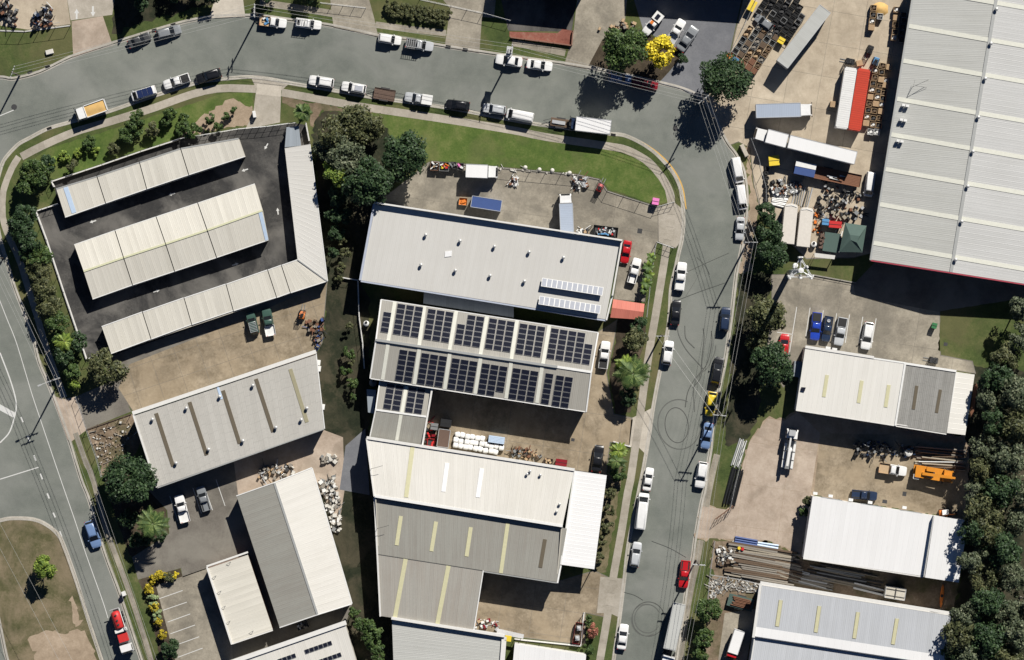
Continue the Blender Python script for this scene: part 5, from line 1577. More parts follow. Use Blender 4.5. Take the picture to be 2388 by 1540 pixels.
car('hatch', (1040, 243), (1095, 250), 'black', 'black hatchback between the silver pickup and a silver car', group=ks)
car('suv', (1127, 252), (1178, 259), 'silver', 'silver four wheel drive parked ahead of the white van', group=ks)
car('van', (1181, 265), (1244, 277), 'white', 'plain white panel van parked behind the silver four wheel drive', group=ks)
car('suv', (1471, 187), (1421, 181), 'steel_blue', 'blue four wheel drive in the shade of the big street tree', group=ks, extra=lambda r, L, w, h: ladder_rack(r, L, w, h, -1.8, 0.1, 1.86, 5))
car('ute', (1530, 202), (1479, 193), 'dark_red', 'dark red pickup in deep shade ahead of the blue car', group=ks)
# ---- lot behind the yellow tree
def canopy23(root, L, Wd, H):
    m = MB(); m.box(-2.6, -0.72, -0.95, 0.95, 0.9, 2.0); lpart(root, 'service_body', m, 'plastic_white')
    m = MB(); m.box(-2.2, -1.0, -0.45, 0.35, 2.0, 2.05); lpart(root, 'solar_panel', m, 'solar_cell')
    m = MB(); m.box(-0.4, 0.3, -0.6, 0.0, 1.8, 1.95); lpart(root, 'roof_crate', m, 'paint_orange_flat')
car('ute_tray', (1503, 80), (1540, 34), 'white', 'white service pickup with a solar panel on its boxy rear', z=GZ, extra=canopy23, group='vehicles in the lot behind the yellow tree')
car('ute_tray', (1592, 48), (1560, 102), 'white', 'white tray pickup in the lot beside the grey sedan', z=GZ, tray_mat='plastic_white', bed_mat='alloy', group='vehicles in the lot behind the yellow tree')
car('sedan', (1622, 64), (1583, 119), 'grey', 'grey sedan half in shade of the warehouse in the blue asphalt lot', z=GZ, group='vehicles in the lot behind the yellow tree')
# ---- right-hand street
car('van', (1724, 427), (1714, 368), 'white', 'white van with a windscreen to the south at the start of the bend', group=ks)
car('van', (1732, 490), (1725, 432), 'white', 'white van parked between another van and a silver sedan', group=ks)
car('sedan', (1723, 561), (1727, 507), 'silver', 'silver sedan parked beside the dark street trees and wires', group=ks)
car('ute', (1591, 612), (1583, 678), 'white', 'white pickup with white tub cover opposite the street trees', tray='white_cover', group=ks)
car('sedan', (1578, 700), (1573, 758), 'black', 'glossy black sedan behind the white pickup by the footpath', group=ks)
car('suv', (1693, 717), (1687, 773), 'navy', 'dark navy four wheel drive parked on the shaded side of the street', group=ks)
car('hatch', (1561, 795), (1553, 851), 'white', 'white hatchback beside the power pole on the footpath side', group=ks)
car('wagon', (1678, 833), (1667, 896), 'black', 'black wagon with a shiny windscreen near the skid marks', group=ks)
car('hatch', (1654, 971), (1662, 914), 'yellow', 'bright yellow car with black windows', group=ks)
car('sedan', (1643, 1047), (1653, 986), 'steel_blue', 'metallic blue sedan parked behind the yellow car', group=ks)
car('suv', (1630, 1138), (1640, 1077), 'white', 'white four wheel drive beside the lane of black pipes', group=ks)
car('sedan', (1516, 1091), (1507, 1144), 'white', 'white sedan just ahead of the long white van', group=ks)
car('van_long', (1502, 1150), (1491, 1234), 'white', 'long white van parked by the footpath', group=ks)
car('wagon', (1487, 1264), (1478, 1322), 'silver', 'pale silver wagon behind the long white van', group=ks)
car('ute', (1592, 1371), (1599, 1307), 'red', 'red pickup with a black tub beneath the crossarm pole', tray='open', group=ks)
car('sedan', (1456, 1455), (1448, 1514), 'white', 'white sedan beside the lower circle of skid marks', group=ks)
# ---- yards in the central block
car('sedan', (1455, 614), (1464, 563), 'red', 'red sports sedan against the pale warehouse wall', z=GZ)
car('ute', (1487, 603), (1471, 661), 'white', 'white pickup beside the banana plants', z=GZ, tray='open')
car('ute', (1413, 796), (1405, 860), 'white', 'white pickup with a black tub cover beside the solar roof', z=GZ, tray='black_cover')
car('sedan', (1398, 1038), (1389, 1100), 'black', 'black sedan in the side yard by the white awning roof', z=GZ)
car('suv', (583, 728), (596, 780), 'green', 'dark green four wheel drive with roof rack at the storage row', z=GZ, extra=lambda r, L, w, h: ladder_rack(r, L, w, h, -1.9, 0.2, 1.88, 7))
car('ute_tray', (621, 720), (633, 783), 'green', 'dark green pickup with a white tray at the storage row', z=GZ, tray_mat='plastic_white', bed_mat='plastic_white')
car('ute_tray', (417, 1154), (434, 1217), 'white', 'white tray pickup in the western car park', z=GZ, tray_mat='plastic_white', bed_mat='plastic_white')
car('ute', (467, 1134), (484, 1191), 'grey', 'dark grey pickup in a bay of the western car park', z=GZ)
car('wagon', (228, 1277), (208, 1215), 'steel_blue', 'blue wagon parked under the big dark tree on the western street', group=ks)
# ---- east car park
car('hatch', (1830, 779), (1825, 833), 'red', 'red hatchback in the bay beside the trees', z=GZ)
car('ute', (1898, 794), (1905, 729), 'deep_blue', 'bright blue pickup with a dark tub cover', z=GZ, tray='black_cover')
car('ute', (1923, 797), (1933, 738), 'navy', 'navy pickup with a spare wheel on its tub', z=GZ, tray='open',
    extra=lambda r, L, w, h: lpart(r, 'spare_wheel', MB().lathe((-1.7, 0, 1.13), [(0.34, 0), (0.34, 0.2), (0.18, 0.2), (0.17, 0.12), (0.01, 0.12)], 14), 'alloy'))
car('ute', (1953, 806), (1965, 741), 'silver', 'silver pickup with a long dark tub cover', z=GZ, tray='black_cover')
car('wagon', (2016, 815), (2027, 752), 'white', 'white wagon parked alone in the last marked bay', z=GZ)
car('ute_tray', (2113, 1100), (2049, 1090), 'white', 'white pickup with a tan flat tray in the dirt yard', z=GZ, tray_mat='wood_pale', bed_mat='cardboard')
car('ute', (2041, 1157), (1988, 1152), 'navy', 'dark navy pickup beside the plain white roof', z=GZ)
car('van', (2023, 459), (2031, 402), 'white', 'white van squeezed beside the zinc warehouse wall', z=GZ)

# ---- trucks
def truck_cab(root, xf, xr, w, h, paint):
    m = MB()
    m.rings([[(xr, -w / 2, 0.75), (xf - 0.1, -w / 2, 0.75), (xf, -w / 2 * 0.8, 0.75), (xf, w / 2 * 0.8, 0.75), (xf - 0.1, w / 2, 0.75), (xr, w / 2, 0.75)],
             [(xr, -w / 2, 1.7), (xf - 0.05, -w / 2, 1.7), (xf + 0.03, -w / 2 * 0.8, 1.7), (xf + 0.03, w / 2 * 0.8, 1.7), (xf - 0.05, w / 2, 1.7), (xr, w / 2, 1.7)],
             [(xr, -w / 2 * 0.93, h), (xf - 0.42, -w / 2 * 0.9, h), (xf - 0.36, -w / 2 * 0.7, h), (xf - 0.36, w / 2 * 0.7, h), (xf - 0.42, w / 2 * 0.9, h), (xr, w / 2 * 0.93, h)]])
    lpart(root, 'cab', m, paint)
    g_ = glass_quad((xf + 0.02, -w / 2 * 0.84, 1.7), (xf + 0.02, w / 2 * 0.84, 1.7), (xf - 0.37, w / 2 * 0.78, h), (xf - 0.37, -w / 2 * 0.78, h), 0.09, (1, 0, 0.4))
    lpart(root, 'windscreen', g_, 'car_glass')
    for sg in (-1, 1):
        g_ = glass_quad((xr + 0.2, sg * w / 2, 1.7), (xf - 0.1, sg * w / 2, 1.7), (xf - 0.45, sg * w / 2 * 0.92, h - 0.1), (xr + 0.2, sg * w / 2 * 0.93, h - 0.1), 0.08, (0, sg, 0.1))
        lpart(root, 'side_window', g_, 'car_glass')
        m = MB(); m.box(xf - 0.1, xf + 0.04, sg * (w / 2 + 0.14) - 0.1, sg * (w / 2 + 0.14) + 0.1, 1.65, 2.1); lpart(root, 'mirror', m, 'chassis_black')
        m = MB(); m.box(xf - 0.04, xf + 0.05, sg * w * 0.36 - 0.14, sg * w * 0.36 + 0.14, 0.82, 1.0); lpart(root, 'headlight', m, 'headlight')
    m = MB(); m.box(xf - 0.12, xf + 0.08, -w * 0.46, w * 0.46, 0.45, 0.74); lpart(root, 'bumper', m, 'chassis_black')

def chassis(root, x0, x1, wheels, w=2.2, z0=0.6, z1=0.92):
    m = MB(); m.box(x0, x1, -0.48, 0.48, z0, z1); lpart(root, 'chassis', m, 'chassis_black')
    for x in wheels:
        for sg in (-1, 1):
            add_wheel(root, x, sg * (w / 2 - 0.16), 0.48, True)
            
def skin(name, x0, x1, w, z0, z1, mat, root, uvdir=1):
    """a boxy body with UVs in metres so that its ribs run across"""
    v = [(x0, -w / 2, z0), (x1, -w / 2, z0), (x1, w / 2, z0), (x0, w / 2, z0), (x0, -w / 2, z1), (x1, -w / 2, z1), (x1, w / 2, z1), (x0, w / 2, z1)]
    f = [(0, 3, 2, 1), (4, 5, 6, 7), (0, 1, 5, 4), (1, 2, 6, 5), (2, 3, 7, 6), (3, 0, 4, 7)]
    me = new_mesh(name, v, f, mat, uvs=[(p[0], p[1] + p[2]) for p in v])
    return link(name, me, root)

def rigid(name, label, front, rear, wd, kind, body_mat, paint='paint_white_car', z=0.0, bh=3.2, cat='truck', cabl=1.75):
    root, L = place(name, label, cat, front, rear, z)
    xf, xr = L / 2, -L / 2
    truck_cab(root, xf - 0.05, xf - cabl, min(wd, 2.3), 2.45, paint)
    chassis(root, xr + 0.1, xf - 0.5, (xf - 0.95, xr + 1.4) if L < 8 else (xf - 0.95, xr + 1.3, xr + 2.5), min(wd, 2.3))
    x0, x1 = xr, xf - cabl - 0.12
    if kind == 'box':
        skin('cargo_box', x0, x1, wd, 0.95, bh, body_mat, root)
        m = MB()
        for sg in (-1, 1):
            m.box(x0, x1, sg * wd / 2 - 0.06, sg * wd / 2 + 0.03, bh - 0.05, bh + 0.04)
        m.box(x0 - 0.03, x0 + 0.06, -wd / 2, wd / 2, bh - 0.05, bh + 0.04); m.box(x1 - 0.06, x1 + 0.03, -wd / 2, wd / 2, bh - 0.05, bh + 0.04)
        lpart(root, 'box_rail', m, 'alloy')
    elif kind == 'tipper':
        m = MB(); m.box(x0, x1, -wd / 2, wd / 2, 0.95, 1.1); lpart(root, 'tipper_floor', m, 'steel_grey')
        for a in ((x0, x1, -wd / 2 - .02, -wd / 2 + 0.12), (x0, x1, wd / 2 - 0.12, wd / 2 + .02), (x0 - 0.02, x0 + 0.12, -wd / 2, wd / 2), (x1 - 0.12, x1 + 0.02, -wd / 2, wd / 2)):
            m = MB(); m.box(*a, 1.0, bh); lpart(root, 'tipper_side', m, 'paint_white_car')
        m = MB()
        n = 14; k = 8
        R = []
        for i in range(n):
            xx = x0 + 0.1 + (x1 - x0 - 0.2) * i / (n - 1)
            R.append([(xx, -wd / 2 + 0.1 + (wd - 0.2) * j / (k - 1), bh - 0.22 + 0.22 * math.sin(j / (k - 1) * math.pi) * (0.6 + 0.4 * rnd.random()) * min(1, min(i, n - 1 - i) / 3 + 0.3)) for j in range(k)])
        m.rings(R, False, False, False)
        lpart(root, 'sand_load', m, 'sand_load', True)
    return root, L, x0, x1
r, L, x0, x1 = rigid('tipper_truck', 'white tipper truck loaded with orange-brown sand at the kerb', (180, 271), (250, 246), 2.35, 'tipper', None, bh=2.3)
r, L, x0, x1 = rigid('box_truck', 'white box truck standing on the road beside the green lawn, behind a red trailer', (1327, 289), (1423, 300), 2.6, 'box', 'roof_white', 'paint_navy_car', bh=3.3, cabl=1.1)
r, L, x0, x1 = rigid('box_truck', 'white box truck with a white cab beside the scrap bins', (1161, 403), (1087, 400), 2.45, 'box', 'roof_white', z=GZ, bh=3.1)
r, L, x0, x1 = rigid('box_truck', 'white box truck with a grey-blue roof standing across the front yard', (1318, 453), (1322, 549), 2.5, 'box', 'trailer_top_blue', z=GZ, bh=3.2)
r, L, x0, x1 = rigid('box_truck', 'truck with a blue-grey ribbed body and white cab in the container yard', (1892, 258), (1760, 262), 2.55, 'box', 'trailer_top_blue', z=GZ, bh=3.3, cabl=2.2)
r, L, x0, x1 = rigid('box_truck', 'white prime mover with a short white body ahead of the long white trailer', (1757, 312), (1832, 332), 2.5, 'box', 'roof_white', z=GZ, bh=3.4, cabl=2.2)
r, L, x0, x1 = rigid('box_truck', 'small white box truck with a red nose in the south-east driveway', (1702, 1534), (1723, 1468), 1.95, 'box', 'roof_white', 'paint_red_car', z=GZ, bh=2.7, cabl=1.0)

def trailer(name, label, corners, mat, bh, z=GZ, z0=1.0, rails=True, cat='trailer', wheels=3):
    """box trailer from its four roof corners front-left, front-right, rear-right, rear-left"""
    c = [W(*p, bh) for p in corners]
    f = Vector(((c[0][0] + c[1][0]) / 2, (c[0][1] + c[1][1]) / 2, 0))
    r_ = Vector(((c[2][0] + c[3][0]) / 2, (c[2][1] + c[3][1]) / 2, 0))
    d = f - r_
    L = d.length
    wd = (math.dist(c[0], c[1]) + math.dist(c[2], c[3])) / 2
    ctr = (f + r_) / 2
    root = thing(name, label, cat, (ctr.x, ctr.y, z), math.atan2(d.y, d.x))
    skin('cargo_box', -L / 2, L / 2, wd, z0, bh, mat, root)
    if rails:
        m = MB()
        for sg in (-1, 1):
            m.box(-L / 2, L / 2, sg * wd / 2 - 0.07, sg * wd / 2 + 0.02, bh - 0.06, bh + 0.035)
        for x in (-L / 2, L / 2):
            m.box(x - 0.05, x + 0.05, -wd / 2, wd / 2, bh - 0.06, bh + 0.035)
        lpart(root, 'roof_rail', m, 'alloy')
    if wheels:
        m = MB(); m.box(-L / 2 + 0.2, L / 2 - 0.3, -0.5, 0.5, 0.7, z0 + 0.02); lpart(root, 'chassis', m, 'chassis_black')
        for i in range(wheels):
            for sg in (-1, 1):
                add_wheel(root, -L / 2 + 1.3 + i * 1.25, sg * (wd / 2 - 0.2), 0.48, True)
        m = MB()
        for sg in (-1, 1):
            m.box(L / 2 - 2.6, L / 2 - 2.45, sg * 0.6 - 0.07, sg * 0.6 + 0.07, 0.0, 0.9)
        lpart(root, 'landing_leg', m, 'steel_dark')
    return root, L, wd
trailer('semi_trailer', 'long grey curtain-sided semi-trailer parked diagonally in the container yard', [(1911, 11), (1937, 31), (1836, 159), (1812, 141)], 'trailer_top_grey', 3.9)
trailer('semi_trailer', 'long white box trailer hitched behind the white prime mover', [(1838, 343), (1842, 318), (1998, 352), (1993, 386)], 'roof_white', 3.9)
r, L, wd = trailer('semi_trailer', 'long grey tipping trailer parked on the street behind the red pickup', [(1549, 1512), (1574, 1518), (1600, 1412), (1570, 1407)], 'trailer_top_grey', 3.4, z=0.0)
m = MB(); m.box(-L / 2 + 0.1, L / 2 - 0.1, -wd / 2 + 0.12, wd / 2 - 0.12, 3.42, 3.46); lpart(r, 'tarp_cover', m, 'trailer_top_grey')
# tractor of the tipping trailer
root, Lt = place('prime_mover', 'white prime mover coupled to the grey tipping trailer', 'truck', (1549, 1562), (1562, 1516), 0.0)
truck_cab(root, Lt / 2 - 0.1, -Lt / 2 + 1.1, 2.35, 2.9, 'paint_white_car')
chassis(root, -Lt / 2, Lt / 2 - 0.4, (Lt / 2 - 0.9, -Lt / 2 + 0.6), 2.4)
m = MB(); m.box(-Lt / 2 + 0.95, -Lt / 2 + 1.15, -1.1, 1.1, 0.9, 3.3); lpart(root, 'wind_deflector', m, 'paint_white_car')

# containers
def container(label, corners, mat, bh=2.75):
    root, L, wd = trailer('shipping_container', label, corners, mat, bh, z0=0.05, rails=False, cat='container', wheels=0)
    m = MB()
    n = int(L / 0.42)
    for i in range(n):
        x = -L / 2 + 0.25 + i * (L - 0.5) / n
        m.box(x, x + 0.2, -wd / 2 + 0.1, wd / 2 - 0.1, bh - 0.01, bh + 0.03)
    lpart(root, 'roof_corrugation', m, mat if mat != 'container_white' else 'plastic_white')
    for sx in (-1, 1):
        for sy in (-1, 1):
            m = MB(); m.cbox((sx * (L / 2 - 0.08), sy * (wd / 2 - 0.07)), 0.2, 0.18, bh - 0.12, bh + 0.05); lpart(root, 'corner_casting', m, 'steel_dark')
    for sy in (-0.8, -0.3, 0.3, 0.8):
        m = MB(); m.tube((-L / 2 - 0.03, sy, 0.2), (-L / 2 - 0.03, sy, bh - 0.2), 0.03, 5); lpart(root, 'locking_bar', m, 'galvanised')
    return root
container('white shipping container with ribbed roof, side by side with a red one', [(1971, 156), (1999, 160), (1977, 301), (1948, 298)], 'container_white')
container('red shipping container between a white container and rows of cartons', [(2001, 158), (2030, 164), (2007, 306), (1978, 301)], 'container_red')
trailer('site_container', 'dark blue box container standing in the front yard', [(1099, 483), (1100, 457), (1170, 468), (1168, 494)], 'tarp_blue', 2.6, z0=0.05, cat='container', wheels=0)
trailer('site_container', 'brown steel container in the middle yard beside the white bags', [(1023, 1000), (1051, 1004), (1044, 1045), (1019, 1041)], 'steel_brown', 2.2, z0=0.05, cat='container', wheels=0)

# caravans / pantech bodies with rounded noses
def nosed(label, corners, bh=2.6):
    c = [W(*p, bh) for p in corners]
    f = Vector(((c[0][0] + c[1][0]) / 2, (c[0][1] + c[1][1]) / 2, 0)); r_ = Vector(((c[2][0] + c[3][0]) / 2, (c[2][1] + c[3][1]) / 2, 0))
    d = f - r_; L = d.length; wd = math.dist(c[2], c[3])
    root = thing('pantech_trailer', label, 'trailer', ((f + r_) / 2).to_tuple()[:2] + (GZ,), math.atan2(d.y, d.x))
    out = [(-L / 2, -wd / 2), (L / 2 - 0.6, -wd / 2), (L / 2 - 0.15, -wd / 2 * 0.8), (L / 2, 0), (L / 2 - 0.15, wd / 2 * 0.8), (L / 2 - 0.6, wd / 2), (-L / 2, wd / 2)]
    m = MB(); m.rings([[(x, y, 0.5) for x, y in out], [(x, y, bh - 0.1) for x, y in out], [(x * 0.985, y * 0.95, bh) for x, y in out]]); lpart(root, 'body', m, 'roof_plain')
    m = MB(); m.rings([[(L / 2 - 0.5, -wd / 2 * 0.85, bh + 0.0), (L / 2 - 0.25, 0, bh + 0.0), (L / 2 - 0.5, wd / 2 * 0.85, bh + 0.0), (L / 2 - 0.62, wd / 2 * 0.8, bh), (L / 2 - 0.4, 0, bh), (L / 2 - 0.62, -wd / 2 * 0.8, bh)],
                       [(L / 2 - 0.5, -wd / 2 * 0.85, bh + 0.09), (L / 2 - 0.25, 0, bh + 0.09), (L / 2 - 0.5, wd / 2 * 0.85, bh + 0.09), (L / 2 - 0.62, wd / 2 * 0.8, bh + 0.09), (L / 2 - 0.4, 0, bh + 0.09), (L / 2 - 0.62, -wd / 2 * 0.8, bh + 0.09)]])
    lpart(root, 'nose_trim', m, 'plastic_white')
    m = MB(); m.box(-L / 2 + 0.1, L / 2 - 0.7, -0.7, 0.7, 0.36, 0.52); lpart(root, 'chassis', m, 'chassis_black')
    for i in (0, 1):
        for sg in (-1, 1):
            add_wheel(root, -0.5 + i * 0.8, sg * (wd / 2 - 0.12))
    return root
flat('roof_plain', (0.66, 0.62, 0.56), 0.6)
nosed('dusty white van body with rounded nose beside the street trees', [(1831, 474), (1861, 476), (1852, 571), (1821, 567)])
nosed('dusty white van body with rounded nose and roof vent beside the green canopy', [(1867, 482), (1898, 486), (1888, 578), (1857, 574)])

# flat trailers
def flat_trailer(label, front, rear, wd, bed, z=0.0, zb=0.62, sides=0.0, side_mat='steel_brown', drawbar=1.4, cat='trailer'):
    root, L = place('flat_trailer', label, cat, front, rear, z)
    n = max(4, int(wd / 0.28))
    for i in range(n):
        y0 = -wd / 2 + wd * i / n
        m = MB(); m.box(-L / 2, L / 2, y0 + 0.01, y0 + wd / n - 0.01, zb - 0.06, zb); lpart(root, 'deck_board', m, bed)
    m = MB(); m.box(-L / 2, L / 2, -wd / 2 - 0.02, wd / 2 + 0.02, zb - 0.2, zb - 0.07); lpart(root, 'frame', m, side_mat)
    if sides:
        for a in ((-L / 2, L / 2, -wd / 2 - 0.04, -wd / 2), (-L / 2, L / 2, wd / 2, wd / 2 + 0.04), (-L / 2 - 0.04, -L / 2, -wd / 2, wd / 2), (L / 2, L / 2 + 0.04, -wd / 2, wd / 2)):
            m = MB(); m.box(*a, zb - 0.1, zb + sides); lpart(root, 'side_board', m, side_mat)
    for sg in (-1, 1):
        if drawbar:
            m = MB(); m.tube((L / 2 + drawbar, 0, zb - 0.15), (L / 2, sg * wd * 0.35, zb - 0.15), 0.05, 5); lpart(root, 'drawbar', m, 'steel_dark')
        for x in (-0.4, 0.4):
            add_wheel(root, x, sg * (wd / 2 + 0.1))
        m = MB(); m.box(-0.85, 0.85, sg * (wd / 2 + 0.1) - 0.15, sg * (wd / 2 + 0.1) + 0.15, 0.68, 0.73); lpart(root, 'mudguard', m, 'steel_dark')
    return root, L
flat_trailer('brown steel deck trailer hitched behind the white four wheel drive', (873, 217), (921, 225), 2.05, 'steel_brown', sides=0.12)
r, L = flat_trailer('red-brown low trailer parked in front of the white box truck', (1284, 284), (1330, 291), 1.5, 'wood_dark', zb=0.75, side_mat='paint_dark_red_car')
m = MB(); m.box(-0.9, 1.6, -0.35, 0.3, 0.75, 0.95); lpart(r, 'tool_chest', m, 'alloy')
r, L = flat_trailer('long flat trailer with rusty brown deck and a blue-white cabin', (1850, 392), (2005, 424), 2.3, 'steel_rust', z=GZ, zb=1.2, sides=0.25, side_mat='steel_rust', drawbar=0)
m = MB(); m.box(L / 2 - 4.0, L / 2 - 0.1, -1.15, 1.15, 1.2, 2.3); lpart(r, 'cabin', m, 'tarp_blue')
m = MB(); m.box(L / 2 - 4.0, L / 2 - 0.1, -1.3, -0.3, 1.2, 2.36); lpart(r, 'cabin_side', m, 'plastic_white')
for k in range(5):
    m = MB(); m.cbox((rnd.uniform(-4, 0), rnd.uniform(-0.8, 0.8)), rnd.uniform(0.8, 2.2), 0.25, 1.2, 1.45, rnd.uniform(-0.5, 0.5)); lpart(r, 'steel_offcut', m, rnd.choice(['alloy', 'plastic_white', 'steel_rust']))
r, L = flat_trailer('dark red box trailer carrying two white machines beside the loading-yard fence', (1352, 1452), (1344, 1500), 1.5, 'wood_dark', z=GZ, sides=0.5, side_mat='paint_dark_red_car', drawbar=1.0)
for x in (1.0, -0.9):
    m = MB(); m.cbox((x, 0.0), 0.9, 0.8, 0.62, 1.3, 0.2); m.lathe((x, 0.1, 1.3), [(0.3, 0), (0.3, 0.15), (0.05, 0.2)], 8); lpart(r, 'machine', m, 'alloy')
r, L = flat_trailer('pale green flatbed stacked with red-brown steel beams', (1697, 1397), (1755, 1412), 2.3, 'canvas_green', z=GZ, zb=0.9, side_mat='canvas_green', drawbar=0)
for k in range(7):
    m = MB(); m.box(-L / 2 + 0.3 + rnd.random() * 0.4, L / 2 - 0.6 - rnd.random() * 0.8, -0.9 + k * 0.26, -0.72 + k * 0.26, 0.9, 1.1 + 0.1 * (k % 2)); lpart(r, 'steel_beam', m, 'steel_rust')

# concrete-agitator style tank truck on the western street
root, L = place('tank_truck', 'red and white tank truck with white cab at the western kerb', 'truck', (301, 1521), (270, 1420), 0.0)
truck_cab(root, L / 2 - 0.05, L / 2 - 1.7, 2.3, 2.6, 'paint_white_car')
chassis(root, -L / 2, L / 2 - 0.5, (L / 2 - 0.95, -L / 2 + 1.2, -L / 2 + 2.4), 2.3)
m = MB()
R = []
for x, rr in ((-L / 2 + 0.3, 0.4), (-L / 2 + 0.5, 0.8), (-L / 2 + 1.2, 0.95), (-0.9, 0.95), (-0.6, 0.75)):
    R.append([(x, rr * math.cos(a * math.pi / 8), 1.95 + rr * math.sin(a * math.pi / 8)) for a in range(16)])
m.rings(R); lpart(root, 'tank', m, 'plastic_red', True)
m = MB(); m.box(-0.5, 0.1, -1.1, 1.1, 0.95, 2.3); lpart(root, 'pump_box', m, 'plastic_white')
m = MB(); m.box(0.5, 2.0, -0.9, 0.9, 0.95, 2.2); lpart(root, 'water_tank', m, 'plastic_red')
m = MB(); m.box(0.15, L / 2 - 1.9, -1.15, 1.15, 0.9, 1.2); lpart(root, 'deck', m, 'steel_grey')
m = MB(); m.path([(-L / 2 - 0.1, -0.9, 2.2), (-L / 2 - 0.1, 0.9, 2.2), (-0.4, 1.05, 2.75), (0.2, 1.05, 2.4)], 0.09, 6); lpart(root, 'hose', m, 'galvanised')
m = MB()
for x in (-3.2, -2.2, -1.4):
    m.lathe((x, 0.0, 2.88), [(0.2, 0), (0.2, 0.12), (0.01, 0.13)], 10)
lpart(root, 'hatch', m, 'steel_dark')

# bucket truck in the works yard
root, L = place('bucket_truck', 'white cherry-picker truck with folded boom in the works yard', 'truck', (1847, 1000), (1833, 1093), GZ)
truck_cab(root, L / 2 - 0.05, L / 2 - 1.8, 2.2, 2.5, 'paint_white_car')
chassis(root, -L / 2, L / 2 - 0.5, (L / 2 - 0.95, -L / 2 + 1.3), 2.2)
m = MB(); m.box(-L / 2, L / 2 - 2.2, -1.1, 1.1, 0.9, 1.15); lpart(root, 'deck', m, 'steel_grey')
for sg in (-1, 1):
    for i in range(3):
        m = MB(); m.box(-L / 2 + 0.2 + i * 1.6, -L / 2 + 1.6 + i * 1.6, sg * 0.85 - 0.22, sg * 0.85 + 0.22, 1.15, 1.6); lpart(root, 'locker', m, 'plastic_white')
m = MB(); m.lathe((-0.2, 0, 1.1), [(0.5, 0), (0.5, 0.9), (0.3, 1.2), (0.02, 1.2)], 12); lpart(root, 'turret', m, 'plastic_white')
m = MB(); m.tube((-0.2, 0, 2.3), (-L / 2 + 0.6, 0.1, 2.5), 0.22, 6); m.tube((-L / 2 + 0.6, 0.25, 2.7), (L / 2 - 1.3, 0.25, 2.95), 0.18, 6); lpart(root, 'boom', m, 'plastic_white')
m = MB(); m.box(L / 2 - 1.3, L / 2 - 0.2, -0.5, 0.7, 2.55, 3.4); m.box(L / 2 - 1.2, L / 2 - 0.3, -0.4, 0.6, 3.3, 3.41); lpart(root, 'bucket', m, 'alloy')

# yellow crane truck
root, L = place('crane_truck', 'orange-yellow mobile crane truck beside the long timber poles', 'crane', (2220, 1112), (2128, 1097), GZ)
chassis(root, -L / 2, L / 2 - 0.2, (L / 2 - 1.2, -L / 2 + 1.1, -L / 2 + 2.3), 2.4)
m = MB(); m.box(-L / 2, L / 2, -1.15, 1.15, 0.9, 1.25); lpart(root, 'deck', m, 'paint_orange_car')
truck_cab(root, L / 2 - 0.05, L / 2 - 1.9, 2.35, 2.5, 'paint_orange_car')
m = MB(); m.box(-L / 2 + 0.3, -L / 2 + 2.0, -1.1, 1.1, 1.2, 2.2); lpart(root, 'counterweight', m, 'paint_orange_car')
m = MB(); m.lathe((-0.6, 0, 1.2), [(0.9, 0), (0.9, 0.35), (0.6, 0.5), (0.02, 0.5)], 14); lpart(root, 'turntable', m, 'steel_dark')
m = MB(); m.box(-1.5, 0.0, 0.35, 1.1, 1.6, 2.7); lpart(root, 'operator_cabin', m, 'paint_orange_car')
m = MB(); m.beam((-2.2, -0.25, 2.3), (L / 2 - 0.4, -0.1, 2.95), 0.55, -0.25, 0.25); m.beam((0.5, -0.2, 2.55), (L / 2 + 0.2, -0.1, 3.0), 0.38, -0.18, 0.3); lpart(root, 'boom', m, 'paint_orange_car')
m = MB(); m.box(-L / 2 + 0.1, -L / 2 + 1.2, -1.5, -0.6, 1.0, 1.9); lpart(root, 'engine_cover', m, 'plastic_white')
for x in (-2.6, 2.0):
    for sg in (-1, 1):
        m = MB(); m.box(x - 0.15, x + 0.15, sg * 1.15, sg * 1.5, 0.4, 0.7); lpart(root, 'outrigger', m, 'steel_dark')

# forklifts
def forklift(label, front, rear, paint, cage=True):
    root, L = place('forklift', label, 'forklift', front, rear, GZ)
    m = MB()
    m.rings([[(-0.9, -0.5, 0.25), (0.5, -0.55, 0.25), (0.5, 0.55, 0.25), (-0.9, 0.5, 0.25)], [(-1.0, -0.52, 0.8), (0.5, -0.55, 0.7), (0.5, 0.55, 0.7), (-1.0, 0.52, 0.8)], [(-0.85, -0.45, 1.05), (-0.2, -0.5, 1.05), (-0.2, 0.5, 1.05), (-0.85, 0.45, 1.05)]])
    lpart(root, 'body', m, paint)
    m = MB(); m.box(-0.4, 0.0, -0.28, 0.28, 1.0, 1.15); m.box(-0.5, -0.38, -0.28, 0.28, 1.1, 1.6); lpart(root, 'seat', m, 'chassis_black')
    m = MB()
    for x, sg in ((-0.75, -1), (-0.75, 1), (0.45, -1), (0.45, 1)):
        m.tube((x, sg * 0.48, 0.7), (x * 0.9, sg * 0.45, 2.1), 0.045, 5)
    for i in range(6):
        x = -0.68 + i * 0.22
        m.box(x, x + 0.07, -0.48, 0.48, 2.1, 2.15)
    lpart(root, 'overhead_guard', m, 'steel_dark')
    m = MB(); m.box(0.6, 0.72, -0.38, -0.26, 0.1, 2.1); m.box(0.6, 0.72, 0.26, 0.38, 0.1, 2.1); m.box(0.6, 0.7, -0.3, 0.3, 1.9, 2.0); lpart(root, 'mast', m, 'steel_dark')
    for sg in (-1, 1):
        m = MB(); m.box(0.7, 1.8, sg * 0.25 - 0.06, sg * 0.25 + 0.06, 0.08, 0.13); lpart(root, 'fork', m, 'steel_grey')
        add_wheel(root, 0.35, sg * 0.5, 0.33); add_wheel(root, -0.6, sg * 0.5, 0.33)
    return root
forklift('dark grey forklift by the white factory with forks pointing at the car park', (2160, 838), (2188, 843), 'paint_dark_grey_car')
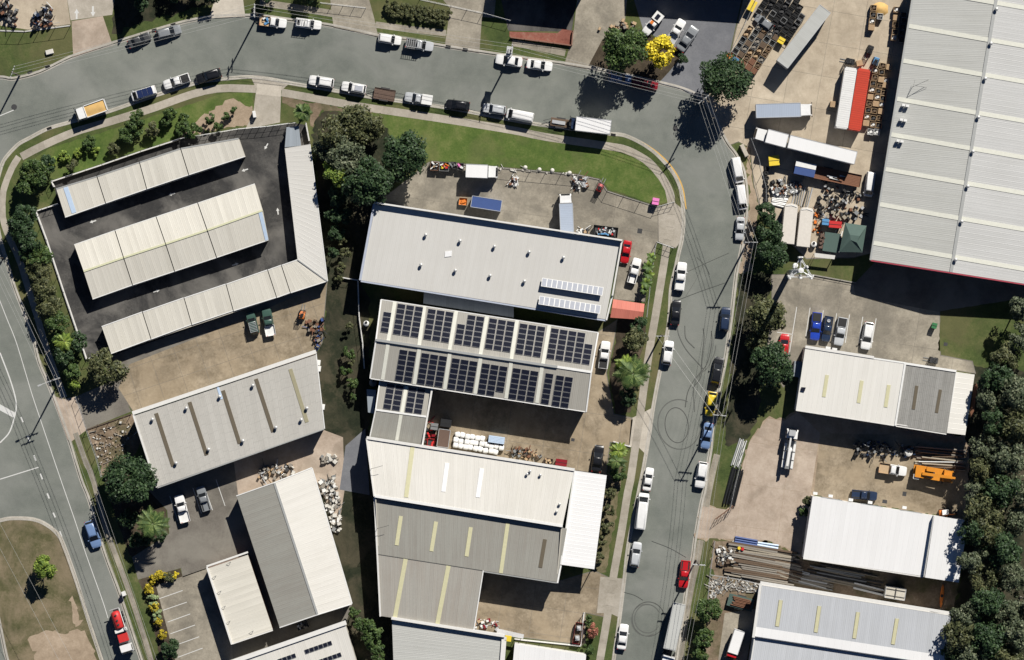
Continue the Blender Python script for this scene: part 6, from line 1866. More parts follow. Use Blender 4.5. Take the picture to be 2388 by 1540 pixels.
forklift('black forklift at the north end of the white container', (1968, 142), (1992, 147), 'paint_black_car')
forklift('black forklift carrying a pale pallet near the carton rows', (2022, 132), (2032, 106), 'paint_black_car')
forklift('blue forklift between the red container and the carton rows', (2037, 158), (2044, 136), 'plastic_blue')
forklift('orange forklift standing by the storage yard boundary', (707, 722), (704, 742), 'paint_orange_flat')
forklift('red forklift in the corner of the front yard fence', (1404, 428), (1396, 444), 'plastic_red')
# ------------------------------------------------------------------ trees, palms, shrubs
def crown_mesh(name, rx, ry, rz, n, leaf, mat, clumps=26, flat_=0.0, seed=0, fill=0.55, hollow=0.35):
    """leaf-sized quads in clumps through an uneven ellipsoid; centre of the crown at the origin"""
    g_ = np.random.default_rng(seed)
    # clump centres pushed towards the shell, uneven radius
    d = g_.normal(size=(clumps, 3)); d /= np.linalg.norm(d, axis=1)[:, None]
    d[:, 2] = np.where(d[:, 2] < -0.35, -d[:, 2], d[:, 2])
    r = g_.uniform(hollow, 0.86, clumps) ** 0.6
    cc = d * r[:, None] * np.array([rx, ry, rz])
    cr = g_.uniform(0.24, 0.42, clumps) * min(rx, ry)
    k = g_.integers(0, clumps, n)
    u = g_.normal(size=(n, 3)); u /= np.linalg.norm(u, axis=1)[:, None]
    u[:, 2] = np.abs(u[:, 2]) * np.where(g_.random(n) < 0.8, 1, -1)
    rad = g_.uniform(fill, 1.0, n)[:, None] * cr[k][:, None]
    c = cc[k] + u * rad * np.array([1, 1, 0.85])
    nrm = u * 0.7 + g_.normal(size=(n, 3)) * 0.45 + np.array([0, 0, 0.55])
    nrm /= np.linalg.norm(nrm, axis=1)[:, None]
    t = np.cross(nrm, g_.normal(size=(n, 3))); t /= np.linalg.norm(t, axis=1)[:, None]
    b = np.cross(nrm, t)
    ls = leaf * g_.uniform(0.6, 1.3, n)[:, None]
    V = np.empty((n, 4, 3))
    V[:, 0] = c - t * ls * 0.62
    V[:, 1] = c - b * ls * 0.36 + nrm * ls * 0.06
    V[:, 2] = c + t * ls * 0.62
    V[:, 3] = c + b * ls * 0.36 + nrm * ls * 0.06
    me = bpy.data.meshes.new(name)
    me.vertices.add(n * 4)
    me.vertices.foreach_set('co', V.reshape(-1))
    me.loops.add(n * 4)
    me.loops.foreach_set('vertex_index', np.arange(n * 4, dtype=np.int32))
    me.polygons.add(n)
    me.polygons.foreach_set('loop_start', np.arange(0, n * 4, 4, dtype=np.int32))
    me.polygons.foreach_set('loop_total', np.full(n, 4, dtype=np.int32))
    me.materials.append(MATS[mat])
    me.update(calc_edges=True)
    return me, cc

TSEED = [100]
def tree(x, y, rF, h, kind, label, cat='tree', name=None, group=None, leaf=None, dens=1.0, base=GZ, bare=False):
    """x, y, rF: crown centre and radius seen from above; trunk foot straight below"""
    TSEED[0] += 1
    rng = random.Random(TSEED[0])
    R = rF * S
    shrub = h < 3.2
    zc = h * (0.62 if not shrub else 0.5)
    rz = (h - zc)
    px, py = W(x, y, zc)
    root = thing(name or ('shrub' if shrub else 'tree'), label, cat, (px, py, base), 0, group)
    leaf = leaf or (0.26 if R < 1.6 else 0.36 if R < 3.2 else 0.44)
    n = int(dens * 46 * R * R / (leaf * leaf))
    n = max(300, min(n, 9000))
    me, cc = crown_mesh('crown', R * rng.uniform(0.9, 1.06), R * rng.uniform(0.9, 1.06), rz, n, leaf, 'leaf_' + kind, clumps=max(10, min(70, int(R * 11))), seed=TSEED[0])
    o = link('crown' if not shrub else 'foliage', me, root, (0, 0, zc))
    tr = 0.05 + 0.035 * R * (h / 8 + 0.4)
    mb = MB()
    bark = 'bark_pale' if kind == 'gum' else 'bark'
    top = Vector((rng.uniform(-0.1, 0.1) * R, rng.uniform(-0.1, 0.1) * R, zc * 0.72))
    mb.tube((0, 0, -0.08), top * 0.5, tr, 7, tr * 0.8)
    mb.tube(top * 0.5, top, tr * 0.8, 7, tr * 0.6)
    m = min(len(cc), 7 if not shrub else 3)
    for i in range(m):
        q = Vector((cc[i][0], cc[i][1], cc[i][2] + zc)) * 0.92
        mid = top.lerp(q, 0.5) + Vector((0, 0, -0.1 * R))
        mb.tube(top * 0.92, mid, tr * 0.45, 5, tr * 0.3)
        mb.tube(mid, q, tr * 0.3, 5, tr * 0.12)
    link('trunk' if not shrub else 'stem', mb.mesh('trunk', bark, True), root)
    return root

def palm(x, y, rF, h, label, nf=16, mat='leaf_palm', droop=0.55, width=0.34, fan=False, cat='palm', group=None, trunk_r=0.16):
    TSEED[0] += 1
    rng = random.Random(TSEED[0])
    R = rF * S
    px, py = W(x, y, h)
    root = thing('palm_tree', label, cat, (px, py, GZ), 0, group)
    mb = MB()
    seg = 7
    for i in range(seg):
        a = Vector((0.05 * math.sin(i), 0.05 * math.cos(i * 1.3), -0.08 + (h + 0.08) * i / seg)); b = Vector((0.05 * math.sin(i + 1), 0.05 * math.cos((i + 1) * 1.3), -0.08 + (h + 0.08) * (i + 1) / seg))
        mb.tube(a, b, trunk_r * (1.15 - 0.4 * i / seg), 8, trunk_r * (1.12 - 0.4 * (i + 1) / seg))
    link('trunk', mb.mesh('trunk', 'bark', True), root)
    for i in range(nf):
        a = i * 2.399 + rng.uniform(-0.2, 0.2)
        el = rng.uniform(-0.15, 1.0)
        L = R * rng.uniform(0.85, 1.1)
        d = Vector((math.cos(a), math.sin(a), 0)); s = Vector((-d.y, d.x, 0))
        pts = []
        n = 8
        for k in range(n + 1):
            t = k / n
            pts.append(Vector((0, 0, h - 0.05)) + d * L * (t * math.cos(el * 0.7)) + Vector((0, 0, L * (math.sin(el * 0.7) * t - droop * t * t))))
        v, f = [], []
        for k in range(n):
            p, q = pts[k], pts[k + 1]
            # central rib
            w = 0.035 * (1 - k / n) + 0.012
            b0 = len(v)
            v += [p - s * w, p + s * w, q + s * w, q - s * w]; f.append((b0, b0 + 1, b0 + 2, b0 + 3))
            if k == 0:
                continue
            lw = width * R * math.sin(math.pi * min(1, 0.18 + 0.82 * k / n) ** 0.8) * (0.5 if fan and k < n // 2 else 1)
            for j in range(3):
                pp = p.lerp(q, j / 3)
                for sg in (-1, 1):
                    tip = pp + s * sg * lw + d * lw * 0.45 - Vector((0, 0, lw * 0.35 + rng.uniform(0, 0.08)))
                    b0 = len(v)
                    e = d * 0.045 * (1 + R * 0.25)
                    v += [pp - e, pp + e, tip]; f.append((b0, b0 + 1, b0 + 2))
        link('frond', new_mesh('frond', v, f, mat), root)
    return root

def broadleaf(x, y, rF, h, label, nf=9, group=None):
    """banana-like clump: big single leaves"""
    TSEED[0] += 1
    rng = random.Random(TSEED[0])
    R = rF * S
    px, py = W(x, y, h * 0.7)
    root = thing('banana_plant', label, 'plant', (px, py, GZ), 0, group)
    mb = MB(); mb.tube((0, 0, -0.08), (0.05, 0.03, h * 0.6), 0.14, 7, 0.09); link('stem', mb.mesh('stem', 'leaf_palm', True), root)
    for i in range(nf):
        a = i * 2.4 + rng.uniform(-0.3, 0.3); d = Vector((math.cos(a), math.sin(a), 0)); s = Vector((-d.y, d.x, 0))
        v, f = [], []
        n = 6
        el = rng.uniform(0.5, 1.2); L = R * rng.uniform(0.9, 1.25)
        for k in range(n + 1):
            t = k / n
            p = Vector((0, 0, h * 0.58)) + d * L * t + Vector((0, 0, L * (el * t - 0.95 * t * t)))
            w = 0.32 * math.sin(math.pi * (0.08 + 0.9 * t)) * min(1.2, R)
            v += [p - s * w + Vector((0, 0, 0.07)), p, p + s * w + Vector((0, 0, 0.07))]
            if k:
                b0 = 3 * k
                f += [(b0 - 3, b0 - 2, b0 + 1, b0), (b0 - 2, b0 - 1, b0 + 2, b0 + 1)]
        link('leaf', new_mesh('leaf', v, f, 'leaf_palm' if i % 3 else 'leaf_lime'), root)
    return root

# ---- street and yard trees
tree(1455, 112, 56, 9.5, 'mid', 'big round green street tree shading two parked cars', dens=1.2)
tree(1540, 122, 40, 8.0, 'yellow', 'tree in full bright yellow blossom')
tree(1688, 186, 57, 9.0, 'dark', 'large dark green tree at the driveway of the container yard', dens=1.2)
tree(1590, 138, 13, 2.6, 'dark', 'small dark bush at the foot of the yellow tree', 'shrub')
tree(838, 285, 50, 7.5, 'olive', 'grey-olive wattle tree next to the footpath lawn')
tree(788, 312, 44, 7.0, 'olive', 'sparse grey-olive tree beside the storage wall')
tree(805, 362, 48, 8.5, 'gum', 'blue-green tree in the thicket behind the narrow storage row')
tree(872, 300, 30, 5.0, 'olive', 'small grey-olive tree at the lawn edge of the thicket')
tree(788, 402, 34, 8.0, 'lime', 'light lime-green tree inside the dark thicket')
tree(862, 425, 56, 10.0, 'dark', 'broad dark evergreen at the corner of the pale warehouse', dens=1.2)
tree(948, 366, 57, 9.0, 'dark', 'round dark evergreen standing on the edge of the lawn', dens=1.2)
tree(755, 350, 26, 5.0, 'gum', 'low grey-green tree hugging the storage boundary')
for x, y, r, h in ((786, 462, 26, 4.5), (800, 505, 24, 4.2), (778, 505, 20, 3.8), (784, 545, 20, 3.6), (778, 590, 15, 3.4)):
    tree(x, y, r, h, 'dark', 'low dark tree in the drain strip behind the narrow storage row', group='dark drain trees')
palm(706, 262, 22, 4.2, 'fan palm with dark stiff fronds beside the storage driveway', 18, 'leaf_palm', 0.3, 0.5, True)
tg = 'shrubs along the drain'
for x, y, r, h, k in ((800, 562, 12, 2.8, 'olive'), (806, 590, 14, 3.0, 'olive'), (798, 622, 14, 2.6, 'olive'), (790, 650, 10, 2.0, 'olive'), (814, 762, 11, 2.4, 'olive'), (815, 822, 15, 3.0, 'mid'), (807, 862, 14, 2.8, 'mid'),
                      (822, 893, 14, 3.0, 'mid'), (824, 926, 9, 2.0, 'mid'), (818, 845, 9, 2.0, 'olive')):
    tree(x, y, r, h, k, 'scrubby ' + ('grey-olive' if k == 'olive' else 'green') + ' shrub growing in the drain strip', 'shrub', group=tg + (' grey' if k == 'olive' else ' green'))
for x, y, r, h in ((824, 1428, 15, 3.6), (838, 1455, 18, 4.0), (858, 1462, 20, 4.2), (874, 1476, 20, 4.0), (862, 1490, 18, 4.0), (876, 1508, 20, 4.2), (880, 1532, 16, 4.0)):
    tree(x, y, r, h, 'mid', 'leafy tree in the gap between the workshop and factory', group='trees between workshop and factory')
# ---- western hedge
for x, y, r, h, k in ((82, 402, 36, 4.6, 'mid'), (62, 432, 28, 4.2, 'mid'), (110, 385, 22, 3.6, 'dark'), (48, 530, 34, 5.0, 'dark'), (62, 500, 28, 4.6, 'dark'), (72, 565, 30, 5.0, 'dark'), (92, 600, 28, 4.4, 'mid'), (88, 640, 30, 4.6, 'olive'),
                      (106, 678, 32, 5.0, 'olive'), (118, 715, 30, 4.8, 'olive'), (132, 752, 28, 4.6, 'mid'), (150, 830, 26, 4.4, 'dark'), (168, 868, 22, 3.6, 'mid'), (62, 592, 22, 4.2, 'dark'), (180, 800, 24, 4.4, 'dark'), (138, 790, 20, 4.0, 'mid')):
    tree(x, y, r, h, k, {'mid': 'mid green', 'dark': 'dark green', 'olive': 'grey-olive'}[k] + ' tree in the western hedge ' + (a := next(t for lim, t in ((460, 'at the street corner'), (612, 'beside the white gate wall'), (765, 'alongside the middle storage block'), (9999, 'near the street-lamp pole')) if y < lim)), group='western hedge ' + k + ' ' + a)
palm(150, 796, 26, 4.6, 'pale-fronded palm in the western hedge', 14, 'leaf_lime', 0.5, 0.3)
tree(250, 858, 44, 6.0, 'olive', 'large grey-olive tree at the corner of the storage wall and brown yard')
tree(172, 895, 16, 2.4, 'lime', 'light green shrub beside the storage gate', 'shrub')
# ---- northern garden shrubs by the storage fence
for x, y, r, h, k in ((322, 278, 20, 3.0, 'mid'), (308, 306, 22, 3.1, 'mid'), (355, 302, 18, 2.8, 'olive'), (396, 266, 17, 2.8, 'mid'), (385, 285, 13, 2.4, 'mid'), (425, 300, 19, 2.8, 'mid'), (450, 308, 20, 3.0, 'mid'), (490, 278, 13, 2.8, 'mid'),
                      (525, 272, 10, 2.4, 'mid'), (544, 258, 10, 2.2, 'mid'), (507, 297, 14, 2.6, 'mid'), (208, 334, 18, 2.4, 'mid'), (264, 345, 16, 2.4, 'olive'), (296, 318, 20, 3.0, 'mid'), (168, 386, 15, 2.6, 'olive'), (430, 276, 12, 2.0, 'mid'),
                      (150, 366, 14, 1.4, 'lime'), (182, 356, 14, 1.4, 'lime'), (120, 378, 14, 1.4, 'lime'), (225, 355, 12, 1.2, 'lime')):
    tree(x, y, r, h, k, {'mid': 'bushy green shrub', 'olive': 'grey-olive rounded shrub', 'lime': 'low light-green ground shrub'}[k] + ' in the garden north of the storage fence', 'shrub', group='storage garden shrubs ' + k)
# ---- western car park
tree(303, 1122, 60, 8.0, 'dark', 'massive dark green tree beside the grey cement-sheet workshop', dens=1.3)
tree(272, 1096, 26, 5.0, 'olive', 'small grey tree against the massive dark tree')
palm(356, 1222, 40, 6.5, 'tall feather palm at the car park entrance', 18)
for x, y, r, h, k in ((345, 1255, 18, 2.4, 'dark'), (376, 1250, 13, 1.8, 'dark'), (318, 1260, 20, 3.0, 'dark'), (300, 1210, 24, 3.4, 'dark')):
    tree(x, y, r, h, k, 'dark understorey shrub below the feather palm', 'shrub', group='shrubs below the feather palm', name='shrub')
tree(108, 1324, 31, 5.2, 'lime', 'single bright green tree on the grass traffic island')
for x, y, r, k, l in ((355, 1352, 11, 'gold', 'small clipped golden shrub next to the long golden hedge'), (374, 1343, 17, 'gold', 'long clipped golden-green hedge mound at the car park corner'), (394, 1346, 13, 'olive', 'clipped olive shrub at the end of the car park bed'),
                      (410, 1342, 9, 'yellow', 'pale yellow flowering shrub at the tip of the bed'), (346, 1376, 14, 'gold', 'round clipped golden shrub at the bend of the bed'), (356, 1399, 14, 'pale', 'pale silvery shrub between two golden shrubs, upper of the pair'),
                      (359, 1416, 12, 'gold', 'golden shrub between two pale silvery shrubs'), (366, 1433, 14, 'pale', 'pale silvery shrub between two golden shrubs, lower of the pair'), (369, 1451, 11, 'gold', 'golden shrub below the lower silvery shrub'), (381, 1480, 13, 'gold', 'isolated round golden shrub in the bed')):
    tree(x, y, r, 1.5, k, l, 'shrub', leaf=0.22, dens=0.8)
tree(396, 1512, 24, 3.1, 'dark', 'dark green shrub at the lower end of the parking bed', 'shrub')
# ---- eastern gardens of the central block
for x, y, r in ((1519, 602, 13), (1512, 622, 14), (1512, 640, 14), (1508, 660, 14), (1502, 675, 11)):
    broadleaf(x, y, r, 3.0, 'banana plant with big pale leaves beside the footpath', group='banana plants')
tree(1490, 760, 20, 3.8, 'dark', 'small dark tree south of the red carport')
tree(1482, 792, 30, 4.4, 'olive', 'olive tree between the footpath and the solar roof yard')
palm(1476, 872, 44, 6.0, 'clump of broad feather palms beside the footpath', 22, 'leaf_palm', 0.6, 0.34)
palm(1458, 850, 26, 4.6, 'shorter palm with yellowing fronds in the palm garden', 14, 'leaf_lime', 0.6, 0.34)
tree(1464, 925, 24, 4.0, 'dark', 'dark shrubby tree at the south end of the palm garden')
palm(1442, 1052, 24, 3.4, 'yellow-green cane palm by the side yard gate', 14, 'leaf_lime', 0.6, 0.34)
palm(1438, 1076, 24, 3.6, 'green cane palm next to the yellow-green one', 14, 'leaf_palm', 0.6, 0.34)
tree(1442, 1106, 20, 3.0, 'mid', 'green shrub at the corner of the white awning roof', 'shrub')
for x, y, r, h in ((1425, 1150, 14, 2.4), (1420, 1190, 14, 2.6), (1413, 1228, 17, 2.8), (1404, 1262, 12, 2.2), (1398, 1300, 13, 2.2)):
    tree(x, y, r, h, 'olive', 'olive shrub in the strip between awning roof and footpath', 'shrub', group='olive shrubs in the strip')
tree(1380, 1471, 16, 2.4, 'red', 'reddish-leaved shrub beside the loading yard fence', 'shrub')
tree(1372, 1448, 12, 2.0, 'mid', 'green shrub beside the reddish shrub', 'shrub')
tree(1372, 1515, 14, 2.2, 'mid', 'dark green shrub south of the reddish shrub', 'shrub')
# ---- right street
for x, y, r, h, l in ((1785, 497, 26, 4.8, 'dark street tree beside the dusty van bodies, northernmost of the row'), (1798, 545, 32, 5.4, 'dark street tree beside the dusty van bodies, middle of the row'), (1806, 592, 38, 6.0, 'dark street tree below the dusty van bodies')):
    tree(x, y, r, h, 'dark', l)
tree(1788, 735, 50, 7.0, 'olive', 'broad olive-green street tree crossed by the tower shadow', dens=1.2)
tree(1800, 850, 50, 8.0, 'dark', 'broad dark street tree beside the red hatchback', dens=1.2)
tree(1762, 802, 26, 5.0, 'olive', 'small olive tree between the two broad street trees')
tree(1826, 880, 22, 4.4, 'dark', 'small dark tree at the corner of the white factory')
for x, y, r, h in ((1652, 1422, 32, 5.0), (1640, 1488, 25, 4.4), (1634, 1528, 22, 4.4)):
    tree(x, y, r, h, 'mid', 'green tree on the verge beside the grey tipping trailer', group='verge trees at the tipping trailer')
tree(1884, 1170, 14, 3.0, 'olive', 'olive shrub against the west wall of the plain white roof, upper one', 'shrub')
tree(1873, 1195, 12, 2.6, 'mid', 'green shrub against the west wall of the plain white roof, lower one', 'shrub')
# ---- gum trees of the eastern bushland
gums = [(2378, 722, 30, 9), (2384, 790, 34, 10), (2342, 835, 34, 9), (2322, 885, 40, 10), (2366, 918, 44, 12), (2300, 932, 30, 9), (2376, 990, 46, 12), (2322, 985, 36, 10), (2296, 1042, 34, 9), (2352, 1070, 44, 12),
        (2288, 1098, 34, 10), (2332, 1140, 46, 12), (2272, 1152, 32, 10), (2384, 1142, 40, 12), (2290, 1195, 44, 12), (2262, 1240, 30, 13), (2256, 1308, 26, 12), (2366, 1215, 36, 10), (2300, 1240, 40, 11), (2335, 1280, 42, 12), (2286, 1295, 30, 9), (2355, 1340, 38, 11), (2296, 1350, 36, 10),
        (2302, 1405, 44, 12), (2258, 1440, 38, 10), (2345, 1425, 38, 11), (2240, 1482, 42, 11), (2300, 1490, 48, 12), (2372, 1475, 44, 12), (2262, 1535, 44, 11), (2342, 1540, 44, 12), (2222, 1525, 26, 9), (2392, 1400, 34, 11)]
for i, (x, y, r, h) in enumerate(gums):
    k = ('gum', 'gum', 'olive', 'dark')[i % 4]
    tree(x, y, r, h, k, {'gum': 'grey-green gum tree', 'olive': 'olive gum tree', 'dark': 'dark green tree'}[k] + ' in the bushland ' + (a := next(t for lim, t in ((800, 'beside the eastern lawn'), (1000, 'behind the white factory end bay'), (1130, 'behind the yellow crane and timber poles'),
                       (1260, 'overhanging the upper end of the plain white roof'), (1380, 'behind the kayak'), (1460, 'at the corner of the corrugated factory'), (9999, 'along the end wall of the corrugated factory')) if y < lim)), group='bushland ' + k + ' ' + a, dens=0.95)
# ---- northern edge
for x, y, r, h in ((330, 6, 20, 3.4), (408, -26, 30, 3.6), (452, -22, 26, 3.4), (490, -6, 20, 3.4), (626, -16, 24, 3.6), (722, -20, 28, 3.6)):
    tree(x, y, r, h, 'dark', 'dark garden tree on the northern lots shading the verge', group='northern garden trees')
for i in range(9):
    tree(906 + i * 17, 12 + i * 2.7, 13, 1.5, 'olive', 'clipped olive hedge plant beside the northern driveway', 'shrub', name='hedge_plant', group='northern hedge plants')
for i in range(8):
    tree(912 + i * 17, 30 + i * 2.6, 12, 1.3, 'olive', 'clipped olive hedge plant beside the northern driveway', 'shrub', name='hedge_plant', group='northern hedge plants')
# ------------------------------------------------------------------ power poles, wires, tower
def pole(x, y, h, ang, label, arms=1, trans=False, lamp=None, base=GZ):
    px, py = W(x, y, h)
    a = math.radians(ang)
    root = thing('power_pole', label, 'pole', (px, py, base), a)
    lpart(root, 'mast', MB().tube((0, 0, -0.1), (0, 0, h), 0.19, 10, 0.12), 'pole_timber', True)
    ends = []
    for i in range(arms):
        z = h - 0.35 - 1.3 * i
        lpart(root, 'crossarm', MB().box(-1.25, 1.25, -0.16, -0.04, z - 0.08, z + 0.08), 'galvanised')
        for x_ in (-1.1, -0.45, 0.45, 1.1):
            lpart(root, 'insulator', MB().lathe((x_, -0.1, z + 0.08), [(0.06, 0), (0.08, 0.08), (0.05, 0.2), (0.01, 0.22)], 8), 'insulator')
            ends.append((x_, z + 0.28))
    if trans:
        lpart(root, 'transformer', MB().box(-0.45, 0.45, 0.15, 0.85, h - 3.4, h - 2.2), 'galvanised')
        lpart(root, 'bracket', MB().box(-1.0, 1.0, -0.25, 0.9, h - 3.55, h - 3.42), 'galvanised')
        for x_ in (-0.3, 0, 0.3):
            lpart(root, 'bushing', MB().lathe((x_, 0.5, h - 2.2), [(0.06, 0), (0.09, 0.15), (0.04, 0.4), (0.01, 0.42)], 8), 'insulator')
    if lamp:
        la = math.radians(lamp) - a
        lpart(root, 'lamp_arm', MB().tube((0, 0, h - 2.0), (math.cos(la) * 2.6, math.sin(la) * 2.6, h - 1.5), 0.045, 6), 'galvanised')
        lpart(root, 'lamp_head', MB().cbox((math.cos(la) * 2.8, math.sin(la) * 2.8), 0.7, 0.3, h - 1.6, h - 1.42, la), 'galvanised')
    M = Matrix.Translation((px, py, base)) @ Matrix.Rotation(a, 4, 'Z')
    return [M @ Vector((e[0], -0.1, e[1])) for e in ends], root

def wire(p, q, sag=0.5, r=0.024, label=None, n=10):
    mb = MB()
    pts = []
    p, q = Vector(p), Vector(q)
    for i in range(n + 1):
        t = i / n
        v = p.lerp(q, t)
        v.z -= sag * 4 * t * (1 - t)
        pts.append(v)
    mb.path(pts, r, 4)
    o = mb.build('power_line', 'wire')
    tag(o, label[0], 'wire', label[1])
    return o

def span(A, B, label, idx=(0, 1, 2, 3), sag=0.5):
    a = sorted(A[:4], key=lambda v: v.x * 0.3 + v.y)
    b = sorted(B[:4], key=lambda v: v.x * 0.3 + v.y)
    for i in idx:
        wire(a[i], b[i], sag, label=(label, label))
P1, _ = pole(27, 168, 9.5, 70, 'timber power pole on the corner beside the fenced lawn')
P2, _ = pole(591, 24, 10.0, 88, 'timber power pole beside the northern driveway with one crossarm', 2)
P3, _ = pole(1192, 118, 10.5, 82, 'timber power pole with a boxy grey transformer above the white sedan', 2, trans=True)
P4, _ = pole(1640, 231, 11.5, 40, 'timber power pole with stacked crossarms next to the dark tree', 2)
P5, _ = pole(1752, 564, 11.0, 0, 'timber power pole beside the silver sedan with wide crossarm', 1)
P6, _ = pole(1546, 783, 9.5, 0, 'timber power pole on the footpath verge by the white hatchback', 2, trans=False)
P7, _ = pole(1679, 968, 11.5, -5, 'timber power pole beside the yellow car', 2)
P8, _ = pole(1630, 1317, 10.5, -4, 'timber power pole beside the red pickup', 2)
P9, _ = pole(122, 886, 11.0, 20, 'timber power pole with a street-lamp arm over the western street', 2, lamp=202)
P10, _ = pole(-70, 1120, 11.0, 25, 'timber power pole west of the traffic island', 1, base=0.0)
P11, _ = pole(205, 1640, 11.0, 20, 'timber power pole south of the traffic island', 1)
P12, _ = pole(385, 1640, 11.0, 20, 'timber power pole south of the parking bed', 1)
P0, _ = pole(-15, 600, 11.0, 20, 'timber power pole by the western hedge corner', 1)
span(P1, P2, 'overhead wires between the corner pole and driveway pole')
span(P2, P3, 'overhead wires above the northern verge', sag=0.8)
span(P3, P4, 'overhead wires above the big street tree', sag=0.6)
span(P4, P5, 'overhead wires round the bend of the street', sag=0.6)
span(P5, P7, 'overhead wires past the broad street trees', sag=0.8)
span(P7, P8, 'overhead wires above the pipe lane', sag=0.7)
span(P6, P7, 'overhead wires crossing the street above the skid marks', (0, 2), 0.3)
span(P9, P12, 'overhead wires along the western footpath', sag=1.0)
span(P0, P9, 'overhead wires above the western hedge', sag=0.5)
span(P10, P11, 'overhead wires crossing the grass traffic island', (0, 3), 0.6)
span(P8, [p + Vector((-6, -32, 0)) for p in P8], 'overhead wires above the tipping trailer', sag=0.6)

# monopole phone tower
hx = 25.0
px, py = W(1868, 631, hx)
tw = thing('phone_tower', 'tall steel monopole tower crowned with white antenna panels', 'tower', (px, py, GZ))
lpart(tw, 'mast', MB().tube((0, 0, -0.1), (0, 0, hx), 0.55, 14, 0.36), 'galvanised', True)
for z, rr in ((hx - 0.6, 2.4), (hx - 2.2, 2.3)):
    m = MB()
    c = [Vector((rr * math.cos(math.radians(90 + 120 * i)), rr * math.sin(math.radians(90 + 120 * i)), z)) for i in range(3)]
    for i in range(3):
        m.tube(c[i], c[(i + 1) % 3], 0.07, 6)
        m.tube((0, 0, z), c[i], 0.07, 6)
    lpart(tw, 'headframe', m, 'galvanised')
for i in range(3):
    a = math.radians(90 + 120 * i)
    d = Vector((math.cos(a), math.sin(a), 0))
    e = Vector((math.cos(a + math.radians(120)), math.sin(a + math.radians(120)), 0))
    for t in (0.08, 0.5, 0.92):
        p = (d * 2.6).lerp(e * 2.6, t) * 1.05
        lpart(tw, 'antenna_panel', MB().cbox((p.x, p.y), 0.45, 0.28, hx - 2.6, hx - 0.1, math.atan2(p.y, p.x) + math.pi / 2), 'plastic_white')
        lpart(tw, 'radio_unit', MB().cbox((p.x * 0.72, p.y * 0.72), 0.5, 0.4, hx - 2.2, hx - 1.3, math.atan2(p.y, p.x)), 'galvanised')
lpart(tw, 'cap', MB().lathe((0, 0, hx), [(0.5, 0), (0.5, 0.12), (0.02, 0.2)], 12), 'plastic_white')
lpart(tw, 'dish', MB().lathe((-0.9, 0.9, hx - 1.2), [(0.5, 0), (0.45, 0.25), (0.1, 0.4), (0.01, 0.41)], 12), 'plastic_white')

# ------------------------------------------------------------------ fences and gates
def fence(label, line, h=1.8, step=2.6, wall=0.0, mat='galvanised', wall_mat='wall_white', rails=2, name='fence', slats=0):
    L = [W(*p) for p in line]
    c = L[len(L) // 2]
    root = thing(name, label, 'fence', (c[0], c[1], GZ))
    for a, b in zip(L[:-1], L[1:]):
        ln = math.dist(a, b)
        n = max(1, round(ln / step))
        if wall:
            MB().beam((a[0], a[1], GZ), (b[0], b[1], GZ), 0.2, -0.05, wall).build('base_wall', wall_mat, root)
        for i in range(n + 1):
            t = i / n
            x, y = a[0] + (b[0] - a[0]) * t, a[1] + (b[1] - a[1]) * t
            MB().tube((x, y, GZ - 0.05), (x, y, GZ + h), 0.045, 6).build('post', mat, root)
        for k in range(rails):
            z = GZ + h * (1 - 0.92 * k / max(1, rails - 1)) - 0.05
            MB().tube((a[0], a[1], z), (b[0], b[1], z), 0.03, 5).build('rail', mat, root)
        if slats:
            for i in range(int(ln / slats)):
                t = (i + 0.5) / int(ln / slats)
                x, y = a[0] + (b[0] - a[0]) * t, a[1] + (b[1] - a[1]) * t
                MB().tube((x, y, GZ + 0.1), (x, y, GZ + h), 0.016, 4).build('picket', mat, root)
    return root
fence('white-capped wall and fence along the western hedge', [(85, 493), (110, 560), (150, 682), (203, 838), (240, 826)], 1.9, 3.0, 0.5)
fence('white-capped wall and fence above the garden north of the storage row', [(128, 437), (122, 424), (240, 385), (330, 354), (418, 326)], 2.0, 3.0, 0.9)
fence('short white gate wall at the north-west storage corner', [(85, 493), (112, 484), (137, 476)], 1.8, 1.4, 0.6)
fence('white sliding gate across the storage driveway', [(420, 325), (556, 302), (622, 296), (690, 287)], 1.9, 1.4, 0.0, 'flashing', rails=3, name='sliding_gate')
fence('white boundary wall beside the fan palm', [(714, 288), (722, 330)], 1.9, 2.0, 1.4)
fence('tall mesh fence around the front yard beside the lawn', [(1005, 377), (1130, 388), (1345, 408), (1398, 419), (1416, 446), (1531, 483)], 2.0, 2.9, 0.12, 'steel_dark', 'kerb')
fence('white sliding gate open by the pink bin', [(1531, 483), (1572, 472)], 1.7, 1.1, 0.0, 'flashing', rails=3, name='sliding_gate')
fence('white sliding gate open across the footpath by the pale warehouse', [(1531, 565), (1570, 579)], 1.7, 1.1, 0.0, 'flashing', rails=3, name='sliding_gate')
fence('thin wire fence along the banana garden', [(1529, 570), (1518, 650), (1508, 740)], 1.5, 3.0)
fence('pale wall along the drain beside the solar roof', [(835, 655), (838, 740), (846, 800), (850, 860)], 1.8, 2.6, 0.7)
fence('short pale wall closing the gap at the pale warehouse', [(800, 648), (835, 654)], 1.6, 1.4, 0.6)
fence('black picket fence on the lawn below the beige wash slab', [(0, 72), (58, 74), (165, 60)], 2.3, 2.6, 0.15, 'steel_dark', 'wall_white', 2)
fence('steel fence of the container yard beside the street', [(1750, 325), (1768, 372), (1785, 440), (1785, 470)], 2.0, 2.6, 0.0)
fence('leaning steel gate at the works yard entrance', [(1668, 1210), (1709, 1180)], 1.9, 0.9, 0.0, 'steel_rust', rails=3, name='farm_gate')
fence('dark mesh fence along the lane of black pipes', [(1739, 1030), (1726, 1080), (1700, 1190)], 1.8, 2.6)
fence('fence of the timber yard along the verge', [(1666, 1262), (1655, 1340), (1650, 1400)], 1.8, 2.6)
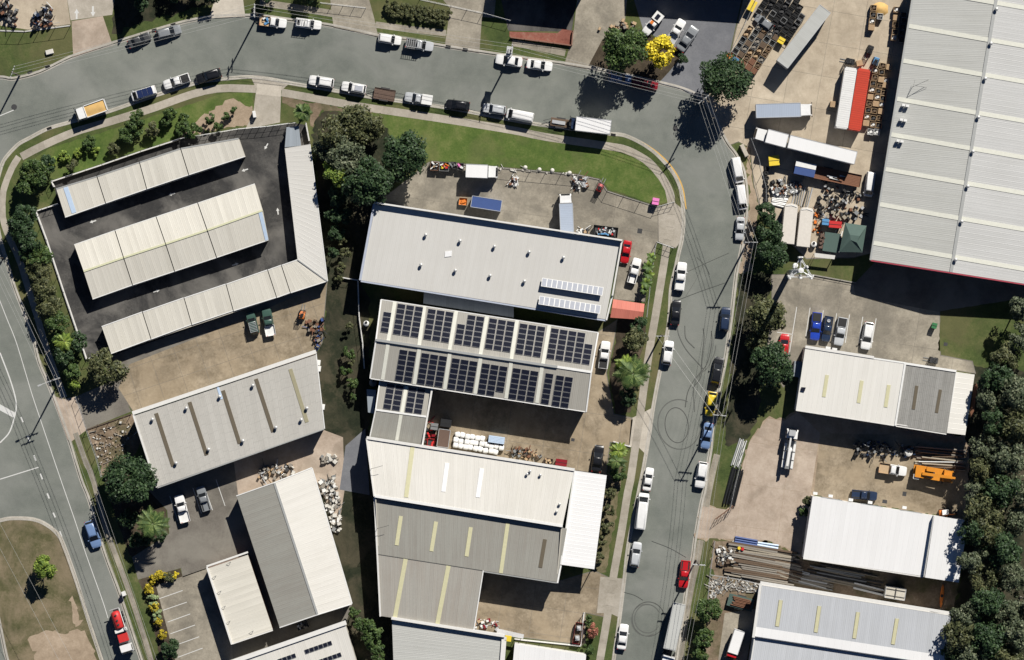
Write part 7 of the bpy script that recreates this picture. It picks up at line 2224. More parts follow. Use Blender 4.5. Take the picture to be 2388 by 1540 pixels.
fence('timber yard rear fence by the corrugated factory', [(1655, 1340), (1730, 1352), (1772, 1362)], 1.8, 2.6)
fence('white fence of the loading yard around the dark red trailer', [(1362, 1428), (1357, 1470), (1354, 1506), (1200, 1490)], 1.6, 2.4, 0.3, 'flashing')
fence('brown fence between dirt and driveway west of the workshop', [(178, 925), (203, 1003), (225, 1065), (238, 1112)], 1.6, 2.4)
fence('driveway fence beside the rubble ground', [(203, 1002), (306, 966)], 1.5, 2.4, 0.2, 'steel_dark', 'wood_dark')
fence('white rail fence of the northern lots', [(748, 8), (853, 20)], 1.6, 2.0, 0.0, 'flashing')
fence('white rail fence above the northern hedge', [(979, 0), (1052, 16), (1125, 32), (1190, 50)], 1.8, 2.6, 0.0, 'flashing')
fence('brick garden wall of the blue shop', [(1190, 88), (1290, 101), (1333, 107), (1336, 72)], 0.9, 3.0, 0.6, 'steel_dark', 'wall_brick')
fence('dark fence between the car lot and the crate stacks', [(1700, 128), (1735, 60), (1762, 0)], 1.9, 2.6)
fence('low wall at the edge of the east car park lawn', [(1888, 640), (1995, 660)], 0.6, 3.0, 0.2, 'steel_dark', 'kerb')
fence('white rail at the garden of the side yard', [(1470, 1042), (1430, 1030)], 1.2, 1.4, 0.2, 'flashing')

# ------------------------------------------------------------------ bins, crates, pallets
def crate_mesh(name, w, d, h, mat, inner, style):
    mb = MB()
    t = 0.05
    if style == 'open':
        mb.box(-w / 2, w / 2, -d / 2, -d / 2 + t, 0, h); mb.box(-w / 2, w / 2, d / 2 - t, d / 2, 0, h)
        mb.box(-w / 2, -w / 2 + t, -d / 2 + t, d / 2 - t, 0, h); mb.box(w / 2 - t, w / 2, -d / 2 + t, d / 2 - t, 0, h)
        mb.cur = 1
        mb.box(-w / 2 + t, w / 2 - t, -d / 2 + t, d / 2 - t, 0.02, h * 0.55)
        mb.cbox((0.1, 0.05), w * 0.45, d * 0.4, h * 0.55, h * 0.85, 0.4)
        mb.cbox((-0.2, -0.15), w * 0.3, d * 0.3, h * 0.55, h * 0.75, 1.0)
    elif style == 'lid':
        mb.box(-w / 2, w / 2, -d / 2, d / 2, 0, h)
        mb.cur = 1
        n = 5
        for i in range(n):
            y = -d / 2 + d * i / n
            mb.box(-w / 2 - 0.02, w / 2 + 0.02, y + 0.02, y + d / n - 0.02, h, h + 0.03)
    elif style == 'stillage':
        for sx in (-1, 1):
            for sy in (-1, 1):
                mb.box(sx * (w / 2 - 0.04) - 0.04, sx * (w / 2 - 0.04) + 0.04, sy * (d / 2 - 0.04) - 0.04, sy * (d / 2 - 0.04) + 0.04, 0, h)
        for z in (0.12, h * 0.55, h):
            mb.box(-w / 2, w / 2, -d / 2, -d / 2 + 0.07, z - 0.07, z); mb.box(-w / 2, w / 2, d / 2 - 0.07, d / 2, z - 0.07, z)
            mb.box(-w / 2, -w / 2 + 0.07, -d / 2, d / 2, z - 0.07, z); mb.box(w / 2 - 0.07, w / 2, -d / 2, d / 2, z - 0.07, z)
        mb.cur = 1
        mb.box(-w / 2 + 0.08, w / 2 - 0.08, -d / 2 + 0.08, d / 2 - 0.08, 0.05, h * 0.6)
    return mb.mesh(name, [mat, inner])
def put(mesh, name, label, cat, x, y, ang, group=None, z=GZ, k=1.0):
    p = W(x, y, 1.0)
    o = link(name, mesh, None, (p[0], p[1], z), (0, 0, math.radians(ang)), (k, k, k))
    return tag(o, label, cat, group)
CART = [crate_mesh('carton', 1.1, 1.05, 1.15, 'cardboard', m, s) for m, s in (('wood_dark', 'open'), ('wood_pale', 'lid'), ('plastic_white', 'open'), ('steel_dark', 'open'))]
o4 = [(1070, 615), (1130, 628), (1000, 660), (1060, 675), (995, 725), (1055, 745), (1104, 750), (980, 780), (1040, 810), (1095, 797), (970, 840), (1030, 852), (1080, 870), (955, 905), (1020, 908), (1072, 920), (945, 970), (1005, 970), (1062, 976),
      (935, 1030), (990, 1036), (1055, 1041), (925, 1090), (982, 1105), (1040, 1105), (915, 1150), (980, 1165), (1032, 1172)]
for i, (x, y) in enumerate(o4):
    lk = ('filled with brown scrap', 'closed by a slatted lid', 'filled with white stuff', 'filled with black parts')[i % 4]
    put(CART[i % 4], 'carton', 'brown cardboard carton ' + lk + ' in the rows beside the red container', 'carton', 1791 + x / 4, y / 4, -9 + rnd.uniform(-5, 5), 'row cartons ' + lk, k=rnd.uniform(0.88, 1.02))
WHITE_CART = crate_mesh('wrapped_pallet', 1.1, 1.1, 1.1, 'plastic_white', 'plastic_white', 'open')
for x, y in ((955, 1232), (1016, 1234)):
    put(WHITE_CART, 'wrapped_pallet', 'white wrapped pallet at the end of the carton rows', 'pallet', 1791 + x / 4, y / 4, -8, 'white wrapped pallets')
for i, (x, y) in enumerate(((985, 75), (980, 140), (970, 200), (965, 258))):
    put(CART[(i * 3) % 4], 'carton', 'cardboard carton in the short row north of the containers', 'carton', 1791 + x / 4, y / 4, -5, 'short carton row')
for i, (x, y) in enumerate(((1200, 92), (1195, 168), (1190, 232), (1185, 300), (1176, 352))):
    put(CART[(i * 3 + 2) % 4], 'carton', 'cardboard carton in the row next to the zinc warehouse', 'carton', 1791 + x / 4, y / 4, -5, 'cartons next to the zinc warehouse')
GREYB = crate_mesh('plastic_bin', 1.05, 1.0, 1.0, 'plastic_grey', 'plastic_black', 'open')
for x, y in ((1265, 140), (1268, 192), (1256, 252), (1250, 312), (1245, 372)):
    put(GREYB, 'plastic_bin', 'grey plastic bin in the shade of the zinc warehouse wall', 'bin', 1791 + x / 4, y / 4, -8, 'shaded bins at the zinc warehouse')
put(CART[1], 'carton', 'single closed carton west of the white container', 'carton', 1791 + 610 / 4, 975 / 4, -5, k=1.05)
put(CART[1], 'carton', 'pale timber-topped carton beside the black forklift', 'carton', 1791 + 853 / 4, 590 / 4, 10)
put(crate_mesh('wrapped_pallet', 1.05, 1.1, 1.2, 'plastic_white', 'plastic_grey', 'open'), 'wrapped_pallet', 'white wrapped pallet beside the sand heap', 'pallet', 1791 + 1045 / 4, 155 / 4, -5)
mb = MB()
R = []
for i in range(7):
    R.append([(*W(2052 + 22 * math.cos(a * math.pi / 6) * (1 - i / 6.3) * (1.0 if a % 2 else 0.85), 22 + 17 * math.sin(a * math.pi / 6) * (1 - i / 6.3)), GZ + 0.9 * (1 - (1 - i / 6) ** 1.5)) for a in range(12)])
mb.rings(R, False, True)
o = mb.build('sand_heap', 'sand_load', None, True)
tag(o, 'heap of tan sand at the north end of the container yard', 'heap')
# black stillages and timber crates by the car lot
BST = [crate_mesh('stillage', 1.12, 1.1, 1.1, 'plastic_black', 'dark_void', 'stillage'), crate_mesh('stillage', 1.12, 1.1, 0.9, 'plastic_black', 'steel_dark', 'open'), crate_mesh('stillage', 1.1, 1.1, 1.2, 'plastic_grey', 'dark_void', 'stillage')]
reg = [(1778, -10), (1870, -10), (1871, 48), (1834, 98), (1800, 78), (1764, 36)]
for i in range(-8, 9):
    for j in range(-8, 9):
        x = 1815 + i * 12.6 + j * -8.2; y = 40 + i * 8.2 + j * 12.6
        if inside((x, y), reg) and not (1758 < x < 1800 and 30 < y < 75):
            put(BST[(i * 5 + j * 3) % 7 % 3 if (i + j) % 4 else 0], 'stillage', 'black steel stillage bin in the block beside the grey semi-trailer', 'bin', x, y, -33 + rnd.uniform(-3, 3), 'black stillage bins', k=rnd.uniform(0.94, 1.02))
WCR = [crate_mesh('crate', 1.08, 1.08, 1.0, m, n, s) for m, n, s in (('wood_grey', 'wood_dark', 'lid'), ('wood_pale', 'wood_dark', 'open'), ('steel_grey', 'dark_void', 'stillage'), ('steel_rust', 'steel_rust', 'lid'), ('wood_dark', 'wood_pale', 'open'), ('plastic_grey', 'wood_grey', 'open'))]
wl = ['grey slatted timber crate', 'pale open timber crate', 'grey mesh stillage', 'rust-red lidded crate', 'dark open timber crate', 'grey plastic crate of offcuts']
reg = [(1745, 62), (1768, 52), (1812, 88), (1800, 112), (1768, 172), (1718, 150), (1700, 150), (1712, 120)]
for i in range(-8, 9):
    for j in range(-8, 9):
        x = 1758 + i * 12.9 + j * -8.4; y = 110 + i * 8.4 + j * 12.9
        if inside((x, y), reg):
            s_ = x + y
            k = 3 if (y > 138 and x < 1765) else rnd.choice([0, 0, 1, 2, 4, 5, 2])
            put(WCR[k], 'crate', wl[k] + ' in the stack between car lot and container yard', 'crate', x, y, -33 + rnd.uniform(-4, 4), 'crate stack ' + wl[k], k=rnd.uniform(0.93, 1.03))
tarp = MB(); tarp.cbox((0, 0), 1.3, 1.0, 0, 1.0, 0, 0.85)
put(tarp.mesh('tarp_bundle', 'paint_orange_flat'), 'tarp_bundle', 'orange tarpaulin bundle at the corner of the crate stack', 'tarpaulin', 1701, 132, -30)
put(tarp.mesh('tarp_bundle', 'plastic_blue'), 'tarp_bundle', 'blue tarpaulin bundle next to the orange one', 'tarpaulin', 1716, 140, -30)
car('hatch', (1762, 40), (1800, 68), 'grey', 'grey car wreck wedged among the crates and black stillages', z=GZ)
# large bins
def skip(label, x, y, ang, w, d, h, mat, fill=None, lid=False):
    px, py = W(x, y, h)
    root = thing('skip_bin', label, 'bin', (px, py, GZ), math.radians(ang))
    m = MB()
    m.rings([[(-w / 2 * .88, -d / 2 * .92, 0.05), (w / 2 * .88, -d / 2 * .92, 0.05), (w / 2 * .88, d / 2 * .92, 0.05), (-w / 2 * .88, d / 2 * .92, 0.05)], [(-w / 2, -d / 2, h), (w / 2, -d / 2, h), (w / 2, d / 2, h), (-w / 2, d / 2, h)],
             [(-w / 2 + .07, -d / 2 + .07, h), (w / 2 - .07, -d / 2 + .07, h), (w / 2 - .07, d / 2 - .07, h), (-w / 2 + .07, d / 2 - .07, h)], [(-w / 2 * .85, -d / 2 * .88, 0.2), (w / 2 * .85, -d / 2 * .88, 0.2), (w / 2 * .85, d / 2 * .88, 0.2), (-w / 2 * .85, d / 2 * .88, 0.2)]])
    lpart(root, 'bin_body', m, mat)
    if lid:
        lpart(root, 'lid', MB().box(-w / 2 - .03, w / 2 + .03, -d / 2 - .03, d / 2 + .03, h, h + 0.06), mat)
        lpart(root, 'lid_hinge', MB().box(-w / 2, w / 2, -0.04, 0.04, h + 0.06, h + 0.1), 'chassis_black')
    else:
        m = MB(); m.box(-w / 2 * .86, w / 2 * .86, -d / 2 * .88, d / 2 * .88, 0.2, h * 0.7)
        lpart(root, 'bin_fill', m, 'steel_dark')
        r2 = random.Random(int(x * 7 + y))
        for i in range(int(w * d * 3)):
            m = MB(); m.cbox((r2.uniform(-w * .38, w * .38), r2.uniform(-d * .36, d * .36)), r2.uniform(0.2, 0.9), r2.uniform(0.1, 0.4), h * 0.6, h * r2.uniform(0.8, 1.25), r2.uniform(0, 3))
            lpart(root, 'scrap_piece', m, r2.choice(fill or ['plastic_white', 'steel_grey', 'alloy', 'steel_rust']))
    return root
skip('bright yellow lidded bin at the top of the car lot fence', 1754, 14, 62, 2.0, 1.2, 1.3, 'plastic_yellow', lid=True)
skip('yellow lidded bin beside the black stillages', 1822, 95, -30, 1.2, 1.1, 1.2, 'plastic_yellow', lid=True)
skip('yellow lidded bin beneath the long white trailer', 1805, 375, 5, 1.9, 1.8, 1.5, 'plastic_yellow', lid=True)
skip('pink lidded bin by the lawn fence corner', 1529, 470, -10, 1.2, 1.2, 1.4, 'plastic_pink', lid=True)
skip('long black skip full of silver and white scrap', 1412, 540, -7, 4.7, 2.0, 1.3, 'chassis_black', ['alloy', 'steel_grey', 'plastic_white', 'steel_dark', 'plastic_red', 'alloy', 'plastic_blue'])
skip('rusty scrap bin of pale offcuts under the round evergreen', 1013, 388, -3, 1.5, 1.6, 1.2, 'steel_rust', ['wood_pale', 'plastic_white'])
skip('scrap bin of orange, red and white plastic', 1036, 389, -3, 1.8, 1.7, 1.2, 'steel_grey', ['plastic_red', 'paint_orange_flat', 'plastic_white', 'plastic_yellow'])
skip('dark scrap bin between two colourful bins', 1057, 386, -3, 1.1, 1.3, 1.2, 'steel_dark', ['steel_dark', 'steel_grey'])
skip('scrap bin of pink and red plastic beside the white box truck', 1074, 389, -3, 1.2, 1.4, 1.2, 'steel_dark', ['plastic_pink', 'plastic_red', 'plastic_white'])
skip('dark red steel bin in the side yard by the white parapet', 1309, 1079, -8, 2.1, 1.2, 1.1, 'paint_dark_red_car', lid=True)
skip('brown steel bin next to the dark red one', 1279, 1076, -8, 1.7, 1.1, 1.0, 'steel_brown', ['wood_pale', 'cardboard'])
skip('green wheelie bin standing at the corner of the eastern lawn', 2179, 760, -15, 0.9, 1.0, 1.25, 'plastic_green', lid=True)
skip('red steel tool chest beside the green canopy', 1948, 524, -5, 2.3, 1.2, 1.4, 'plastic_red', lid=True)
skip('pale blue lidded crate beside the red tool chest', 1925, 518, -5, 1.2, 1.1, 1.6, 'plastic_blue', lid=True)
skip('cream skip bin tucked behind the workshop ridge end', 706, 1459, 18, 2.3, 1.4, 1.0, 'wood_grey', ['wood_grey', 'alloy'])
skip('black square bin at the gate of the middle yard', 1040, 987, -8, 2.0, 1.4, 1.2, 'plastic_black', lid=True)
skip('red cart in the middle yard beside the brown container', 1005, 1032, -8, 1.4, 1.4, 1.0, 'plastic_red', ['plastic_red', 'steel_dark'])
skip('grey bin between the red cart and brown container', 1013, 995, -8, 1.3, 1.2, 1.3, 'plastic_grey', lid=True)
# orange-topped pallet
put(crate_mesh('pallet_box', 1.6, 1.4, 0.8, 'wood_pale', 'paint_orange_flat', 'open'), 'pallet_box', 'cream pallet box with orange content beside the blue container', 'crate', 1080, 470, -5)
# white bulk bags
bagm = []
for s_ in range(4):
    r2 = random.Random(s_)
    m = MB()
    R = []
    for z, k in ((0, 0.86), (0.15, 0.98), (0.5, 1.04), (0.85, 0.98), (0.98, 0.8), (1.02, 0.4)):
        R.append([(0.52 * k * (abs(math.cos(a)) ** 0.5 * math.copysign(1, math.cos(a))) * r2.uniform(0.93, 1.07), 0.52 * k * (abs(math.sin(a)) ** 0.5 * math.copysign(1, math.sin(a))) * r2.uniform(0.93, 1.07), z * r2.uniform(0.94, 1.03)) for a in [i * math.pi / 6 + 0.02 for i in range(12)]])
    m.rings(R)
    bagm.append(m.mesh('bulk_bag', 'bag_white', True))
for i in range(10):
    for j in range(3):
        x, y = 1066 + i * 11.8 - j * 2.2, 1014 + i * 1.9 + j * 12.6
        if (j == 0 and i > 5) or (i == 9 and j == 2):
            continue
        put(bagm[(i + j) % 4], 'bulk_bag', 'white bulk bag in the middle yard stack', 'bag', x + rnd.uniform(-1.5, 1.5), y + rnd.uniform(-1.5, 1.5), -8 + rnd.uniform(-15, 15), 'white bulk bags')
put(crate_mesh('covered_pallet', 3.0, 1.3, 1.3, 'skylight_blue', 'skylight_blue', 'lid'), 'covered_pallet', 'pale blue covered pallet behind the white bulk bags', 'pallet', 1158, 1026, -8)

# ------------------------------------------------------------------ long stock: poles, pipes, beams
def bars(label, group, name, n, p, q, spread, r, mat, cat, jl=1.0, ja=1.2, layers=1, square=False, zz=GZ):
    """n bars lying side by side from p to q, fanned by 'spread' metres across"""
    a, b = Vector((*W(*p), 0)), Vector((*W(*q), 0))
    d = (b - a).normalized()
    s = Vector((-d.y, d.x, 0))
    L = (b - a).length
    mats = mat if isinstance(mat, (list, tuple)) else [mat]
    for i in range(n):
        l = L * rnd.uniform(1 - 0.25 * jl, 1.0)
        rr = r * rnd.uniform(0.8, 1.15)
        lay = i % layers
        off = ((i // layers) / max(1, (n // layers) - 1) - 0.5) * spread + lay * r
        c = (a + b) / 2 + s * off + d * rnd.uniform(-0.5, 0.5) * (L - l)
        ang = math.atan2(d.y, d.x) + math.radians(rnd.uniform(-ja, ja))
        m = MB()
        if square:
            m.box(-l / 2, l / 2, -rr, rr, 0, 2 * rr)
        else:
            m.tube((-l / 2, 0, rr), (l / 2, 0, rr), rr, 8)
        o = link(name, m.mesh(name, rnd.choice(mats)), None, (c.x, c.y, zz + lay * 1.75 * r), (0, 0, ang))
        tag(o, label, cat, group)
bars('long timber pole lying in the stack beside the yellow crane', 'timber poles by the crane', 'timber_pole', 16, (2130, 1066), (2252, 1074), 3.6, 0.15, ['wood_pole', 'wood_grey', 'wood_dark', 'steel_grey'], 'pole', 0.8, 3.0, 2)
bars('weathered timber beam in the big timber yard stack', 'timber yard beams', 'timber_beam', 34, (1690, 1302), (1862, 1330), 6.0, 0.15, ['wood_pole', 'wood_grey', 'wood_dark', 'wood_grey', 'wood_pole'], 'beam', 1.4, 2.0, 2, True)
bars('thin timber beam in the second stack near the plain white roof', 'second stack beams', 'timber_beam', 16, (1800, 1322), (1870, 1342), 2.6, 0.13, ['wood_pole', 'wood_grey', 'wood_dark'], 'beam', 0.8, 3.0, 2, True)
bars('steel section lying in the timber yard by the corrugated factory', 'steel sections', 'steel_section', 14, (1838, 1340), (1945, 1366), 2.2, 0.1, ['alloy', 'steel_grey', 'galvanised', 'wood_grey'], 'beam', 1.2, 3.0, 1, True)
bars('blue wrapped bundle on the timber yard stack', 'blue bundles', 'blue_bundle', 3, (1713, 1258), (1766, 1267), 0.9, 0.2, 'tarp_blue', 'bundle', 0.1, 1.0)
bars('pale blue wrapped bundle beside the blue ones', 'pale blue bundles', 'blue_bundle', 2, (1766, 1268), (1815, 1276), 0.5, 0.2, 'skylight_blue', 'bundle', 0.1, 1.0)
bars('black plastic pipe in the lane beside the verge', 'black pipes', 'black_pipe', 10, (1720, 1092), (1698, 1178), 2.0, 0.15, 'plastic_black', 'pipe', 0.3, 1.0, 2)
bars('white pipe in the lane beside the verge', 'white pipes', 'white_pipe', 5, (1733, 1024), (1712, 1092), 1.3, 0.12, ['plastic_white', 'galvanised'], 'pipe', 0.6, 1.0)
bars('steel beam stored against the south wall of the plain white roof', 'beams under the white roof', 'steel_section', 12, (1880, 1330), (2060, 1362), 2.8, 0.1, ['steel_grey', 'steel_dark', 'wood_pole'], 'beam', 1.6, 2.5, 1, True)
bars('white flat board lying behind the corrugated factory', 'white boards', 'white_board', 2, (1990, 1365), (2062, 1383), 0.9, 0.16, 'plastic_white', 'board', 0.2, 1.0, 1, True)
bars('white plastic bumper in the junk yard beside the tyres', 'white bumpers', 'car_bumper', 9, (1800, 462), (1838, 468), 2.6, 0.16, ['plastic_white', 'plastic_white', 'alloy'], 'bumper', 0.6, 6.0, 1)
bars('grey steel tube in the junk yard south of the flat trailer', 'junk yard tubes', 'steel_tube', 8, (1876, 434), (1864, 484), 3.0, 0.13, ['steel_grey', 'alloy', 'steel_dark'], 'tube', 1.0, 4.0, 1)
bars('pale timber slat on the yard rack beside the green canopy', 'rack slats', 'timber_batten', 5, (1960, 538), (1944, 586), 1.6, 0.09, ['plastic_white', 'wood_pole'], 'slat', 0.2, 0.5, 1, True)
bars('terracotta pipe stacked against the wall of the white factory', 'terracotta pipes', 'clay_pipe', 5, (2277, 892), (2264, 975), 0.5, 0.1, 'steel_rust', 'pipe', 0.6, 1.0)

# green hip canopy
c4 = [(1971, 520), (2021, 527), (2011, 589), (1957, 588)]
px, py = W(1990, 556)
gc = thing('canopy', 'dark green hipped shade canopy beside the zinc warehouse', 'canopy', (px, py, GZ))
base = [W3(x, y, 2.4) for x, y in c4]
pk = [W3(1982, 548, 3.4), W3(2005, 551, 3.4), W3(1998, 566, 3.4), W3(1984, 560, 3.4)]
for i in range(4):
    m = MB(); j = (i + 1) % 4
    m.add([base[i], base[j], pk[j], pk[i]], [(0, 1, 2, 3)]); m.build('canopy_panel', 'canvas_green', gc)
m = MB(); m.add(pk, [(0, 1, 2, 3)]); m.build('canopy_panel', 'canvas_green', gc)
for b_ in base:
    m = MB(); m.tube((b_.x, b_.y, GZ - 0.05), b_, 0.06, 6); m.build('post', 'galvanised', gc)
# rack / green workbench next to it
m = MB(); c = W(1938, 566); m.cbox(c, 3.0, 3.6, GZ, 1.2, math.radians(-8)); o = m.build('work_platform', 'canvas_green'); tag(o, 'low green platform beside the green shade canopy', 'platform')
m = MB(); c = W(1917, 563); m.cbox(c, 1.1, 2.8, GZ, 1.1, math.radians(-8)); 
for k in range(6):
    m.cbox((c[0] + rnd.uniform(-.4, .4), c[1] + rnd.uniform(-1, 1)), 0.4, 0.5, 1.1, 1.4, k)
o = m.build('engine_crate', 'steel_brown'); tag(o, 'brown crate of engine parts between van body and green platform', 'crate')
# flat green awning on the lawn edge
aw = building('awning', 'pale green flat awning at the lawn behind the green canopy', (1924, 597), 'awning')
roof(aw, (1899, 590), (1948, 596), (1946, 605), (1900, 600), (2.3, 2.3, 2.2, 2.2), 4, 'roof_offwhite')
for x, y in ((1900, 592), (1946, 597), (1944, 603), (1902, 599)):
    m = MB(); p = W3(x, y, 2.2); m.tube((p.x, p.y, GZ - 0.05), p, 0.05, 5); m.build('post', 'galvanised', aw)

# stacked tyres along the container yard fence
tm = MB(); tm.lathe((0, 0, 0), [(0.2, 0), (0.36, 0.02), (0.40, 0.12), (0.36, 0.22), (0.2, 0.24), (0.18, 0.12)], 14)
tyre_mesh = tm.mesh('tyre', ['tyre'], True)
for i in range(8):
    x, y = 1788 - (i % 2) * 2, 395 + i * 10.5
    for k in range(3):
        p = W(x, y)
        o = link('tyre', tyre_mesh, None, (p[0], p[1], GZ + 0.24 * k), (0, 0, i), (1.1, 1.1, 1)); tag(o, 'black tyre in the stacks along the container yard fence', 'tyre', 'stacked tyres')

# ------------------------------------------------------------------ heaps of small stuff nobody could count, and single pieces around them
def heap(label, cat, poly, n, mats, hmax, name, smin=0.2, smax=0.8):
    """a scrap heap: real pieces, joined"""
    mb = MB()
    xs = [p[0] for p in poly]; ys = [p[1] for p in poly]
    k = 0
    while k < n:
        x, y = rnd.uniform(min(xs), max(xs)), rnd.uniform(min(ys), max(ys))
        if not inside((x, y), poly):
            continue
        k += 1
        mb.cur = rnd.randrange(len(mats))
        h = rnd.uniform(0.15, hmax)
        if rnd.random() < 0.3:
            p = W(x, y); a = rnd.uniform(0, 6.28); l = rnd.uniform(0.5, 1.8)
            mb.tube((p[0], p[1], GZ + rnd.uniform(0.05, h)), (p[0] + l * math.cos(a), p[1] + l * math.sin(a), GZ + rnd.uniform(0.05, h)), rnd.uniform(0.04, 0.1), 5)
        else:
            mb.cbox(W(x, y), rnd.uniform(smin, smax), rnd.uniform(smin, smax), GZ - 0.02, GZ + h, rnd.uniform(0, 3), rnd.uniform(0.6, 1.0))
    o = mb.build(name, list(mats))
    o['kind'] = 'stuff'
    tag(o, label, cat)
    return o
heap('heap of engines, panels and car parts in the junk yard', 'scrap', [(1800, 418), (1870, 428), (1862, 452), (1800, 455)], 120, ['alloy', 'steel_dark', 'plastic_white', 'steel_rust', 'steel_grey', 'wood_pole', 'chassis_black'], 0.9, 'scrap_heap')
heap('dark heap of machine frames in the middle of the junk yard', 'scrap', [(1905, 470), (1925, 430), (2010, 450), (2016, 515), (1960, 515), (1910, 500)], 120, ['steel_dark', 'chassis_black', 'steel_grey', 'alloy', 'steel_rust', 'chassis_black', 'wood_pole'], 1.1, 'scrap_heap')
heap('small orange and brown parts beside the dusty van body', 'scrap', [(1898, 490), (1914, 500), (1912, 545), (1896, 545)], 30, ['paint_orange_flat', 'steel_rust', 'steel_dark', 'wood_pale'], 0.6, 'scrap_heap')
heap('white sacks and black parts heaped on the front yard near the lawn', 'scrap', [(1336, 415), (1364, 413), (1370, 436), (1345, 442), (1334, 432)], 60, ['plastic_white', 'chassis_black', 'plastic_white', 'steel_rust', 'alloy'], 0.9, 'scrap_heap')
heap('small pile of white bags next to the white box truck', 'scrap', [(1190, 410), (1208, 412), (1206, 434), (1192, 432)], 26, ['plastic_white', 'alloy', 'plastic_white', 'steel_rust'], 0.9, 'scrap_heap')
heap('loose tools and offcuts near the long black skip', 'scrap', [(1345, 535), (1375, 535), (1375, 545), (1345, 545)], 24, ['wood_pale', 'steel_dark', 'plastic_white'], 0.5, 'scrap_heap')
heap('dark machinery frames lined up in the works yard', 'machinery', [(1992, 1035), (2010, 1025), (2130, 1040), (2132, 1062), (2070, 1070), (1990, 1060)], 110, ['chassis_black', 'steel_dark', 'steel_dark', 'paint_navy_car', 'steel_grey'], 1.2, 'machinery_heap', 0.15, 0.7)
heap('pale rubble and machine parts behind the workshop', 'rubble', [(602, 1090), (680, 1080), (688, 1108), (640, 1116), (604, 1118)], 60, ['stone_white', 'wood_grey', 'steel_dark', 'wood_pale', 'alloy'], 0.9, 'rubble_heap')
heap('row of white sinks and stone blocks along the workshop wall', 'rubble', [(744, 1120), (780, 1110), (792, 1160), (796, 1240), (776, 1240), (756, 1170)], 120, ['stone_white', 'plastic_white', 'wood_grey', 'stone_white', 'steel_grey'], 0.9, 'rubble_heap', 0.3, 0.9)
heap('white stone blocks by the drain slab', 'rubble', [(748, 1062), (786, 1060), (786, 1080), (750, 1084)], 22, ['stone_white', 'wood_grey', 'steel_grey'], 0.8, 'rubble_heap', 0.3, 0.9)
heap('timber offcuts and drums at the edge of the storage yard', 'scrap', [(730, 745), (756, 742), (752, 800), (738, 815), (716, 760), (704, 748)], 60, ['wood_dark', 'steel_rust', 'tarp_blue', 'wood_grey', 'steel_dark'], 1.0, 'scrap_heap')
heap('broken rock and timber on the rubble ground', 'rubble', [(210, 1010), (300, 975), (315, 1020), (270, 1060), (235, 1090), (225, 1055)], 120, ['stone_white', 'dirt_bare', 'wood_grey', 'dirt'], 0.3, 'rubble_heap', 0.15, 0.5)
heap('rusty pallets, drums and frames along the white parapet', 'scrap', [(1192, 1042), (1260, 1052), (1262, 1078), (1190, 1066)], 60, ['steel_rust', 'wood_dark', 'steel_dark', 'wood_pale', 'steel_grey'], 0.9, 'scrap_heap')
heap('oily black engine parts beside the red cart', 'scrap', [(992, 985), (1008, 985), (1020, 1040), (990, 1036)], 40, ['chassis_black', 'paint_dark_red_car', 'steel_dark', 'plastic_red'], 0.8, 'scrap_heap')
heap('machinery and steel frames on the beige wash slab', 'machinery', [(72, 30), (122, 8), (126, 62), (80, 68)], 70, ['chassis_black', 'steel_dark', 'paint_navy_car', 'steel_rust', 'alloy'], 1.4, 'machinery_heap')
heap('dark machinery stacked at the edge of the wash slab', 'machinery', [(-5, 0), (24, 0), (42, 20), (40, 64), (0, 58)], 60, ['chassis_black', 'steel_dark', 'steel_grey', 'steel_rust'], 1.3, 'machinery_heap')
heap('timber pallets and bins in the timber yard corner', 'scrap', [(1668, 1270), (1710, 1276), (1716, 1310), (1672, 1320)], 60, ['plastic_white', 'wood_pole', 'wood_grey', 'wood_dark', 'stone_white', 'steel_grey'], 0.8, 'scrap_heap')
heap('grey gravel and stones south of the timber stack', 'gravel', [(1660, 1345), (1770, 1362), (1768, 1382), (1690, 1378), (1656, 1395)], 220, ['stone_white', 'wood_grey', 'steel_grey'], 0.25, 'gravel_heap', 0.15, 0.45)
heap('leaf and brick litter below the reddish shrub', 'rubble', [(1106, 1440), (1150, 1446), (1168, 1468), (1108, 1466)], 36, ['plastic_white', 'paint_dark_red_car', 'wood_pale', 'alloy'], 0.8, 'scrap_heap')
heap('low stone row at the bottom of the lawn fence', 'rubble', [(1004, 378), (1340, 406), (1340, 410), (1004, 383)], 40, ['stone_white', 'kerb'], 0.25, 'rubble_heap', 0.2, 0.5)
heap('roof vents and chairs along the loading-yard pallets', 'scrap', [(1394, 68), (1440, 60), (1462, 40), (1490, 62), (1440, 72)], 24, ['wood_pale', 'wood_grey', 'cardboard'], 0.8, 'scrap_heap')

# water tanks, tank container, boat, small machines
def tank(label, x, y, r, h, mat):
    p = W(x, y, h)
    root = thing('water_tank', label, 'tank', (p[0], p[1], GZ))
    lpart(root, 'tank_wall', MB().lathe((0, 0, -0.02), [(r, 0), (r, h * 0.92), (r * 0.9, h), (0.02, h * 1.06)], 18), mat, True)
    lpart(root, 'hatch', MB().lathe((0, r * 0.4, h), [(0.25, 0), (0.25, 0.15), (0.02, 0.16)], 10), 'plastic_black')
tank('cream round water tank in the drain corner by the pale wall', 854, 755, 0.55, 1.6, 'plastic_white')
tank('dark round water tank at the solar roof corner', 870, 893, 0.75, 1.9, 'plastic_grey')
tank('white round drum of cable beside the timber poles', 2119, 1056, 0.75, 0.9, 'plastic_white')
tank('white round drum by the green platform', 1898, 570, 0.55, 1.0, 'plastic_white')
root = trailer('site_cabin', 'cream site cabin with dark roof braces behind the corrugated factory', [(2112, 1374), (2110, 1401), (2064, 1393), (2066, 1367)], 'wall_cream', 2.4, z0=0.05, cat='cabin', wheels=0)[0]
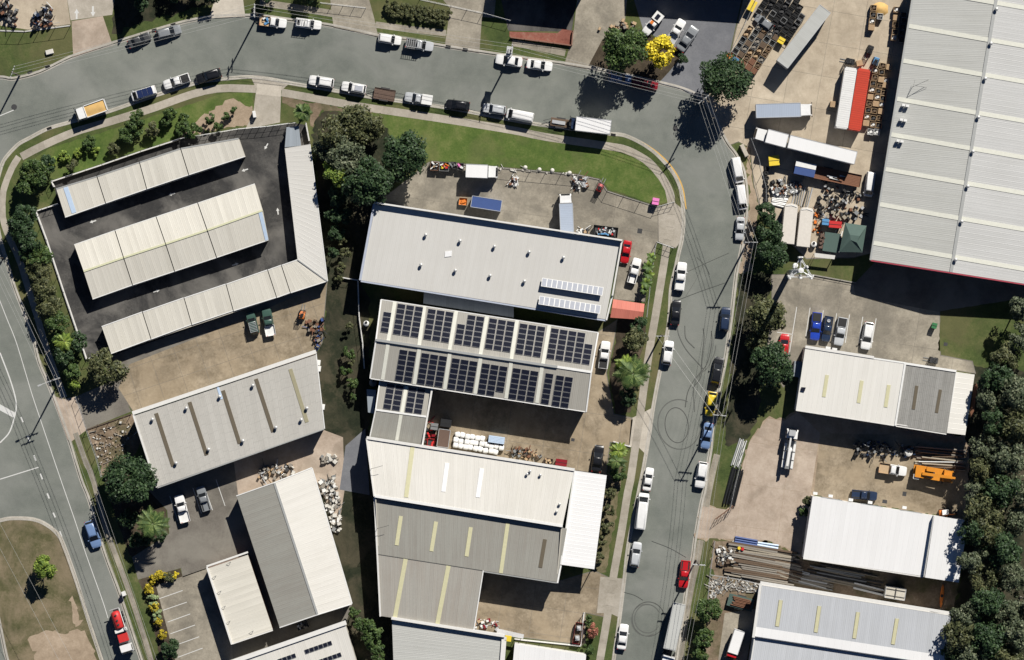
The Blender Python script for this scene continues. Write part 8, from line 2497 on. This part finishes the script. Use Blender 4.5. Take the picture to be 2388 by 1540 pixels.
for sx in (-0.6, 0.6):
    lpart(root, 'roof_brace', MB().box(-1.8, 1.8, sx - 0.06, sx + 0.06, 2.38, 2.5), 'steel_dark')
lpart(root, 'roof_brace', MB().box(-0.1, 0.1, -0.9, 0.9, 2.41, 2.53), 'steel_dark')
root, L = place('kayak', 'orange kayak lying on the ground in the shade of the bush', 'boat', (2199, 1362), (2193, 1417), GZ)
m = MB()
R = []
for x, w, z in ((-L / 2, 0.03, 0.28), (-L * 0.35, 0.26, 0.2), (-L * 0.1, 0.36, 0.18), (L * 0.15, 0.36, 0.18), (L * 0.38, 0.24, 0.2), (L / 2, 0.03, 0.28)):
    R.append([(x, -w, 0.3), (x, -w * 0.7, z - 0.18), (x, w * 0.7, z - 0.18), (x, w, 0.3), (x, w * 0.5, 0.36), (x, -w * 0.5, 0.36)])
m.rings(R); lpart(root, 'hull', m, 'paint_orange_flat', True)
lpart(root, 'cockpit', MB().lathe((0, 0, 0.33), [(0.3, 0), (0.3, 0.06), (0.02, 0.05)], 12), 'chassis_black')
root, L = place('excavator', 'small orange excavator with white cabin roof at the bush edge', 'excavator', (2216, 1195), (2186, 1198), GZ)
for sg in (-1, 1):
    lpart(root, 'track', MB().box(-0.9, 0.9, sg * 0.6 - 0.18, sg * 0.6 + 0.18, 0, 0.5), 'chassis_black')
lpart(root, 'body', MB().cbox((-0.2, 0), 1.6, 1.3, 0.48, 1.2, 0, 0.9), 'paint_orange_flat')
lpart(root, 'cabin', MB().cbox((0.0, 0.25), 1.0, 0.8, 1.2, 2.2, 0, 0.92), 'car_glass')
lpart(root, 'cabin_roof', MB().cbox((0.0, 0.25), 1.15, 0.95, 2.2, 2.28), 'plastic_white')
lpart(root, 'boom', MB().beam((0.5, -0.3, 1.0), (1.6, -0.3, 2.1), 0.2, -0.12, 0.12).beam((1.6, -0.3, 2.1), (2.2, -0.3, 0.7), 0.18, -0.1, 0.1), 'paint_orange_flat')
lpart(root, 'digger_bucket', MB().cbox((2.2, -0.3), 0.4, 0.5, 0.3, 0.75, 0, 1.2), 'steel_dark')
# letterbox, street cabinets
def cabinet(label, x, y, ang, w, d, h, mat):
    p = W(x, y)
    root = thing('street_cabinet', label, 'cabinet', (p[0], p[1], GZ), math.radians(ang))
    lpart(root, 'plinth', MB().box(-w / 2 - .05, w / 2 + .05, -d / 2 - .05, d / 2 + .05, -0.02, 0.1), 'kerb')
    lpart(root, 'case', MB().box(-w / 2, w / 2, -d / 2, d / 2, 0.1, h), mat)
    lpart(root, 'lid', MB().cbox((0, 0), w + .06, d + .06, h, h + 0.08, 0, 0.9), mat)
cabinet('white utility cabinet on the western verge', 290, 1384, 20, 0.6, 0.8, 1.2, 'plastic_white')
cabinet('low pale utility cabinet on the fenced lawn', 116, 122, 15, 1.4, 0.8, 0.4, 'stone_white')
cabinet('pale stone sign block beside the container yard fence', 1735, 352, -65, 2.4, 0.7, 0.9, 'concrete_pale')
cabinet('white letterbox by the storage driveway', 594, 268, 10, 0.5, 1.2, 1.1, 'plastic_white')

bm_ = MB(); bm_.lathe((0, 0, 0), [(0.34, -0.05), (0.42, 0.12), (0.34, 0.34), (0.16, 0.45), (0.01, 0.47)], 9)
BOULDER = bm_.mesh('boulder', 'stone_white', True)
for x, y in ((1225, 391), (1258, 396), (1288, 398), (1328, 404)):
    p = W(x, y)
    tag(link('boulder', BOULDER, None, (p[0], p[1], GZ), (0, 0, x), (1, rnd.uniform(0.8, 1.1), 1)), 'white painted boulder on the lawn side of the mesh fence', 'boulder', 'white boulders by the mesh fence')

for x, y, m_, l in ((1723, 1278, 'plastic_yellow', 'yellow drum at the end of the timber beams'), (1731, 1280, 'plastic_red', 'red drum next to the yellow drum')):
    p = W(x, y)
    o = link('drum', MB().lathe((0, 0, 0), [(0.3, 0), (0.32, 0.3), (0.3, 0.6), (0.32, 0.62), (0.3, 0.9), (0.02, 0.9)], 12).mesh('drum', m_), None, (p[0], p[1], GZ))
    tag(o, l, 'drum')
